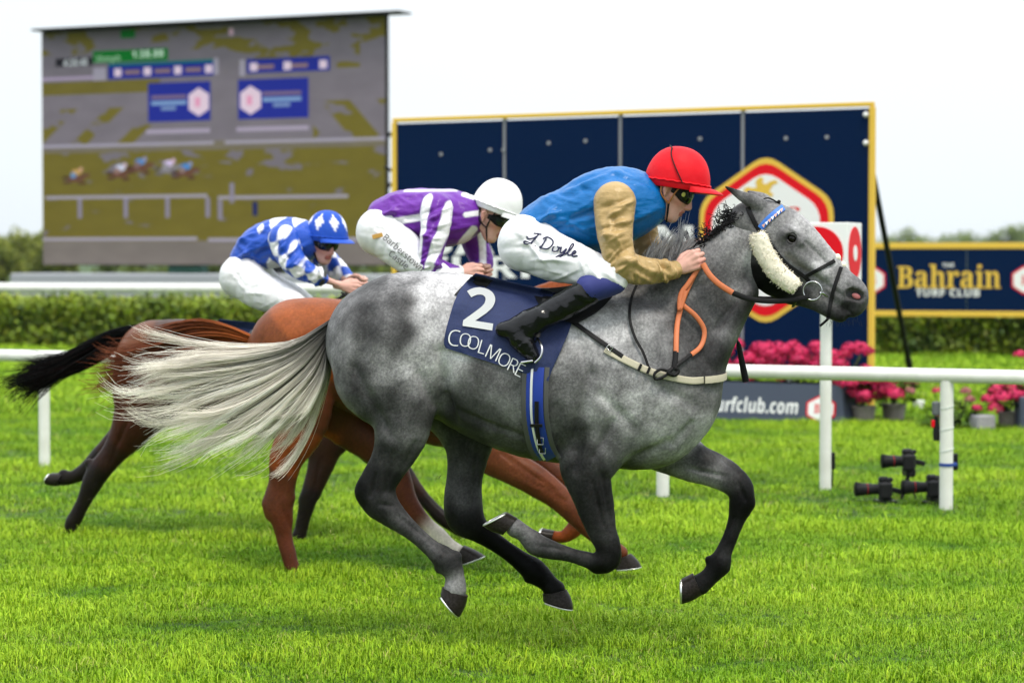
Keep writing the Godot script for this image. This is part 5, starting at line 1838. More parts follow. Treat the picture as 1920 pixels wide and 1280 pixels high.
# ------------------------------------------------------------------ tack
func make_tack(g: Dictionary, c: Dictionary, y: Dictionary) -> void:
	var fr: Frame = g.fr
	var b: Blob = g.body
	var hd: Blob = g.head
	var on := [b]
	# number cloth
	var sc := thing("saddle_cloth", "navy saddle cloth with a white 2 and white lettering, on the grey horse", "saddle cloth", fr.at)
	var l := [Vector3(892, 512, 0), Vector3(862, 545, 0), Vector3(844, 592, 0), Vector3(833, 638, 0), Vector3(836, 652, 0)]
	var r := [Vector3(1058, 552, 0), Vector3(1072, 600, 0), Vector3(1055, 650, 0), Vector3(1036, 692, 0), Vector3(1029, 714, 0)]
	var cg := cloth(fr, on, l, r, 34, 26, 0.012, 0.012)
	obj("cloth", cg.mesh(), M.navy_cloth, sc)
	var cg2 := cloth(fr, on, l, r, 20, 14, 0.012, 0.012, -1.0)
	obj("cloth", cg2.mesh(), M.navy_cloth, sc)
	obj("number", print_on(fr, on, "2", fonts.bold, 899, 579, 104.0, 9.0, 0.019, 1.12, -0.02), M.white_print, sc)
	for e in [["C", 852, 633, 8.0, 44], ["O", 874, 637, 8.0, 36], ["O", 889, 642, 12.0, 36], ["L", 905, 650, 16.0, 36], ["M", 926, 661, 24.0, 36], ["O", 947, 674, 26.0, 36], ["R", 963, 684, 26.0, 36], ["E", 976, 693, 26.0, 36]]:
		obj("letter", print_on(fr, on, e[0], fonts.thin, e[1], e[2], e[4], e[3], 0.019, 1.0, 0.0), M.white_print, sc)
	# saddle with flap, girth and stirrups
	var sd := thing("saddle", "small black racing saddle with blue girth and steel stirrup, on the grey horse", "saddle", fr.at)
	var sg := Geo.new()
	var rings := []
	for i in 11:
		var t := i / 10.0
		var ring := []
		for k in 15:
			var a := lerpf(-1.25, 1.25, k / 14.0)
			var px := lerpf(955, 1105, t)
			var top := fr.p(px, 541 - 12 * pow(absf(t - 0.45) * 2.0, 2.0) + 4, 0)
			ring.append(top + Vector3(0, (cos(a) - 1.0) * 0.13 + 0.012, sin(a) * 0.185))
		var low := []
		for q in ring:
			low.append(q - Vector3(0, 0.02, 0))
		low.reverse()
		rings.append(ring + low)
	sg.skin(rings)
	obj("seat", sg.mesh(), M.saddle_leather, sd)
	for s in [1.0, -1.0]:
		obj("flap", cloth(fr, on, [Vector3(1000, 548, 0), Vector3(1015, 575, 0), Vector3(1040, 598, 0)], [Vector3(1150, 556, 0), Vector3(1120, 585, 0), Vector3(1083, 606, 0)], 16, 10, 0.026, 0.004, s).mesh(), M.black_leather, sd)
		var pd := cloth(fr, on, [Vector3(885, 518, 0), Vector3(868, 535, 0), Vector3(852, 552, 0)], [Vector3(930, 522, 0), Vector3(905, 545, 0), Vector3(880, 560, 0)], 8, 6, 0.007, 0.002, s)
		obj("pad", pd.mesh(), M.black_leather, sd)
		# girth: five woven bands side by side
		var mid := [[1007, 690], [1005, 730], [1006, 785], [1016, 835], [1030, 862]]
		for e in [[-22.5, 9.0, M.girth_grey, "girth_edge"], [-14.5, 7.5, M.girth_blue, "girth_band"], [-8.5, 4.5, M.white_print, "girth_stripe"], [4.0, 20.0, M.girth_blue, "girth_band"], [19.5, 9.0, M.girth_grey, "girth_edge"]]:
			var line := []
			for q in mid:
				line.append([q[0] + e[0], q[1] + (-2.0 if e[0] > 0 else 0.0)])
			obj(e[3], strap(fr, on, line, e[1], 0.013 if e[1] > 6 else 0.0145, 6, s).mesh(), e[2], sd)
		obj("girth_strap", strap(fr, on, [[1007, 752], [1007, 790], [1011, 825], [1016, 850]], 8.0, 0.021, 4, s).mesh(), M.black_leather, sd)
		obj("keeper", strap(fr, on, [[995, 797], [1018, 797]], 6.0, 0.026, 2, s).mesh(), M.black_leather, sd)
		for q in [[1014, 826], [1018, 843]]:
			var bk := Geo.new()
			var o := drape(fr, on, q[0], q[1], 0.024, s)
			bk.tube([o + Vector3(-.012, -.014, 0), o + Vector3(.012, -.014, 0), o + Vector3(.012, .014, 0), o + Vector3(-.012, .014, 0), o + Vector3(-.012, -.014, 0)], 0.0022, 6)
			obj("buckle", bk.mesh(), M.steel, sd)
		# stirrup leather and iron
		var z: float = 0.31 * s
		var sl := Geo.new()
		sl.tube(smooth([fr.p(1022, 560, 0.27 * s), fr.p(1012, 600, 0.30 * s), fr.p(1008, 632, 0.335 * s)], 4), 0.011, 6, true, 0.25, Vector3(0, 0, 1))
		obj("stirrup_leather", sl.mesh(), M.black_leather, sd)
		var ir := Geo.new()
		var w := 0.055
		var e0 := fr.p(1008, 634, z)
		var e1 := fr.p(978, 676, z)
		var e2 := fr.p(1000, 680, z)
		ir.tube(smooth([e0, fr.p(1016, 650, z + w * 0.8 * s), fr.p(1014, 668, z + w * s), fr.p(1003, 680, z + w * s)], 5), 0.0052, 8)
		ir.tube(smooth([e0, fr.p(1000, 652, z - w * 0.8 * s), fr.p(996, 668, z - w * s), fr.p(998, 678, z - w * s)], 5), 0.0052, 8)
		ir.box(Transform3D(Basis(Vector3.BACK, 0.15), (fr.p(990, 677, z))), Vector3(0.052, 0.008, w * 2.1), 0.003)
		obj("stirrup", ir.mesh(), M.steel, sd)
		e1 += e2
	# breastplate
	var bp := thing("breastplate", "black and cream breast girth across the chest of the grey horse", "breast girth", fr.at)
	for s in [1.0, -1.0]:
		obj("strap", strap(fr, on, [[1062, 594], [1090, 614], [1130, 642], [1168, 668]], 8.5, 0.010, 5, s).mesh(), M.black_leather, bp)
		obj("cream_strap", strap(fr, on, [[1135, 654], [1170, 673], [1215, 694], [1255, 706], [1295, 713], [1320, 712]], 13.0, 0.009, 6, s).mesh(), M.cream, bp)
		obj("keeper", strap(fr, on, [[1203, 682], [1197, 695]], 5.0, 0.017, 3, s).mesh(), M.black_leather, bp)
		obj("keeper", strap(fr, on, [[1219, 688], [1214, 700]], 5.0, 0.017, 3, s).mesh(), M.black_leather, bp)
		obj("neck_strap", strap(fr, on, [[1194, 534], [1184, 560], [1181, 595], [1190, 630], [1206, 660], [1217, 690]], 5.0, 0.008, 5, s, 0.005).mesh(), M.black_leather, bp)
		var bu := Geo.new()
		var o := drape(fr, on, 1144, 653, 0.02, s)
		bu.tube([o + Vector3(-.014, .004, 0), o + Vector3(-.004, .016, 0), o + Vector3(.012, .003, 0), o + Vector3(.002, -.012, 0), o + Vector3(-.014, .004, 0)], 0.0025, 6)
		obj("buckle", bu.mesh(), M.steel, bp)
	var yb := fr.p(1322, 712, 0.15).y
	var edge := drape(fr, on, 1318, 712, 0.006)
	var zs := absf(edge.z)
	var round_front := []
	for k in 25:
		var z := lerpf(zs, -zs, k / 24.0)
		var x := b.front_x(yb, z * 0.97)
		if not is_nan(x):
			round_front.append(Vector3(minf(x, edge.x + 0.12) + 0.007, yb + 0.012 * (1.0 - absf(z) / zs), z))
	var fo := Geo.new()
	var rings2 := []
	for i in round_front.size():
		var t: Vector3 = (round_front[mini(i + 1, round_front.size() - 1)] - round_front[maxi(i - 1, 0)]).normalized()
		var o := t.cross(Vector3.UP).normalized()
		if o.x < 0:
			o = -o
		var c0: Vector3 = round_front[i]
		rings2.append([c0 + Vector3(0, 0.0145, 0), c0 + Vector3(0, 0.0145, 0) + o * 0.005, c0 - Vector3(0, 0.0145, 0) + o * 0.005, c0 - Vector3(0, 0.0145, 0)])
	fo.skin(rings2)
	obj("cream_strap", fo.mesh(), M.cream, bp)
	# reins: black from the bit, orange rubber grips, knotted end hanging on the shoulder
	var both := [b, hd]
	var rn := thing("reins", "orange rubber grip reins with black ends, looped below the hands of the leading jockey", "reins", fr.at)
	var line := func(list: Array, proud: float) -> Array:
		var px := []
		for e in list:
			px.append(Vector3(e[0], e[1], 0))
		var o := []
		for e in smooth(px, 5):
			o.append(drape(fr, both, e.x, e.y, proud))
		return o
	var put := func(called: String, p: Array, rad: float, flat: float, m: Material) -> void:
		var q := Geo.new()
		q.tube(p, rad, 8, true, flat, Vector3(0, 0, 1))
		obj(called, q.mesh(), m, rn)
	put.call("grip", smooth([fr.p(1318, 494, 0.115), fr.p(1330, 514, 0.125), fr.p(1348, 532, 0.13), fr.p(1374, 549, 0.13)], 6), 0.0122, 0.4, M.orange)
	put.call("rein", smooth([fr.p(1374, 549, 0.13), fr.p(1405, 560, 0.115), fr.p(1440, 564, 0.09), fr.p(1480, 563, 0.07), fr.p(1518, 556, 0.066)], 6), 0.0115, 0.4, M.black_leather)
	put.call("grip", line.call([[1312, 500], [1292, 530], [1277, 552], [1275, 580], [1282, 560], [1287, 545]], 0.03), 0.0102, 0.45, M.orange)
	put.call("grip", line.call([[1306, 508], [1290, 540], [1279, 570], [1270, 610], [1268, 660]], 0.016), 0.0112, 0.45, M.orange)
	put.call("grip", line.call([[1275, 560], [1282, 572], [1305, 592], [1320, 615], [1320, 635], [1312, 652], [1297, 664]], 0.022), 0.0102, 0.45, M.orange)
	put.call("rein", line.call([[1268, 658], [1266, 680], [1263, 694]], 0.016), 0.011, 0.45, M.black_leather)
	put.call("rein", line.call([[1298, 663], [1284, 674], [1268, 686]], 0.02), 0.008, 0.5, M.black_leather)
	put.call("knot", line.call([[1263, 688], [1272, 694], [1266, 702], [1254, 698], [1262, 690]], 0.03), 0.009, 0.8, M.black_leather)
	put.call("knot", line.call([[1256, 696], [1240, 692], [1228, 700], [1230, 710], [1244, 706], [1258, 696]], 0.024), 0.006, 0.8, M.black_leather)
	put.call("rein", smooth([fr.p(1310, 480, -0.115), fr.p(1360, 540, -0.15), fr.p(1420, 560, -0.11), fr.p(1518, 556, -0.066)], 6), 0.0115, 0.4, M.black_leather)
	# bridle
	var br := thing("bridle", "black racing bridle with cream sheepskin cheekpiece and steel ring bit on the grey head", "bridle", fr.at)
	var hon := [hd]
	for s in [1.0, -1.0]:
		obj("headpiece", strap(fr, both, [[1402, 388], [1408, 402], [1418, 422], [1428, 438]], 9.0, 0.006, 5, s).mesh(), M.black_leather, br)
		obj("cheek_strap", strap(fr, hon, [[1430, 436], [1448, 462], [1475, 494], [1508, 518], [1520, 530]], 7.5, 0.006, 5, s).mesh(), M.black_leather, br)
		obj("noseband", strap(fr, hon, [[1508, 520], [1530, 508], [1552, 496], [1566, 488]], 7.0, 0.007, 5, s).mesh(), M.black_leather, br)
		obj("noseband", strap(fr, hon, [[1578, 500], [1571, 520], [1562, 548], [1556, 580], [1553, 598]], 7.0, 0.008, 5, s).mesh(), M.black_leather, br)
		var bb := obj("browband", strap(fr, hon, [[1426, 428], [1440, 412], [1456, 398], [1470, 388]], 12.0, 0.008, 5, s).mesh(), M.blue_band, br)
		for i in 7:
			var t := (i + 0.5) / 7.0
			var o := Vector2(lerpf(1429, 1468, t), lerpf(424, 390, t))
			var tr := Geo.new()
			var q0 := drape(fr, hon, o.x - 3.2, o.y + 0.5, 0.0125, s)
			var q1 := drape(fr, hon, o.x + 1.0, o.y + 5.2, 0.0125, s)
			var q2 := drape(fr, hon, o.x + 3.4, o.y - 3.2, 0.0125, s)
			tr.tri(q0, q2, q1)
			obj("triangle", tr.mesh(), M.white_print if i % 2 else M.pink_print, bb)
		var ft := Geo.new()
		ft.tube(smooth([fr.p(1424, 376, 0.03 * s), fr.p(1440, 371, 0.025 * s), fr.p(1456, 378, 0.02 * s), fr.p(1463, 384, 0.015 * s)], 4), 0.007, 6, true, 0.5)
		obj("forelock_band", ft.mesh(), M.black_leather, br)
		# sheepskin
		var sk := Geo.new()
		var path := []
		for e in smooth([Vector3(1419, 437, 0), Vector3(1436, 478, 0), Vector3(1460, 512, 0), Vector3(1494, 540, 0)], 8):
			var q := drape(fr, hon, e.x, e.y, 0.016, s)
			q.z = s * maxf(absf(q.z), 0.085)
			path.append(q)
		var nz := FastNoiseLite.new()
		nz.seed = 2
		nz.frequency = 60.0
		var rr := []
		for i in path.size():
			var t: Vector3 = (path[mini(i + 1, path.size() - 1)] - path[maxi(i - 1, 0)]).normalized()
			var u := t.cross(Vector3(0, 0, 1)).normalized()
			var f := float(i) / (path.size() - 1)
			var rad := 0.040 * (1.0 - 0.35 * pow(absf(f * 2 - 1), 6.0))
			var ring := []
			for k in 26:
				var a := TAU * k / 26
				var dir := u * cos(a) + Vector3(0, 0, 1) * sin(a) * 0.72
				var p: Vector3 = path[i] + dir * rad
				ring.append(p + dir.normalized() * 0.005 * nz.get_noise_3d(p.x, p.y, p.z))
			rr.append(ring)
		sk.skin(rr)
		var shp := obj("sheepskin", sk.mesh(), M.fleece, br)
		var tu := Geo.new()
		var rnd := RandomNumberGenerator.new()
		rnd.seed = 6
		for i in 1100:
			var p: Vector3 = rr[rnd.randi() % rr.size()][rnd.randi() % 26]
			var cc: Vector3 = path[clampi(int(rnd.randf() * path.size()), 0, path.size() - 1)]
			for q in path:
				if q.distance_squared_to(p) < cc.distance_squared_to(p):
					cc = q
			var dir := (p - cc).normalized()
			p += Vector3(rnd.randfn(), rnd.randfn(), rnd.randfn()) * 0.003
			tu.tube([p - dir * 0.002, p + dir * 0.0032 + Vector3(rnd.randfn(), rnd.randfn(), rnd.randfn()) * 0.0022], [0.0018, 0.0007], 3, false)
		obj("fleece_tufts", tu.mesh(), M.fleece, shp)
		# bit
		var bi := Geo.new()
		var bc := fr.p(1524, 545, 0.068 * s)
		var path2 := []
		for k in 33:
			var a := TAU * k / 32
			path2.append(bc + Vector3(cos(a) * 0.038, sin(a) * 0.038, s * 0.004 * cos(a)))
		bi.tube(path2, 0.0036, 8, false)
		bi.tube([fr.p(1537, 550, 0.070 * s), fr.p(1543, 549, 0.066 * s), fr.p(1552, 556, 0.045 * s)], [0.0085, 0.007, 0.004], 10)
		obj("bit_ring", bi.mesh(), M.steel, br)
		var mt := Geo.new()
		mt.tube(smooth([fr.p(1500, 558, 0.066 * s), fr.p(1492, 566, 0.05 * s), fr.p(1488, 574, 0.0)], 4), 0.010, 6, true, 0.4)
		obj("chin_strap", mt.mesh(), M.black_leather, br)
	var nb := Geo.new()
	nb.tube(smooth([fr.p(1556, 596, 0.03), fr.p(1552, 599, 0), fr.p(1544, 606, 0.02), fr.p(1538, 611, 0.025)], 4), 0.006, 6, true, 0.5)
	obj("strap_end", nb.mesh(), M.black_leather, br)
	for e in [[1566, 486], [1576, 499], [1581, 497], [1571, 483]]:
		var tf := Geo.new()
		tf.ball(Transform3D(Basis.from_scale(Vector3(0.014, 0.017, 0.022)), fr.p(e[0], e[1], 0.0)), 12, 8)
		obj("nose_tuft", tf.mesh(), M.fleece, br)
	var pom := Geo.new()
	pom.ball(Transform3D(Basis.from_scale(Vector3.ONE * 0.008), fr.p(1461, 378, 0.02)), 10, 6)
	obj("toggle", pom.mesh(), M.black_leather, br)
	# whip, held on the far side of the neck
	var wh := thing("whip", "black riding whip held against the far side of the grey neck", "whip", fr.at)
	var w0 := fr.p(1284, 434, -0.125)
	var w1 := fr.p(1308, 486, -0.155)
	var w2 := fr.p(1384, 640, -0.235)
	var w3 := fr.p(1399, 716, -0.25)
	var wg := Geo.new()
	wg.tube([w0, w0.lerp(w1, 0.12), w0.lerp(w1, 0.14), w0.lerp(w1, 0.75), w0.lerp(w1, 1.0)], [0.011, 0.012, 0.0085, 0.0085, 0.007], 10)
	obj("handle", wg.mesh(), M.rubber, wh)
	var wg2 := Geo.new()
	wg2.tube([w1, w1.lerp(w2, 0.5), w2], [0.006, 0.005, 0.005], 8)
	obj("shaft", wg2.mesh(), M.black_leather, wh)
	var wg3 := Geo.new()
	wg3.tube([w2, w2.lerp(w3, 0.1), w2.lerp(w3, 0.9), w3], [0.006, 0.011, 0.015, 0.014], 8, true, 0.5, Vector3(0, 0, 1))
	obj("popper", wg3.mesh(), M.black_leather, wh)
	# the other two horses: cloths, saddles, reins
	for e in [[c, "navy saddle cloth under the jockey in purple, on the chestnut horse", [[655, 568], [640, 590], [630, 625]], [[830, 592], [835, 640], [825, 690]], 700], [y, "navy saddle cloth with white edging under the jockey in blue, on the bay horse", [[412, 598], [400, 625], [395, 660]], [[545, 612], [560, 660], [550, 705]], 460]]:
		var f2: Frame = e[0].fr
		var t := thing("saddle_cloth", e[1], "saddle cloth", f2.at)
		var ll := []
		for q in e[2]:
			ll.append(Vector3(q[0], q[1], 0))
		var r2 := []
		for q in e[3]:
			r2.append(Vector3(q[0], q[1], 0))
		for s in [1.0, -1.0]:
			obj("cloth", cloth(f2, [e[0].body], ll, r2, 16, 12, 0.012, 0.008, s).mesh(), M.navy_cloth, t)
	var rb: Frame = y.fr
	var rein := thing("reins", "black reins gathered in the hands of the jockey in blue", "reins", rb.at)
	var rg := Geo.new()
	rg.tube(smooth([rb.p(640, 548, 0.12), rb.p(660, 560, 0.12), rb.p(740, 600, 0.1), rb.p(860, 668, 0.07)], 5), 0.012, 6, true, 0.5)
	obj("rein", rg.mesh(), M.black_leather, rein)
	var rg2 := Geo.new()
	rg2.tube(smooth([rb.p(668, 530, -0.1), rb.p(655, 545, 0.0), rb.p(635, 560, 0.08), rb.p(618, 566, 0.1)], 5), 0.013, 6, true, 0.6)
	obj("rein", rg2.mesh(), M.black_leather, rein)
	var w := thing("whip", "black whip handle in the hands of the jockey in blue", "whip", rb.at)
	var wq := Geo.new()
	wq.tube([rb.p(683, 522, -0.1), rb.p(679, 526, -0.1), rb.p(640, 556, -0.05)], [0.016, 0.012, 0.010], 8)
	obj("handle", wq.mesh(), M.rubber, w)

# ------------------------------------------------------------------ the place
func plane_xy(t: Transform3D, px: float, py: float) -> Vector2:
	var i := t.affine_inverse()
	var o := i * EYE
	var d := i.basis * ray(px, py)
	var q := o + d * (-o.z / d.z)
	return Vector2(q.x, q.y)

func facing(l: Vector3, r: Vector3) -> Transform3D:
	var x := Vector3(r.x - l.x, 0, r.z - l.z).normalized()
	var z := x.cross(Vector3.UP)
	return Transform3D(Basis(x, Vector3.UP, z), l)

func fields(mesh: Mesh, m: Material, xf: Array, cols: Array, called: String, parent: Node = self) -> MultiMeshInstance3D:
	var mm := MultiMesh.new()
	mm.transform_format = MultiMesh.TRANSFORM_3D
	mm.use_colors = true
	mm.mesh = mesh
	mm.instance_count = xf.size()
	for i in xf.size():
		mm.set_instance_transform(i, xf[i])
		mm.set_instance_color(i, cols[i])
	var o := MultiMeshInstance3D.new()
	o.multimesh = mm
	o.material_override = m
	o.name = numbered(called, parent)
	o.set_meta("kind", "stuff")
	parent.add_child(o, true)
	return o

func tuft(sd: int, blades: int, spread: float, h0: float, h1: float, w: float) -> ArrayMesh:
	var r := RandomNumberGenerator.new()
	r.seed = sd
	var g := Geo.new()
	for i in blades:
		var at := Vector3(r.randfn() * spread, 0, r.randfn() * spread)
		var h := lerpf(h0, h1, pow(r.randf(), 1.6))
		var a := r.randf() * TAU
		var bend := absf(r.randfn()) * 1.05
		var out := Vector3(cos(a), 0, sin(a))
		var side := Vector3(-sin(a + r.randfn() * 0.7), 0, cos(a + r.randfn() * 0.7)) * w * r.randf_range(0.6, 1.4)
		var p1 := at + Vector3(0, h * 0.5, 0) + out * h * bend * 0.2
		var p2 := at + Vector3(0, h * maxf(0.85 - 0.2 * bend, 0.3), 0) + out * h * bend * 0.6
		var tip := at + Vector3(0, h * maxf(1.0 - 0.38 * bend, 0.25), 0) + out * h * bend
		var n := (Vector3.UP - out * 0.55 + Vector3(r.randfn(), 0, r.randfn()) * 0.35).normalized()
		var v := r.randf_range(0.7, 1.3)
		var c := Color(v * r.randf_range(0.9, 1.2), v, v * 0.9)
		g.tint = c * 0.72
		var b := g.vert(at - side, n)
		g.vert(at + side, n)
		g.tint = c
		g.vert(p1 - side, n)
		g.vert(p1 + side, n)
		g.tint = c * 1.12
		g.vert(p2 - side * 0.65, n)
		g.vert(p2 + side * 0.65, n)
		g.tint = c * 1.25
		g.vert(tip, n)
		g.I.append_array([b, b + 2, b + 1, b + 1, b + 2, b + 3, b + 2, b + 4, b + 3, b + 3, b + 4, b + 5, b + 4, b + 6, b + 5])
	return g.mesh()

func lay_turf() -> void:
	var g := Geo.new()
	var far := -900.0
	g.quad(Vector3(-700, 0, far), Vector3(700, 0, far), Vector3(700, 0, 30), Vector3(-700, 0, 30))
	struct("ground", g.mesh(), M.soil)
	var r := RandomNumberGenerator.new()
	r.seed = 77
	var n := FastNoiseLite.new()
	n.seed = 2
	n.frequency = 0.55
	n.fractal_octaves = 4
	var n2 := FastNoiseLite.new()
	n2.seed = 8
	n2.frequency = 0.22
	n2.fractal_octaves = 3
	var n3 := FastNoiseLite.new()
	n3.seed = 18
	n3.frequency = 2.4
	n3.fractal_octaves = 2
	for zone in [[8.2, 15.0, 950.0, 1.0, 0.36], [15.0, 25.0, 300.0, 1.15, 0.34], [25.0, 50.0, 120.0, 1.75, 0.33]]:
		for kind in 3:
			var xf := []
			var cols := []
			var d0: float = zone[0]
			var d1: float = zone[1]
			var count := int((d1 * d1 - d0 * d0) * float(zone[4]) * float(zone[2]) / 3.0)
			for i in count:
				var d := sqrt(lerpf(d0 * d0, d1 * d1, r.randf()))
				var x := r.randf_range(-1, 1) * d * float(zone[4])
				var p := Vector3(x, 0, -d)
				var a := n.get_noise_2d(x * 1.0, d * 1.5) + 0.45 * n3.get_noise_2d(x, d * 1.3)
				var b := n2.get_noise_2d(x, d * 1.4)
				var s: float = zone[3] * (1.0 + 0.5 * a) * r.randf_range(0.8, 1.2)
				var tilt := Vector3(r.randfn(), 0, r.randfn()).normalized()
				var bs := Basis(Vector3.UP, r.randf() * TAU).rotated(tilt, absf(r.randfn()) * 0.18 + maxf(a, 0.0) * 0.15)
				xf.append(Transform3D(bs.scaled(Vector3(s, s * (1.0 + 0.45 * a), s)), p))
				var k := clampf(0.5 + 0.75 * a + 0.5 * b + r.randfn() * 0.16, 0.0, 1.0)
				var c := Color(0.12, 0.285, 0.001).lerp(Color(0.36, 0.54, 0.022), k)
				if r.randf() < 0.02:
					c = Color(0.42, 0.42, 0.12)
				cols.append(c)
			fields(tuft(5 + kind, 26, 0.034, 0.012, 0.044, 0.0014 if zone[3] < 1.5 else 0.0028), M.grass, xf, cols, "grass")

func leaf_mesh(s: float, sd: int, count: int, spread: float) -> ArrayMesh:
	var r := RandomNumberGenerator.new()
	r.seed = sd
	var g := Geo.new()
	for i in count:
		var c := Vector3(r.randfn(), r.randfn(), r.randfn()) * spread
		var u := Vector3(r.randfn(), r.randfn(), r.randfn()).normalized()
		var v := u.cross(Vector3(r.randfn(), r.randfn(), r.randfn())).normalized()
		var n := (u.cross(v) + c.normalized()).normalized()
		var k := r.randf_range(0.7, 1.3)
		g.tint = Color(k * r.randf_range(0.85, 1.2), k, k)
		var b := g.vert(c - u * s, n)
		g.vert(c + v * s * 0.5, n)
		g.vert(c + u * s, n)
		g.vert(c - v * s * 0.5, n)
		g.I.append_array([b, b + 1, b + 2, b, b + 2, b + 3])
	return g.mesh()

func hedge(l: Vector3, rr: Vector3, height: float, deep: float, label: String, count: int, c0: Color, c1: Color, leaf: float) -> void:
	var t := facing(l, rr)
	var w := l.distance_to(rr)
	var o := thing("hedge", label, "hedge", t)
	var g := Geo.new()
	g.box(Transform3D(Basis(), Vector3(w / 2, height * 0.48, -deep / 2)), Vector3(w, height * 0.9, deep * 0.7), 0.05)
	obj("branches", g.mesh(), M.twigs, o)
	var r := RandomNumberGenerator.new()
	r.seed = int(w * 100)
	var n := FastNoiseLite.new()
	n.seed = 4
	n.frequency = 0.9
	n.fractal_octaves = 3
	var xf := []
	var cols := []
	for i in count:
		var x := r.randf() * w
		var p: Vector3
		if r.randf() < 0.72:
			p = Vector3(x, r.randf_range(0.06, height), -0.04)
		else:
			p = Vector3(x, height, -r.randf() * deep)
		p.z += 0.10 * n.get_noise_2d(x * 2.0, p.y * 2.0) + r.randfn() * 0.05
		p.y += 0.07 * n.get_noise_2d(x * 3.0, 40.0) * p.y / height + absf(r.randfn()) * 0.02 - (0.05 if p.y > height * 0.9 else 0.0)
		var s := r.randf_range(0.7, 1.3)
		xf.append(Transform3D(Basis.from_euler(Vector3(r.randf(), r.randf(), r.randf()) * TAU).scaled(Vector3.ONE * s), p))
		var k := clampf(0.5 + n.get_noise_2d(x * 1.3, p.y * 3.0) * 0.8 + r.randfn() * 0.2 + (0.25 if p.y > height * 0.85 else 0.0), 0, 1)
		cols.append(c0.lerp(c1, k))
	fields(leaf_mesh(leaf, 3, 9, leaf * 1.3), M.leaf, xf, cols, "foliage", o)

func tree(at: Vector3, h: float, w: float, label: String, c0: Color, c1: Color, sd: int, count: int) -> void:
	var r := RandomNumberGenerator.new()
	r.seed = sd
	var o := thing("tree", label, "tree", Transform3D(Basis(), at), "trees on the skyline")
	var g := Geo.new()
	g.tube([Vector3.ZERO, Vector3(0.05 * h * 0.2, h * 0.3, 0), Vector3(-0.02 * h, h * 0.7, 0.02 * h)], [h * 0.035, h * 0.028, h * 0.01], 8)
	for i in 5:
		var a := r.randf() * TAU
		var y := h * r.randf_range(0.3, 0.6)
		g.tube([Vector3(0, y, 0), Vector3(cos(a) * w * 0.2, y + h * 0.12, sin(a) * w * 0.2), Vector3(cos(a) * w * 0.36, y + h * 0.22, sin(a) * w * 0.36)], [h * 0.015, h * 0.01, h * 0.004], 6)
	obj("trunk", g.mesh(), M.bark, o)
	var xf := []
	var cols := []
	var lobes := []
	for i in 11:
		var a := r.randf() * TAU
		lobes.append([Vector3(cos(a) * w * 0.3 * r.randf(), h * r.randf_range(0.3, 0.86), sin(a) * w * 0.3 * r.randf()), r.randf_range(0.13, 0.25) * w])
	for i in count:
		var l: Array = lobes[r.randi() % lobes.size()]
		var d := Vector3(r.randfn(), r.randfn() * 0.8, r.randfn()).normalized() * float(l[1]) * pow(r.randf(), 0.35)
		var p: Vector3 = l[0] + d
		p.y = maxf(p.y, h * 0.08)
		xf.append(Transform3D(Basis.from_euler(Vector3(r.randf(), r.randf(), r.randf()) * TAU).scaled(Vector3.ONE * r.randf_range(0.7, 1.4)), p))
		cols.append(c0.lerp(c1, clampf(r.randf() * 0.7 + 0.3 * d.normalized().y, 0, 1)))
	fields(leaf_mesh(h * 0.02, 5, 8, h * 0.025), M.leaf, xf, cols, "crown", o)

func running_rail() -> void:
	var A := ground_at(1775, 955)
	var B := ground_at(83, 877)
	var dir := (A - B).normalized()
	var t := facing(B, A)
	var o := thing("running_rail", "white plastic running rail on round posts along the near edge of the infield", "rail", t)
	var len := A.distance_to(B)
	var g := Geo.new()
	var y := 0.875
	g.tube([Vector3(-6, y, 0), Vector3(len * 0.3, y, 0), Vector3(len + 4, y, 0)], 0.047, 20)
	obj("rail", g.mesh(), M.white_plastic, o)
	for px in [-420.0, 83.0, 754.0, 1056.0, 1243.0, 1775.0, 2330.0]:
		# where the line of the rail meets this column
		var d := ray(px, 900)
		var n := Vector2(-dir.z, dir.x)
		var s := n.dot(Vector2(B.x - EYE.x, B.z - EYE.z)) / n.dot(Vector2(d.x, d.z))
		var p := EYE + d * s
		var lp := t.affine_inverse() * Vector3(p.x, 0, p.z)
		var q := Geo.new()
		q.tube([Vector3(lp.x, -0.05, 0), Vector3(lp.x, 0.42, 0), Vector3(lp.x, 0.84, 0)], 0.044, 16)
		obj("post", q.mesh(), M.white_plastic, o)
	var c := Geo.new()
	var lp := t.affine_inverse() * Vector3(over_ground(1770, 15.6))
	c.tube([Vector3(lp.x - 0.5, y, 0), Vector3(lp.x - 0.495, y, 0), Vector3(lp.x - 0.40, y, 0), Vector3(lp.x - 0.395, y, 0)], [0.0472, 0.0485, 0.0485, 0.0472], 20)
	obj("rail_joint", c.mesh(), M.white_plastic, o)

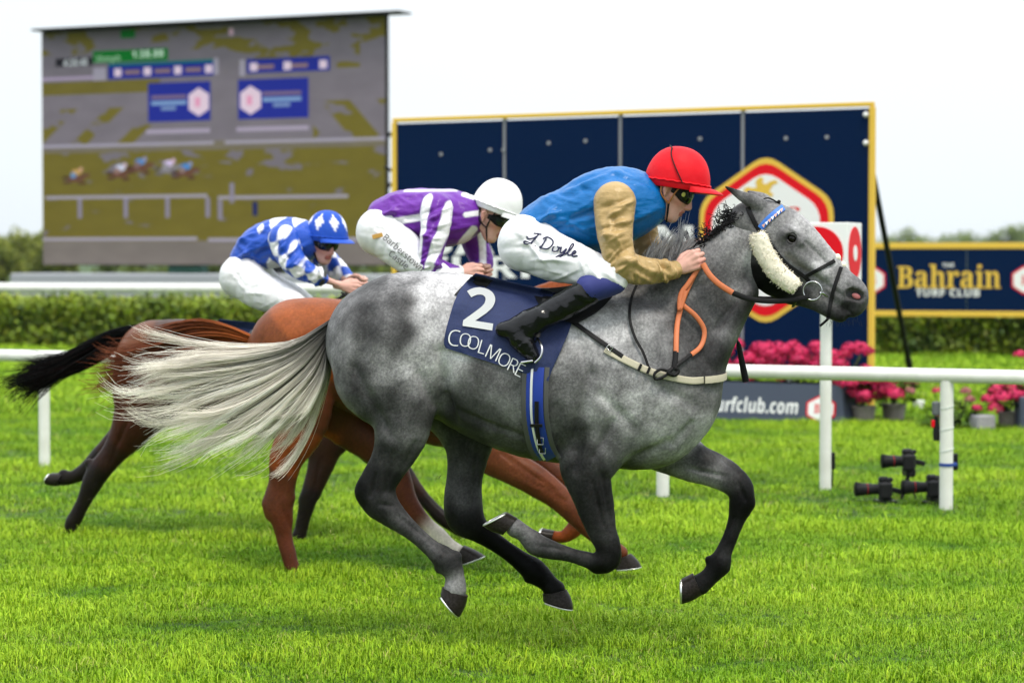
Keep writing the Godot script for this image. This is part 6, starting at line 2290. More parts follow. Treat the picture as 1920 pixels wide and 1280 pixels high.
func winning_post() -> void:
	var at := ground_at(1548, 920)
	var o := thing("winning_post", "white winning post with a white box of red discs on top", "winning post", Transform3D(Basis(), at))
	var t := facing(at, at + Vector3(1, 0, 0))
	var g := Geo.new()
	var top := plane_xy(t, 1548, 531).y
	g.tube([Vector3(0, -0.05, 0), Vector3(0, top * 0.5, 0), Vector3(0, top, 0)], 0.041, 16)
	obj("pole", g.mesh(), M.white_plastic, o)
	var side := 0.425
	var bt := Transform3D(Basis(Vector3.UP, -0.38), Vector3((1546.0 - 1548.0) * 16.9 / FOC, top + side / 2, -0.02))
	var b := Geo.new()
	b.box(bt, Vector3.ONE * side, 0.004)
	var box := obj("box", b.mesh(), M.white_paint, o)
	for k in 4:
		var ft := bt * Transform3D(Basis(Vector3.UP, k * PI / 2), Vector3.ZERO) * Transform3D(Basis(), Vector3(0, 0, side / 2 + 0.001))
		var ring := PackedVector2Array()
		var hole := PackedVector2Array()
		for i in 40:
			var a := TAU * i / 40
			ring.append(Vector2(cos(a), sin(a)) * 0.185)
			hole.append(Vector2(cos(a), sin(a)) * 0.055)
		var d := Geo.new()
		d.plate(ft, ring, 0.004)
		obj("disc", d.mesh(), M.sign_red, box)
		var h := Geo.new()
		h.plate(ft * Transform3D(Basis(), Vector3(0, 0, 0.004)), hole, 0.003)
		obj("disc_centre", h.mesh(), M.white_paint, box)
	# small device strapped to its far side
	var w := thing("remote_trigger", "small black radio trigger fixed behind the winning post", "radio trigger", Transform3D(Basis(), at))
	var q := Geo.new()
	q.box(Transform3D(Basis(), Vector3(0.056, 0.21, -0.03)), Vector3(0.03, 0.12, 0.05), 0.006)
	obj("case", q.mesh(), M.rubber, w)
	var q2 := Geo.new()
	q2.tube([Vector3(0.056, 0.15, -0.03), Vector3(0.05, 0.03, -0.02)], 0.006, 6)
	obj("cable", q2.mesh(), M.rubber, w)

func emblem(t: Transform3D, at: Vector2, w: float, h: float, root: Node, z: float, big: bool) -> void:
	var e := t * Transform3D(Basis(), Vector3(at.x, at.y, z))
	var layers := [[1.0, M.gold_paint], [0.93, M.sign_red], [0.81, M.white_paint]] if big else [[1.0, M.sign_red], [0.86, M.white_paint]]
	var k := 0
	var first: Node = root
	for l in layers:
		var g := Geo.new()
		g.plate(e * Transform3D(Basis(), Vector3(0, 0, 0.004 * k)), hexagon(w * l[0] - (0.0 if k == 0 else 0.0), h * l[0], w * (0.22 if big else 0.12)), 0.004)
		var o := obj("emblem" if k == 0 else ("emblem_band" if k == 1 and big else "emblem_face"), g.mesh(), l[1], first)
		if k == 0:
			first = o
		k += 1

func gallop(t: Transform3D, s: float) -> ArrayMesh:
	var p := PackedVector2Array([Vector2(-1.0, 0.1), Vector2(-0.75, 0.28), Vector2(-0.4, 0.22), Vector2(-0.2, 0.25), Vector2(-0.28, 0.55), Vector2(-0.05, 0.78), Vector2(0.12, 0.75), Vector2(0.18, 0.6), Vector2(0.08, 0.5), Vector2(0.3, 0.4), Vector2(0.55, 0.55), Vector2(0.85, 0.62), Vector2(1.0, 0.48), Vector2(0.7, 0.35), Vector2(0.5, 0.05), Vector2(0.75, -0.15), Vector2(0.6, -0.25), Vector2(0.3, -0.1), Vector2(-0.3, -0.12), Vector2(-0.55, -0.3), Vector2(-0.85, -0.32), Vector2(-0.6, -0.1)])
	for i in p.size():
		p[i] = p[i] * s
	var g := Geo.new()
	g.plate(t, p, 0.003)
	return g.mesh()

func flat_text(called: String, s: String, font: Font, t: Transform3D, at: Vector2, h: float, width: float, z: float, m: Material, root: Node, shear := 0.0) -> void:
	var mesh := text_mesh(s, font, h)
	var a := mesh.surface_get_arrays(0)
	var v: PackedVector3Array = a[Mesh.ARRAY_VERTEX]
	var lo := 1e9
	var hi := -1e9
	for q in v:
		lo = minf(lo, q.x)
		hi = maxf(hi, q.x)
	var k := width / (hi - lo) if width > 0 else 1.0
	var n := PackedVector3Array()
	for i in v.size():
		v[i] = t * Vector3((v[i].x + shear * v[i].y - (lo + hi) / 2) * k + at.x, v[i].y + at.y, z)
		n.append(t.basis.z)
	var b := []
	b.resize(Mesh.ARRAY_MAX)
	b[Mesh.ARRAY_VERTEX] = v
	b[Mesh.ARRAY_NORMAL] = n
	b[Mesh.ARRAY_INDEX] = a[Mesh.ARRAY_INDEX]
	var out := ArrayMesh.new()
	out.add_surface_from_arrays(Mesh.PRIMITIVE_TRIANGLES, b)
	obj(called, out, m, root)

func bar(t: Transform3D, a: Vector2, b: Vector2, w: float, z: float, deep: float) -> ArrayMesh:
	var g := Geo.new()
	var d := b - a
	var m := (a + b) / 2
	g.box(t * Transform3D(Basis(Vector3.BACK, d.angle()), Vector3(m.x, m.y, z)), Vector3(d.length(), w, deep), 0.006)
	return g.mesh()

func big_board() -> void:
	var L := spot(740, 225, 28.2)
	var R := spot(1637, 195, 25.2)
	var t := facing(Vector3(L.x, 0, L.z), Vector3(R.x, 0, R.z))
	var root := thing("sponsor_board", "tall navy board of four panels with gold edging and a white hexagon emblem", "advertising board", t)
	var id := Transform3D()
	var W := Vector2(R.x - L.x, R.z - L.z).length()
	var H := (L.y + R.y) / 2
	var low := 0.42
	for k in 4:
		var x0 := W * k / 4.0 + (0.02 if k > 0 else 0.035)
		var x1 := W * (k + 1) / 4.0 - (0.02 if k < 3 else 0.035)
		var g := Geo.new()
		g.box(Transform3D(Basis(), Vector3((x0 + x1) / 2, (low + H) / 2 - 0.02, 0)), Vector3(x1 - x0, H - low - 0.05, 0.02), 0.004)
		obj("panel", g.mesh(), M.navy_board, root)
		if k > 0:
			var j := Geo.new()
			j.box(Transform3D(Basis(), Vector3(W * k / 4.0, (low + H) / 2, -0.012)), Vector3(0.05, H - low, 0.02))
			obj("joint", j.mesh(), M.alu, root)
	obj("top_edge", bar(id, Vector2(-0.02, H), Vector2(W + 0.02, H), 0.05, 0.0, 0.05), M.gold_paint, root)
	for x in [0.0, W]:
		obj("side_edge", bar(id, Vector2(x, 0.0), Vector2(x, H - 0.028), 0.06, 0.002, 0.06), M.gold_paint, root)
	for b in [[828, 289], [920, 281], [1030, 268], [1099, 264], [1314, 260], [1475, 259], [1552, 257], [945, 281]]:
		var p := plane_xy(t, b[0], b[1])
		var g := Geo.new()
		g.tube([Vector3(p.x, p.y, 0.005), Vector3(p.x, p.y, 0.02)], 0.022, 12)
		obj("bolt", g.mesh(), M.alu, root)
	for b in [[1626, 215], [1626, 268]]:
		var p := plane_xy(t, b[0], b[1])
		var g := Geo.new()
		g.ball(Transform3D(Basis.from_scale(Vector3.ONE * 0.03), Vector3(p.x, p.y, 0.03)), 10, 6)
		obj("bolt", g.mesh(), M.white_paint, root)
	var c := plane_xy(t, 1437, 450)
	var w := (plane_xy(t, 1563, 450).x - plane_xy(t, 1312, 450).x) / 2
	var h := (plane_xy(t, 1437, 297).y - plane_xy(t, 1437, 603).y) / 2
	emblem(id, c, w, h * 1.06, root, 0.012, true)
	var hp := plane_xy(t, 1428, 355)
	obj("emblem_horse", gallop(Transform3D(Basis(), Vector3(hp.x, hp.y - 0.03, 0.025)), 0.21), M.gold_paint, root)
	var tp := plane_xy(t, 1478, 400)
	flat_text("lettering", "BTC", fonts.serif_bold, id, tp + Vector2(-0.16, -0.02), 0.24, 0.62, 0.026, M.sign_red, root)
	var n := plane_xy(t, 1038, 452)
	flat_text("lettering", "BAHRAIN", fonts.bold, id, n, 0.44, plane_xy(t, 1292, 452).x - plane_xy(t, 785, 452).x, 0.012, M.white_paint, root)
	n = plane_xy(t, 1038, 502)
	flat_text("lettering", "TURF CLUB", fonts.bold, id, n, 0.34, plane_xy(t, 1292, 500).x - plane_xy(t, 785, 500).x, 0.012, M.white_paint, root)
	# frame and legs behind
	for k in 3:
		var g := Geo.new()
		var x := W * (k + 0.5) / 3.0
		g.box(Transform3D(Basis(), Vector3(x, H * 0.48, -0.07)), Vector3(0.06, H * 0.96, 0.06), 0.004)
		g.box(Transform3D(Basis(Vector3.RIGHT, -0.5), Vector3(x, H * 0.35, -0.62)), Vector3(0.05, H * 0.8, 0.05), 0.004)
		obj("support", g.mesh(), M.alu, root)
	for k in 2:
		obj("hinge", bar(id, Vector2(-0.14, 2.72 - k * 0.42), Vector2(-0.01, 2.66 - k * 0.42), 0.035, 0.01, 0.03), M.rubber, root)
	# black prop leaning on its right-hand edge
	var foot := ground_at(1718, 748)
	var pr := thing("prop_pole", "black steel pole leaning against the right edge of the tall navy board", "prop", Transform3D(Basis(), foot))
	var hd := spot(1637, 325, 25.25) - foot
	var pg := Geo.new()
	pg.tube([Vector3(0, 0, 0), hd * 0.5, hd], 0.033, 12)
	obj("pole", pg.mesh(), M.black_steel, pr)
	var pc := Geo.new()
	pc.tube([hd * 0.16, hd * 0.161, hd * 0.19, hd * 0.191], [0.034, 0.043, 0.043, 0.034], 12)
	obj("collar", pc.mesh(), M.black_steel, pr)
	var bt := thing("base_weight", "grey steel foot plate under the black prop pole", "base weight", Transform3D(Basis(), foot))
	var bg := Geo.new()
	bg.box(Transform3D(Basis(Vector3.UP, 0.3), Vector3(-0.06, 0.035, 0.02)), Vector3(0.34, 0.06, 0.26), 0.012)
	obj("plate", bg.mesh(), M.dull_steel, bt)
	var cu := tag(obj("cup", _cup(), M.white_paint), "white plastic cup lying by the foot of the prop pole", "cup")
	cu.position = ground_at(1722, 770)

func _cup() -> ArrayMesh:
	var g := Geo.new()
	g.tube([Vector3(0, 0, 0), Vector3(0, 0.004, 0), Vector3(0.01, 0.11, 0), Vector3(0.01, 0.112, 0)], [0.045, 0.05, 0.062, 0.058], 14)
	return g.mesh()

func club_board() -> void:
	var L := spot(1622, 520, 38.9)
	var R := spot(2010, 520, 37.9)
	var t := facing(Vector3(L.x, 0, L.z), Vector3(R.x, 0, R.z))
	var root := thing("club_board", "long low navy board with gold rails and gold club lettering above the hedge", "advertising board", t)
	var W := Vector2(R.x - L.x, R.z - L.z).length()
	var top := plane_xy(t, 1780, 466).y
	var bot := plane_xy(t, 1780, 583).y
	var id := Transform3D()
	for k in 2:
		var g := Geo.new()
		g.box(Transform3D(Basis(), Vector3(W * (k + 0.5) / 2, (top + bot) / 2, 0)), Vector3(W / 2 - 0.008, top - bot, 0.03), 0.004)
		obj("panel", g.mesh(), M.navy_board, root)
	obj("gold_rail", bar(id, Vector2(-0.03, top + 0.045), Vector2(W, top + 0.045), 0.095, 0.004, 0.05), M.gold_paint, root)
	obj("gold_rail", bar(id, Vector2(-0.03, bot - 0.045), Vector2(W, bot - 0.045), 0.09, 0.004, 0.05), M.gold_paint, root)
	var c := plane_xy(t, 1780, 517)
	flat_text("lettering", "Bahrain", fonts.serif_bold, id, plane_xy(t, 1780, 520), 0.50, plane_xy(t, 1877, 517).x - plane_xy(t, 1683, 517).x, 0.02, M.gold_paint, root)
	flat_text("lettering", "TURF CLUB", fonts.bold, id, plane_xy(t, 1778, 549), 0.165, plane_xy(t, 1838, 549).x - plane_xy(t, 1718, 549).x, 0.02, M.white_paint, root)
	flat_text("lettering", "THE", fonts.bold, id, plane_xy(t, 1779, 497), 0.09, plane_xy(t, 1790, 497).x - plane_xy(t, 1768, 497).x, 0.02, M.white_paint, root)
	for px in [1638.0, 1922.0]:
		emblem(id, plane_xy(t, px, 525), 0.2, 0.24, root, 0.017, false)
		flat_text("emblem_letter", "B", fonts.serif_bold, id, plane_xy(t, px, 525), 0.2, 0.1, 0.027, M.sign_red, root)
	for k in 3:
		var g := Geo.new()
		g.box(Transform3D(Basis(), Vector3(W * (k + 0.3) / 2.6, (top + 0.0) / 2, -1.35)), Vector3(0.07, top, 0.06), 0.004)
		obj("support", g.mesh(), M.alu, root)
	c += Vector2.ZERO

func petals(sd: int) -> ArrayMesh:
	var r := RandomNumberGenerator.new()
	r.seed = sd
	var g := Geo.new()
	for i in 70:
		var d := Vector3(r.randfn(), absf(r.randfn()) * 0.9 - 0.25, r.randfn()).normalized()
		var c := d * Vector3(0.078, 0.062, 0.078) * r.randf_range(0.88, 1.06)
		var u := d.cross(Vector3(r.randfn(), r.randfn(), r.randfn())).normalized()
		var v := d.cross(u)
		var k := r.randf_range(0.7, 1.25)
		g.tint = Color(k, k * r.randf_range(0.7, 1.6), k * r.randf_range(0.8, 1.2))
		for q in 4:
			var a := TAU * q / 4 + r.randf() * 0.2
			var o := u * cos(a) + v * sin(a)
			var s := u * -sin(a) + v * cos(a)
			var n := (d + o * 0.4).normalized()
			var b := g.vert(c, n)
			g.vert(c + o * 0.012 + s * 0.009 + d * 0.003, n)
			g.vert(c + o * 0.02 + d * 0.001, n)
			g.vert(c + o * 0.012 - s * 0.009 + d * 0.003, n)
			g.I.append_array([b, b + 1, b + 2, b, b + 2, b + 3])
	return g.mesh()

func hydrangea(at: Vector3, label: String, heads: Array, leaf_h: float, leaf_w: float, pot: Vector3, group: String, sd: int, dull := 0.0) -> void:
	var o := thing("hydrangea", label, "flowering plant", Transform3D(Basis(), at), group)
	var r := RandomNumberGenerator.new()
	r.seed = sd
	if pot != Vector3.ZERO:
		var g := Geo.new()
		g.tube([Vector3(0, 0, 0), Vector3(0, 0.01, 0), Vector3(0, pot.y * 0.84, 0), Vector3(0, pot.y * 0.85, 0), Vector3(0, pot.y, 0), Vector3(0, pot.y * 0.98, 0), Vector3(0, pot.y * 0.9, 0)], [pot.x * 0.78, pot.x * 0.8, pot.x * 0.95, pot.x, pot.x, pot.x * 0.9, pot.x * 0.88], 20)
		obj("pot", g.mesh(), M.pot, o)
	var lg := Geo.new()
	var y0 := pot.y
	for i in 190:
		var a := r.randf() * TAU
		var d := sqrt(r.randf()) * leaf_w
		var c := Vector3(cos(a) * d, y0 + leaf_h * r.randf_range(0.05, 1.0) * (1.0 - 0.3 * d / leaf_w), sin(a) * d)
		var out := Vector3(cos(a), r.randf_range(-0.3, 0.6), sin(a)).normalized()
		var s := out.cross(Vector3.UP).normalized()
		var n := s.cross(out).normalized()
		if n.y < 0:
			n = -n
		var k := r.randf_range(0.6, 1.3)
		lg.tint = Color(0.09 * k, 0.20 * k, 0.02 * k) * (1.0 if r.randf() < 0.8 else 1.6)
		var L := r.randf_range(0.06, 0.11)
		var b := lg.vert(c, n)
		lg.vert(c + out * L * 0.5 + s * L * 0.33, n)
		lg.vert(c + out * L - Vector3(0, 0.012, 0), n)
		lg.vert(c + out * L * 0.5 - s * L * 0.33, n)
		lg.I.append_array([b, b + 1, b + 2, b, b + 2, b + 3])
	for i in 8:
		var a := r.randf() * TAU
		lg.tint = Color(0.05, 0.07, 0.02)
		lg.tube([Vector3(0, y0 * 0.9, 0), Vector3(cos(a) * leaf_w * 0.4, y0 + leaf_h * 0.5, sin(a) * leaf_w * 0.4), Vector3(cos(a) * leaf_w * 0.7, y0 + leaf_h, sin(a) * leaf_w * 0.7)], 0.006, 5)
	var f := obj("foliage", lg.mesh(), M.leaf, o)
	f.set_meta("kind", "stuff")
	var pm := [petals(1), petals(2), petals(3)]
	for h in heads:
		var q := obj("flower_head", pm[r.randi() % 3], M.petal if r.randf() > dull else M.petal_pale, o)
		q.transform = Transform3D(Basis(Vector3.UP, r.randf() * TAU).scaled(Vector3.ONE * float(h[3])), Vector3(h[0], h[1], h[2]))

func planters() -> void:
	var A := ground_at(1583, 795)
	var Bm := ground_at(1330, 786)
	var dir := (A - Bm).normalized()
	var B := A - dir * 4.2
	var t := facing(B, A)
	var root := thing("planter", "long grey-blue trough with a white web address in front of the tall navy board", "planter", t)
	var hgt := 0.385
	var lean := 0.05
	var g := Geo.new()
	# front leans back a little; ends are cut square
	var f0 := Vector3(0, 0, 0)
	var f1 := Vector3(4.2, 0, 0)
	var up := Vector3(0, hgt, -lean)
	var back := Vector3(0, 0, -0.45)
	var in_ := Vector3(-0.04, 0, 0)
	g.quad(f0, f0 + up, f1 + up + in_, f1)
	g.quad(f1, f1 + up + in_, f1 + up + in_ + back * 0.9, f1 + back)
	g.quad(f0 + back, f0 + up + back * 0.9, f0 + up, f0)
	g.quad(f1 + back, f1 + up + in_ + back * 0.9, f0 + up + back * 0.9, f0 + back)
	g.quad(f0 + up - Vector3(0, 0.03, 0), f0 + up + back * 0.9 - Vector3(0, 0.03, 0), f1 + up + back * 0.9 - Vector3(0.05, 0.03, 0), f1 + up - Vector3(0.05, 0.03, 0))
	obj("trough", g.mesh(), M.trough, root)
	var ft := Transform3D(Basis(Vector3.RIGHT, -atan2(lean, hgt)), Vector3.ZERO)
	var wt := t * ft
	var a := plane_xy(wt, 1236, 757)
	var b := plane_xy(wt, 1497, 762)
	flat_text("lettering", "bahrainturfclub.com", fonts.bold, ft, Vector2((a.x + b.x) / 2, plane_xy(wt, 1430, 761).y), 0.2, b.x - a.x, 0.004, M.white_paint, root, 0.12)
	emblem(ft, plane_xy(wt, 1540, 767), 0.155, 0.145, root, 0.003, false)
	flat_text("emblem_letter", "B", fonts.serif_bold, ft, plane_xy(wt, 1533, 766), 0.13, 0.06, 0.013, M.sign_red, root)
	var r := RandomNumberGenerator.new()
	r.seed = 9
	for i in 8:
		var p := t * Vector3(4.0 - i * 0.52, 0.30, -0.42)
		var heads := []
		for k in 17:
			heads.append([r.randf_range(-0.28, 0.28), r.randf_range(0.18, 0.46), r.randf_range(-0.12, 0.24), r.randf_range(0.9, 1.35)])
		heads.append([r.randf_range(-0.2, 0.2), r.randf_range(0.08, 0.14), 0.3, 0.7])
		hydrangea(p, ["hydrangea at the right end of the long trough, covered in crimson heads", "second hydrangea from the right end of the long trough", "third hydrangea from the right end, beside the winning post", "fourth hydrangea from the right end of the trough, left of the winning post", "fifth hydrangea from the right end of the trough", "hydrangea in the trough just ahead of the chest of the grey horse", "hydrangea in the trough hidden behind the neck of the grey horse", "hydrangea at the left end of the long trough"][i], heads, 0.36, 0.3, Vector3.ZERO, "hydrangeas in the trough", 20 + i)
	var big := []
	for k in 30:
		big.append([r.randf_range(-0.28, 0.28), r.randf_range(0.22, 0.45), r.randf_range(-0.1, 0.26), r.randf_range(0.9, 1.25)])
	hydrangea(ground_at(1620, 792), "potted hydrangea with a large crimson crown standing at the right end of the trough", big, 0.34, 0.26, Vector3(0.125, 0.17, 0), "potted hydrangeas", 41)
	hydrangea(ground_at(1676, 788), "smaller potted hydrangea with few faded heads beside the crimson one", [[-0.06, 0.34, 0.2, 0.8], [0.03, 0.4, 0.1, 0.7], [0.16, 0.4, 0.1, 1.1], [0.13, 0.3, 0.15, 0.8], [-0.1, 0.42, 0.1, 0.7]], 0.28, 0.22, Vector3(0.13, 0.17, 0), "potted hydrangeas", 42, 0.6)
	hydrangea(ground_at(1893, 803), "potted hydrangea with crimson heads near the right edge beside a white block", [[-0.22, 0.28, 0.15, 1.1], [-0.14, 0.36, 0.1, 1.2], [-0.03, 0.4, 0.1, 1.2], [-0.1, 0.3, 0.2, 1.2], [0.08, 0.32, 0.2, 1.15], [0.2, 0.24, 0.15, 1.1], [0.05, 0.42, 0.0, 1.0], [-0.17, 0.2, 0.2, 1.0], [0.0, 0.33, 0.22, 1.1], [0.12, 0.7, -0.1, 0.8]], 0.34, 0.24, Vector3(0.12, 0.17, 0), "potted hydrangeas", 43)
	hydrangea(ground_at(1788, 803), "low mixed planting of faded pink flowers behind the right-hand rail post", [[-0.16, 0.36, 0, 0.6], [0.14, 0.28, 0.1, 0.7], [0.2, 0.2, 0.15, 0.7], [0.1, 0.36, 0.1, 0.7], [-0.14, 0.14, 0.15, 0.7], [0.18, 0.08, 0.15, 0.6]], 0.28, 0.26, Vector3.ZERO, "potted hydrangeas", 44, 0.8)
	var bl := Geo.new()
	bl.box(Transform3D(Basis(Vector3.UP, 0.35), Vector3(0, 0.07, 0)), Vector3(0.2, 0.15, 0.16), 0.012)
	var w := tag(obj("concrete_block", bl.mesh(), M.concrete), "pale concrete block on the grass beside a potted hydrangea", "block")
	w.position = ground_at(1843, 806)
	var e := Geo.new()
	e.box(Transform3D(Basis(), Vector3(0.25, 0.16, 0)), Vector3(0.5, 0.33, 0.3), 0.01)
	var w2 := tag(obj("trough_end", e.mesh(), M.trough), "end of another grey-blue trough cut by the right edge of the picture", "planter")
	w2.position = ground_at(1908, 806)

func photo_camera(at: Transform3D, label: String, stand: float, lens_len: float) -> void:
	var o := thing("remote_camera", label, "camera", at, "remote cameras on the grass by the rail")
	var y := stand
	var g := Geo.new()
	g.box(Transform3D(Basis(), Vector3(0.03, y, 0)), Vector3(0.075, 0.105, 0.14), 0.016)
	g.box(Transform3D(Basis(), Vector3(0.02, y + 0.062, 0)), Vector3(0.07, 0.045, 0.06), 0.014)
	g.box(Transform3D(Basis(), Vector3(0.01, y - 0.005, 0.075)), Vector3(0.085, 0.11, 0.03), 0.012)
	g.box(Transform3D(Basis(), Vector3(0.032, y - 0.075, 0)), Vector3(0.068, 0.06, 0.13), 0.012)
	g.tube([Vector3(0.04, y + 0.05, 0.045), Vector3(0.04, y + 0.066, 0.045)], 0.014, 12)
	g.tube([Vector3(0.035, y + 0.05, -0.045), Vector3(0.035, y + 0.062, -0.045)], 0.018, 12)
	g.box(Transform3D(Basis(), Vector3(0.065, y + 0.062, 0)), Vector3(0.03, 0.03, 0.045), 0.008)
	var b := obj("camera_body", g.mesh(), M.camera_black, o)
	b.set_meta("label", "black camera body with grip")
	var l := Geo.new()
	l.tube([Vector3(-0.005, y, 0), Vector3(-0.03, y, 0), Vector3(-0.032, y, 0), Vector3(-lens_len * 0.55, y, 0), Vector3(-lens_len * 0.56, y, 0), Vector3(-lens_len, y, 0)], [0.034, 0.034, 0.036, 0.036, 0.040, 0.041], 20)
	obj("lens", l.mesh(), M.camera_black, o)
	var h := Geo.new()
	h.tube([Vector3(-lens_len, y, 0), Vector3(-lens_len - 0.055, y, 0), Vector3(-lens_len - 0.055, y, 0), Vector3(-lens_len - 0.005, y, 0)], [0.041, 0.050, 0.047, 0.038], 20, false)
	obj("lens_hood", h.mesh(), M.rubber, o)
	var rr := Geo.new()
	rr.tube([Vector3(-lens_len * 0.8, y, 0), Vector3(-lens_len * 0.8 - 0.002, y, 0)], 0.0408, 20)
	obj("lens_ring", rr.mesh(), M.sign_red, o)
	var gl := Geo.new()
	gl.ball(Transform3D(Basis.from_scale(Vector3(0.01, 0.04, 0.04)), Vector3(-lens_len + 0.002, y, 0)), 16, 8)
	obj("front_glass", gl.mesh(), M.lens_dark, o)
	var s := Geo.new()
	s.box(Transform3D(Basis(Vector3.BACK, -0.25), Vector3(0.10, y - 0.01, 0)), Vector3(0.08, 0.035, 0.05), 0.006)
	obj("receiver", s.mesh(), M.rubber, o)
	if stand > 0.2:
		for k in 3:
			var a := TAU * k / 3 + 0.5
			var t := Geo.new()
			t.tube([Vector3(0.02, y - 0.10, 0), Vector3(0.02 + cos(a) * 0.06, 0, sin(a) * 0.09)], 0.008, 8)
			obj("leg", t.mesh(), M.black_steel, o)
	else:
		var t := Geo.new()
		t.box(Transform3D(Basis(), Vector3(0.03, 0.012, 0)), Vector3(0.13, 0.02, 0.14), 0.004)
		t.tube([Vector3(0.03, 0.02, 0), Vector3(0.03, y - 0.1, 0)], 0.016, 10)
		obj("floor_plate", t.mesh(), M.black_steel, o)
	var c := Geo.new()
	c.tube(smooth([Vector3(0.06, y - 0.02, 0.06), Vector3(0.0, y - 0.12, 0.1), Vector3(-0.05, 0.02, 0.09), Vector3(0.02, 0.008, 0.12), Vector3(0.16, 0.008, 0.1)], 4), 0.004, 6)
	obj("cable", c.mesh(), M.rubber, o)

func cameras() -> void:
	var yaw := 0.12
	photo_camera(Transform3D(Basis(Vector3.UP, yaw), ground_at(1652, 943)), "black remote camera low on a floor plate, left of the three by the rail post", 0.095, 0.12)
	photo_camera(Transform3D(Basis(Vector3.UP, yaw).rotated(Vector3.BACK, 0.0), ground_at(1696, 936)), "black remote camera raised on a small tripod, topmost of the three by the rail post", 0.262, 0.10)
	photo_camera(Transform3D(Basis(Vector3.UP, yaw), ground_at(1742, 945)), "black remote camera with a long lens nearest to the right-hand rail post", 0.115, 0.125)
	var A := ground_at(1775, 955)
	var o := thing("post_clamp", "black trigger held to the right-hand rail post by a blue strap", "radio trigger", Transform3D(Basis(), A))
	var g := Geo.new()
	g.tube([Vector3(0, 0.285, 0), Vector3(0, 0.305, 0)], 0.049, 18)
	g.box(Transform3D(Basis(), Vector3(0.055, 0.295, -0.01)), Vector3(0.03, 0.026, 0.03), 0.005)
	obj("strap", g.mesh(), M.blue_strap, o)
	var q := Geo.new()
	q.box(Transform3D(Basis(), Vector3(0.06, 0.31, -0.035)), Vector3(0.04, 0.11, 0.04), 0.008)
	obj("case", q.mesh(), M.rubber, o)
	var u := thing("post_camera", "small grey and black camera clamped high on the left of the right-hand rail post", "camera", Transform3D(Basis(), A))
	var w := Geo.new()
	w.box(Transform3D(Basis(), Vector3(-0.065, 0.66, -0.03)), Vector3(0.05, 0.09, 0.05), 0.008)
	obj("case", w.mesh(), M.dull_steel, u)
	var w2 := Geo.new()
	w2.tube([Vector3(-0.065, 0.61, -0.03), Vector3(-0.06, 0.5, -0.03), Vector3(-0.06, 0.45, -0.03)], [0.012, 0.026, 0.022], 12)
	obj("lens", w2.mesh(), M.rubber, u)
	var w3 := Geo.new()
	w3.box(Transform3D(Basis(), Vector3(-0.085, 0.56, -0.03)), Vector3(0.022, 0.05, 0.03), 0.005)
	obj("tag", w3.mesh(), M.sign_red, u)
	for e in [0.67, 0.53, 0.39]:
		var b := Geo.new()
		var p := []
		for k in 25:
			var a := TAU * k / 24
			p.append(Vector3(cos(a) * 0.046, e + 0.012 * cos(a), sin(a) * 0.046))
		b.tube(p, 0.0022, 6, false)
		obj("cord", b.mesh(), M.cord, u)

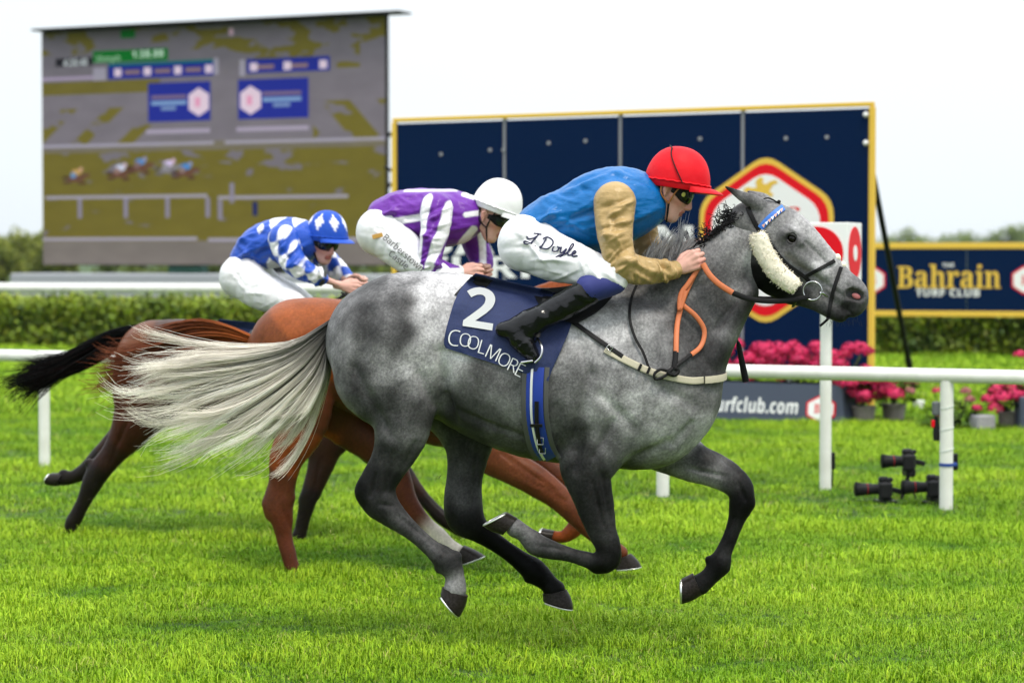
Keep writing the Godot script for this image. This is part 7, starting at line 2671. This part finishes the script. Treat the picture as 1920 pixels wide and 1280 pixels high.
# what the screen shows: the same race from the stands, as a picture on a flat panel
func screen_image() -> ImageTexture:
	var W := 640
	var H := 440
	var im := Image.create(W, H, false, Image.FORMAT_RGB8)
	var grey := srgb(120, 112, 122)
	var olive := srgb(110, 99, 36)
	var n := FastNoiseLite.new()
	n.seed = 6
	n.frequency = 0.012
	n.fractal_octaves = 3
	for y in H:
		for x in W:
			var u := float(x) / W
			var v := float(y) / H
			var s := n.get_noise_2d(x, y * 2.0)
			var k := 0.0
			var e := smoothstep(-0.1, 0.1, s + 0.12)
			if v > 0.52 and v < 0.9:
				k = smoothstep(-0.42, -0.18, s + smoothstep(0.5, 0.7, v) * 0.4 - 0.12)
			elif v > 0.215 and v < 0.27 and u < 0.36:
				k = 0.95
			elif v > 0.33 and v < 0.5 and u < 0.36:
				k = smoothstep(0.62, 0.5, absf(fposmod(u * 12.0 + v * 9.0, 1.7) - 0.6) * 1.4 + 0.15) * e
			elif v < 0.2 and u > 0.55 and u < 0.93:
				k = smoothstep(-0.02, 0.1, s)
			elif v > 0.33 and v < 0.5 and u > 0.8:
				k = smoothstep(0.6, 0.5, absf(fposmod(u * 9.0 - v * 5.0, 1.4) - 0.5) * 1.5) * e
			elif v < 0.1:
				k = smoothstep(0.15, 0.3, s)
			elif v >= 0.9:
				k = 0.22
			elif v > 0.48 and v <= 0.52:
				k = 0.35
			k *= 0.92
			var c := grey.lerp(olive, k)
			c = c * (1.0 + 0.05 * s)
			im.set_pixel(x, y, c)
	var put := func(x0: float, y0: float, x1: float, y1: float, c: Color) -> void:
		im.fill_rect(Rect2i(int(x0 * W), int(y0 * H), maxi(int((x1 - x0) * W), 1), maxi(int((y1 - y0) * H), 1)), c)
	var pale := srgb(160, 152, 170)
	var blue := srgb(36, 46, 145)
	var green := srgb(10, 118, 40)
	# rails
	for l in [[0.0, 0.485, 0.52], [0.55, 0.485, 1.0], [0.01, 0.705, 0.5], [0.53, 0.715, 0.9], [0.0, 0.885, 0.47], [0.5, 0.89, 1.0]]:
		put.call(l[0], l[1], l[2], l[1] + 0.014, pale)
	for l in [[0.11, 0.72], [0.25, 0.72], [0.375, 0.72], [0.495, 0.72], [0.53, 0.73], [0.565, 0.66]]:
		put.call(l[0], l[1], l[0] + 0.014, l[1] + 0.085, srgb(136, 128, 150))
	# hoardings
	put.call(0.205, 0.155, 0.52, 0.212, blue)
	put.call(0.205, 0.145, 0.52, 0.158, srgb(20, 110, 110))
	put.call(0.615, 0.15, 0.85, 0.21, blue)
	put.call(0.325, 0.235, 0.51, 0.40, blue)
	put.call(0.59, 0.235, 0.79, 0.40, blue)
	put.call(0.52, 0.14, 0.535, 0.21, pale)
	put.call(0.595, 0.15, 0.612, 0.22, pale)
	put.call(0.16, 0.16, 0.2, 0.215, pale)
	put.call(0.0, 0.195, 0.16, 0.21, srgb(168, 150, 178))
	put.call(0.32, 0.43, 0.51, 0.45, srgb(165, 152, 175))
	put.call(0.585, 0.43, 0.79, 0.45, srgb(165, 152, 175))
	for x in [0.235, 0.325, 0.415, 0.505, 0.635, 0.73, 0.83]:
		put.call(x - 0.011, 0.167, x + 0.011, 0.203, srgb(225, 200, 220))
	for x in [0.27, 0.36, 0.45, 0.66, 0.755]:
		put.call(x - 0.014, 0.175, x + 0.034, 0.195, srgb(140, 112, 120))
	for c in [[0.475, 0.32], [0.625, 0.32]]:
		for y in range(-26, 27):
			var w := int(19.0 * clampf((27.0 - absf(y)) / 13.0, 0.0, 1.0))
			im.fill_rect(Rect2i(int(c[0] * W) - w, int(c[1] * H) + y, w * 2, 1), srgb(222, 196, 216))
		put.call(c[0] - 0.01, c[1] - 0.02, c[0] + 0.006, c[1] + 0.02, srgb(224, 150, 185))
	for b in [[0.335, 0.30, 0.44], [0.66, 0.30, 0.77]]:
		put.call(b[0], b[1] - 0.012, b[2], b[1] + 0.006, srgb(120, 100, 130))
		put.call(b[0], b[1] + 0.012, b[2], b[1] + 0.03, srgb(128, 158, 200))
		put.call(b[0] + 0.03, b[1] + 0.036, b[2] - 0.03, b[1] + 0.052, srgb(118, 140, 185))
	put.call(0.245, 0.005, 0.29, 0.04, green)
	# captions
	put.call(0.045, 0.115, 0.16, 0.15, srgb(38, 35, 42))
	put.call(0.16, 0.09, 0.385, 0.14, green)
	# the field of five on the screen
	var ell := func(cx: float, cy: float, rx: float, ry: float, c: Color) -> void:
		for y in range(int(cy - ry), int(cy + ry) + 1):
			var w := rx * sqrt(maxf(0.0, 1.0 - pow((y - cy) / ry, 2.0)))
			if w >= 0.5:
				im.fill_rect(Rect2i(int(cx - w), y, int(w * 2), 1), c)
	var f := [[0.105, 0.60, srgb(190, 150, 90), srgb(60, 110, 170)], [0.24, 0.585, srgb(200, 200, 225), srgb(120, 70, 55)], [0.30, 0.56, srgb(90, 130, 190), srgb(90, 55, 50)], [0.385, 0.57, srgb(205, 185, 225), srgb(120, 112, 120)], [0.435, 0.585, srgb(70, 130, 200), srgb(110, 80, 70)]]
	for h in f:
		var q: Vector2 = Vector2(h[0] * W, h[1] * H)
		var coat_c: Color = srgb(104, 70, 58) if h[3] != f[3][3] else srgb(128, 122, 130)
		ell.call(q.x, q.y + 13, 17, 6.5, coat_c)
		ell.call(q.x + 19, q.y + 7, 9, 4, coat_c)
		ell.call(q.x - 17, q.y + 20, 9, 3, coat_c.darkened(0.2))
		ell.call(q.x + 12, q.y + 22, 8, 3, coat_c.darkened(0.2))
		ell.call(q.x - 20, q.y + 11, 7, 3, coat_c.darkened(0.35))
		ell.call(q.x + 1, q.y + 1, 10, 6, h[2])
		ell.call(q.x - 5, q.y + 7, 6, 6, h[3].lerp(srgb(190, 190, 205), 0.35))
		ell.call(q.x + 10, q.y - 4, 4.5, 4.5, h[2].lerp(srgb(200, 150, 160), 0.5))
	put.call(0.63, 0.74, 0.645, 0.80, srgb(30, 40, 95))
	put.call(0.565, 0.02, 0.578, 0.05, srgb(222, 180, 205))
	return ImageTexture.create_from_image(im)

func big_screen() -> void:
	var L := spot(77, 62, 56.0)
	var R := spot(722, 30, 52.0)
	var t := facing(Vector3(L.x, 0, L.z), Vector3(R.x, 0, R.z))
	var root := thing("big_screen", "huge outdoor video screen on a trailer showing the race", "video screen", t)
	var W := Vector2(R.x - L.x, R.z - L.z).length()
	var H := (L.y + R.y) / 2
	var low := plane_xy(t, 400, 496).y
	var b := Geo.new()
	b.box(Transform3D(Basis(), Vector3(W / 2, (H + low) / 2, -0.08)), Vector3(W + 0.05, H - low + 0.04, 0.12), 0.02)
	obj("cabinet", b.mesh(), M.rubber, root)
	var q := QuadMesh.new()
	q.size = Vector2(W, H - low)
	var m := mat(Color.WHITE, 0.5)
	m.albedo_texture = screen_image()
	m.metallic_specular = 0.15
	var s := obj("screen", q, m, root)
	s.position = Vector3(W / 2, (H + low) / 2, 0.002)
	for e in [["4:26:40", 0.105, 0.133, 0.075, Color(0.85, 0.85, 0.88)], ["35mph", 0.205, 0.122, 0.075, Color(0.6, 0.78, 0.62)], ["1:38.88", 0.325, 0.11, 0.095, Color(0.85, 0.95, 0.87)]]:
		flat_text("caption", e[0], fonts.bold, Transform3D(), Vector2(e[1] * W, H - e[2] * (H - low)), 0.22 if e[0] != "35mph" else 0.19, e[3] * W, 0.006, mat(e[4], 0.6), s)
		var c: MeshInstance3D = s.get_child(s.get_child_count() - 1)
		c.position = -s.position
	var r := Geo.new()
	r.box(Transform3D(Basis(), Vector3(W / 2 + 0.24, H + 0.05, 0.05)), Vector3(W + 0.58, 0.045, 0.6), 0.015)
	obj("top_cover", r.mesh(), M.black_steel, root)
	var p := Geo.new()
	p.box(Transform3D(Basis(), Vector3(W / 2 - 0.1, 1.0, -0.1)), Vector3(W + 0.5, 0.55, 1.8), 0.03)
	obj("trailer_bed", p.mesh(), M.pale_grey, root)
	for k in 3:
		var g := Geo.new()
		g.box(Transform3D(Basis(), Vector3(W * (0.42 + k * 0.12), (low + 1.3) / 2, -0.3)), Vector3([0.9, 0.12, 0.5][k], low - 1.3 + 0.1, 0.3), 0.01)
		obj("support", g.mesh(), [M.dark_green, M.black_steel, M.black_steel][k], root)
	for x in [1.0, W - 1.0]:
		for z in [-0.8, 0.6]:
			var g := Geo.new()
			g.tube([Vector3(x, 0, z), Vector3(x, 0.8, z)], 0.08, 10)
			obj("leg", g.mesh(), M.black_steel, root)
	for k in 2:
		var g := Geo.new()
		var yy := 3.2 + k * 1.1
		g.tube([Vector3(W, yy, -0.1), Vector3(W + 0.28, yy + 0.12, -0.1), Vector3(W + 0.34, yy - 0.15, -0.1)], 0.05, 8)
		obj("bracket", g.mesh(), M.black_steel, root)

func clippings() -> void:
	var r := RandomNumberGenerator.new()
	r.seed = 3
	var g := Geo.new()
	for e in [[430, 1025, 11.6, 70, 18], [820, 896, 10.0, 8, 3], [640, 1000, 11.0, 60, 7], [560, 1062, 12.4, 40, 12], [120, 1000, 14.0, 30, 10], [230, 880, 13.0, 120, 6]]:
		for i in int(e[4]):
			var p := spot(e[0] + r.randfn() * e[3] * 0.5, e[1] + r.randfn() * e[3] * 0.35, e[2] + r.randfn() * 0.2)
			p.y = maxf(p.y, 0.03)
			var d := Vector3(r.randfn(), r.randfn(), r.randfn()).normalized() * r.randf_range(0.008, 0.03)
			var k := r.randf()
			g.tint = Color(0.22, 0.34, 0.03).lerp(Color(0.55, 0.58, 0.2), k) if r.randf() < 0.7 else Color(0.05, 0.035, 0.02)
			g.tube([p, p + d * 0.5 + Vector3(0, 0.003, 0), p + d], [0.0012, 0.0016, 0.0006], 4, false)
	var o := obj("turf_clippings", g.mesh(), M.grass)
	o.set_meta("kind", "stuff")
	tag(o, "blades of turf thrown up by the hooves", "turf")

func build_setting() -> void:
	clippings()
	lay_turf()
	running_rail()
	winning_post()
	cameras()
	planters()
	big_board()
	club_board()
	big_screen()
	var hl := ground_at(-1100, 641)
	var hr := ground_at(2200, 672)
	hedge(hl, hr, 0.82, 0.9, "long clipped green hedge along the far side of the infield", 20000, Color(0.045, 0.10, 0.002), Color(0.29, 0.37, 0.010), 0.05)
	# far white rail behind the hedge
	var a := spot(-1100, 536, 51.0)
	var b := spot(730, 536, 46.5)
	var t := facing(Vector3(a.x, 0, a.z), Vector3(b.x, 0, b.z))
	var w := Vector2(b.x - a.x, b.z - a.z).length()
	var o := thing("far_rail", "broad white rail showing above the clipped hedge", "rail", t)
	var fg := Geo.new()
	fg.tube([Vector3(0, a.y, 0), Vector3(w * 0.5, a.y, 0), Vector3(w, a.y, 0)], 0.094, 16)
	obj("rail", fg.mesh(), M.white_plastic, o)
	for k in 11:
		var g := Geo.new()
		g.box(Transform3D(Basis(), Vector3(w * (k + 0.5) / 11, a.y / 2 - 0.05, 0)), Vector3(0.08, a.y - 0.1, 0.06), 0.005)
		obj("post", g.mesh(), M.white_plastic, o)
	var r := RandomNumberGenerator.new()
	r.seed = 15
	for i in 9:
		var px := -70.0 + i * 24.0
		tree(over_ground(px, 92.0 + r.randf() * 10), 2.5 + r.randf() * 0.7 + (0.4 if i == 5 else 0.0), 2.2 + r.randf() * 0.6, ["broad olive bush left of the screen, cut by the left edge", "olive bush at the left edge beside a yellowing one", "yellowing bush left of the big screen", "dull green bush with russet tips left of the screen", "bush just left of the screen edge", "tallest bush half hidden by the left edge of the screen", "bush hidden behind the left part of the screen", "low bush seen below the left part of the screen", "bush seen below the screen behind the white rail"][i], Color(0.10, 0.14, 0.01), Color(0.40, 0.42, 0.05), 60 + i, 900)
	for i in 12:
		var px := 200.0 + i * 50.0
		tree(over_ground(px, 88.0 + r.randf() * 10), 1.9 + r.randf() * 0.4, 2.4, "low green bush below the screen, %s" % ["at the far left", "second from the left", "third from the left", "fourth from the left", "behind the back of the jockey in blue", "behind the cap of the jockey in blue", "right of the cap of the jockey in blue", "between the two jockeys behind", "behind the jockey in purple", "under the right end of the screen", "between screen and navy board", "hidden behind the navy board"][i], Color(0.08, 0.13, 0.02), Color(0.28, 0.34, 0.04), 90 + i, 500)
	for i in 12:
		tree(over_ground(-130.0 - i * 70.0 - r.randf() * 40, 95.0 + r.randf() * 60), 2.6 + r.randf() * 1.6, 3.2, "olive bush beyond the left edge of the picture", Color(0.10, 0.14, 0.01), Color(0.40, 0.42, 0.05), 160 + i, 500)
	for i in 15:
		var px := 1600.0 + i * 26.0
		var d := 330.0 + r.randf() * 60.0
		var y: float = [452, 448, 446, 440, 428, 436, 440, 436, 432, 438, 428, 420, 418, 424, 430][i]
		tree(over_ground(px, d), 1.65 + (482.0 - y) / FOC * d, 6.5 + r.randf() * 2.0, "distant skyline tree, %s" % ["hidden behind the tall board", "touching the tall board", "just right of the tall board", "left of the leaning pole", "the small peak right of the leaning pole", "over the first letters of the club name", "over the second letter of the club name", "over the middle of the club name", "over the last letters of the club name", "in the dip right of the club name", "left of the tall clump", "left part of the tall clump at the right", "tallest, near the right edge", "at the right edge", "cut by the right edge"][i], Color(0.09, 0.14, 0.02), Color(0.30, 0.38, 0.05), 120 + i, 500)

# ------------------------------------------------------------------ the scene
func set_stage() -> void:
	var cam := Camera3D.new()
	cam.name = "camera"
	cam.position = EYE
	cam.basis = cam_basis
	var at := CameraAttributesPhysical.new()
	at.frustum_focal_length = 84.0
	at.frustum_focus_distance = 9.85
	at.exposure_aperture = 2.9
	at.frustum_far = 900.0
	at.frustum_near = 0.1
	add_child(cam)
	cam.attributes = at
	cam.current = true
	var env := Environment.new()
	env.background_mode = Environment.BG_SKY
	var sky := Sky.new()
	var sm := ProceduralSkyMaterial.new()
	sm.sky_top_color = Color(1.16, 1.19, 1.22)
	sm.sky_horizon_color = Color(0.738, 0.765, 0.782)
	sm.sky_curve = 0.75
	sm.sky_cover = sky_clouds()
	sm.sky_cover_modulate = Color(1, 1, 1, 0.11)
	sm.ground_bottom_color = Color(0.25, 0.33, 0.12)
	sm.ground_horizon_color = Color(0.5, 0.53, 0.48)
	sm.ground_curve = 0.05
	sky.sky_material = sm
	env.sky = sky
	env.background_energy_multiplier = 1.0
	env.tonemap_mode = Environment.TONE_MAPPER_LINEAR
	env.tonemap_exposure = 1.63
	env.sdfgi_enabled = true
	env.ssao_enabled = true
	env.ssil_enabled = true
	env.fog_enabled = true
	env.fog_density = 0.00012
	env.fog_light_color = Color(0.86, 0.92, 0.98)
	var we := WorldEnvironment.new()
	we.name = "air"
	we.environment = env
	add_child(we)
	var sun := DirectionalLight3D.new()
	sun.name = "sun"
	sun.light_energy = 0.5
	sun.light_angular_distance = 14.0
	sun.light_color = Color(1.0, 0.97, 0.92)
	sun.shadow_enabled = true
	sun.rotation_degrees = Vector3(-62, 28, 0)
	add_child(sun)

func sky_clouds() -> NoiseTexture2D:
	var n := FastNoiseLite.new()
	n.seed = 12
	n.frequency = 0.006
	n.fractal_octaves = 5
	var t := NoiseTexture2D.new()
	t.width = 1024
	t.height = 512
	t.seamless = true
	t.noise = n
	var g := Gradient.new()
	g.set_color(0, Color(1, 1, 1, 0.0))
	g.set_color(1, Color(1, 1, 1, 0.55))
	g.set_offset(0, 0.35)
	g.set_offset(1, 0.75)
	t.color_ramp = g
	return t

func set_materials() -> void:
	var w := Color.WHITE
	var hairy := noise_tex(0.035, 2, Color(0.55, 0.55, 0.56), w, 1024, 5)
	(hairy.noise as FastNoiseLite).fractal_gain = 0.75
	var hairn := noise_tex(0.05, 6, w, w, 512, 4, FastNoiseLite.TYPE_SIMPLEX_SMOOTH, true, 3.0)
	M.grey_coat = rough_up(mat(w, 0.5, 0.0, true), hairy, hairn, 1.9, 0.3)
	M.grey_coat.metallic_specular = 0.2
	M.brown_coat = rough_up(mat(w, 0.4, 0.0, true), noise_tex(0.09, 3, Color(0.78, 0.78, 0.78), w, 256, 3), hairn, 2.5, 0.12)
	M.brown_coat.metallic_specular = 0.24
	M.horn = rough_up(mat(lin(0.038, 0.032, 0.029), 0.34), noise_tex(0.03, 8, Color(0.45, 0.42, 0.4), w, 256, 4), null, 9.0)
	M.plate = mat(Color(0.85, 0.86, 0.84), 0.3, 0.9)
	M.horse_eye = mat(lin(0.006, 0.004, 0.003), 0.12)
	M.horse_eye.metallic_specular = 0.35
	M.dark_skin = mat(lin(0.03, 0.028, 0.03), 0.45)
	M.nostril = mat(lin(0.42, 0.13, 0.13), 0.5)
	M.hair = mat(w, 0.5, 0.0, true)
	M.hair.metallic_specular = 0.12
	M.black_hair = mat(lin(0.012, 0.011, 0.012), 0.42, 0.0, false)
	M.skin = rough_up(mat(w, 0.5, 0.0, true), null, noise_tex(0.12, 31, w, w, 256, 3, FastNoiseLite.TYPE_SIMPLEX_SMOOTH, true, 2.0), 8.0, 0.25)
	M.skin.metallic_specular = 0.35
	var crease := noise_tex(0.012, 33, w, w, 512, 4, FastNoiseLite.TYPE_SIMPLEX_SMOOTH, true, 10.0)
	M.silk = rough_up(mat(w, 0.34, 0.0, true), null, crease, 1.0, 0.9)
	M.silk.uv1_scale = Vector3(1.2, 4.6, 3.0)
	M.breeches = rough_up(mat(w, 0.62, 0.0, true), null, crease, 2.0, 0.3)
	M.sock = mat(w, 0.7, 0.0, true)
	M.boot = rough_up(mat(lin(0.005, 0.005, 0.006), 0.12), null, crease, 3.0, 0.35)
	M.rubber = mat(lin(0.012, 0.012, 0.013), 0.5)
	M.lens_dark = mat(lin(0.006, 0.006, 0.005), 0.05)
	M.lens_blue = mat(lin(0.008, 0.012, 0.02), 0.05)
	M.lens_yellow = mat(lin(0.5, 0.5, 0.12), 0.3)
	M.tan_strap = mat(lin(0.42, 0.16, 0.04), 0.6)
	M.cap_red = rough_up(mat(w, 0.55, 0.0, true), null, crease, 3.0, 0.25)
	M.cap_plain = rough_up(mat(w, 0.5, 0.0, true), null, crease, 2.0, 0.1)
	for e in [M.cap_red, M.cap_plain, M.breeches]:
		e.metallic_specular = 0.3
	M.boot.metallic_specular = 0.4
	M.silk.metallic_specular = 0.38
	M.cuff_gold = mat(lin(0.38, 0.27, 0.11), 0.5)
	M.cuff_white = mat(lin(0.75, 0.75, 0.77), 0.5)
	M.cuff_dark = mat(lin(0.03, 0.032, 0.03), 0.6)
	M.collar_blue = mat(lin(0.004, 0.10, 0.33), 0.35)
	M.collar_purple = mat(lin(0.7, 0.68, 0.72), 0.4)
	M.collar_deep = mat(lin(0.016, 0.07, 0.42), 0.4)
	M.man_hair = mat(lin(0.02, 0.014, 0.01), 0.6)
	M.ink = mat(lin(0.012, 0.012, 0.06), 0.8)
	M.ink_black = mat(lin(0.02, 0.02, 0.022), 0.8)
	M.gold_print = mat(lin(0.55, 0.30, 0.06), 0.6)
	var weave := noise_tex(0.2, 35, Color(0.8, 0.8, 0.8), w, 256, 2)
	M.navy_cloth = rough_up(mat(lin(0.010, 0.024, 0.105), 0.75), weave, crease, 2.2, 0.5)
	M.white_print = mat(lin(0.82, 0.82, 0.84), 0.6)
	M.pink_print = mat(lin(0.75, 0.4, 0.3), 0.6)
	M.saddle_leather = mat(lin(0.012, 0.012, 0.013), 0.35)
	M.black_leather = mat(lin(0.014, 0.0135, 0.014), 0.45)
	M.girth_grey = rough_up(mat(lin(0.10, 0.10, 0.098), 0.8), weave, null, 6.0)
	M.girth_blue = rough_up(mat(lin(0.012, 0.05, 0.42), 0.6), weave, null, 6.0)
	M.cream = rough_up(mat(lin(0.66, 0.60, 0.45), 0.75), weave, null, 6.0)
	M.orange = rough_up(mat(lin(0.58, 0.16, 0.055), 0.55), null, noise_tex(0.2, 37, w, w, 256, 2, FastNoiseLite.TYPE_CELLULAR, true, 4.0), 10.0, 0.4)
	M.fleece = mat(lin(0.80, 0.74, 0.60), 0.9)
	M.steel = mat(Color(0.75, 0.75, 0.76), 0.25, 1.0)
	M.soil = rough_up(mat(lin(0.055, 0.12, 0.008), 0.95), noise_tex(0.03, 51, Color(0.55, 0.55, 0.5), w, 512, 4), null, 0.6, 0.5, true)
	M.grass = mat(w, 0.55, 0.0, true)
	M.grass.metallic_specular = 0.3
	M.grass.backlight_enabled = true
	M.grass.backlight = lin(0.12, 0.2, 0.004)
	M.leaf = mat(w, 0.55, 0.0, true)
	M.leaf.backlight_enabled = true
	M.leaf.backlight = lin(0.13, 0.17, 0.01)
	M.twigs = mat(lin(0.02, 0.025, 0.008), 0.95)
	M.bark = mat(lin(0.06, 0.045, 0.03), 0.9)
	M.white_plastic = rough_up(mat(lin(0.82, 0.82, 0.80), 0.4), noise_tex(0.01, 53, Color(0.92, 0.92, 0.9), w, 256, 3), null, 1.5)
	M.white_paint = mat(lin(0.82, 0.82, 0.82), 0.5)
	M.sign_red = mat(lin(0.70, 0.006, 0.015), 0.5)
	M.gold_paint = mat(lin(0.74, 0.48, 0.07), 0.5)
	M.gold_paint.metallic_specular = 0.25
	M.navy_board = rough_up(mat(lin(0.002, 0.012, 0.048), 0.32), null, noise_tex(0.008, 55, w, w, 256, 2, FastNoiseLite.TYPE_SIMPLEX_SMOOTH, true, 3.0), 0.35, 0.25)
	M.navy_board.metallic_specular = 0.12
	M.alu = mat(lin(0.28, 0.28, 0.30), 0.5)
	M.black_steel = mat(lin(0.012, 0.012, 0.013), 0.4)
	M.dull_steel = mat(lin(0.10, 0.11, 0.12), 0.5)
	M.pale_grey = mat(lin(0.33, 0.34, 0.37), 0.6)
	M.dark_green = mat(lin(0.01, 0.08, 0.05), 0.6)
	M.trough = mat(lin(0.045, 0.058, 0.095), 0.6)
	M.pot = rough_up(mat(lin(0.42, 0.37, 0.34), 0.8), noise_tex(0.04, 57, Color(0.6, 0.6, 0.6), w, 256, 3), null, 4.0)
	M.concrete = rough_up(mat(lin(0.42, 0.41, 0.43), 0.85), noise_tex(0.05, 59, Color(0.7, 0.7, 0.7), w, 256, 4), null, 3.0)
	M.petal = mat(lin(0.66, 0.014, 0.11), 0.6, 0.0, true)
	M.petal_pale = mat(lin(0.45, 0.16, 0.16), 0.6, 0.0, true)
	for e in [M.petal, M.petal_pale]:
		e.backlight_enabled = true
		e.backlight = lin(0.3, 0.015, 0.05)
	M.camera_black = mat(lin(0.014, 0.014, 0.015), 0.42)
	M.blue_strap = mat(lin(0.01, 0.05, 0.28), 0.6)
	M.cord = mat(lin(0.6, 0.66, 0.62), 0.7)
	for e in [M.camera_black, M.rubber, M.black_steel, M.black_leather, M.sign_red, M.black_hair, M.horn]:
		e.metallic_specular = 0.25
	M.blue_band = mat(lin(0.03, 0.16, 0.55), 0.5)

func _ready() -> void:
	set_stage()
	set_materials()
	fonts.sans = SystemFont.new()
	fonts.sans.font_names = PackedStringArray(["Droid Sans"])
	fonts.bold = SystemFont.new()
	fonts.bold.font_names = PackedStringArray(["Droid Sans"])
	fonts.bold.font_weight = 700
	fonts.serif = SystemFont.new()
	fonts.serif.font_names = PackedStringArray(["Droid Serif"])
	fonts.serif_bold = SystemFont.new()
	fonts.serif_bold.font_names = PackedStringArray(["Droid Serif"])
	fonts.serif_bold.font_weight = 700
	fonts.thin = FontVariation.new()
	fonts.thin.base_font = fonts.sans
	fonts.thin.variation_embolden = -0.45
	var t0 := Time.get_ticks_msec()
	# bodies are meshed side by side on worker threads, then put together
	var grey := horse_grey()
	var chestnut := horse_brown(0)
	var bay := horse_brown(1)
	var jobs := [grey.body, grey.head, chestnut.body, bay.body]
	var riders := make_riders(grey.fr, chestnut.fr, bay.fr, jobs)
	var ids := []
	for j in jobs:
		ids.append(WorkerThreadPool.add_task(j.run))
	build_setting()
	for i in ids:
		WorkerThreadPool.wait_for_task_completion(i)
	print("bodies ", Time.get_ticks_msec() - t0)
	finish_grey(grey)
	finish_brown(chestnut, 0)
	finish_brown(bay, 1)
	finish_riders(riders)
	make_tack(grey, chestnut, bay)
	print("all ", Time.get_ticks_msec() - t0)
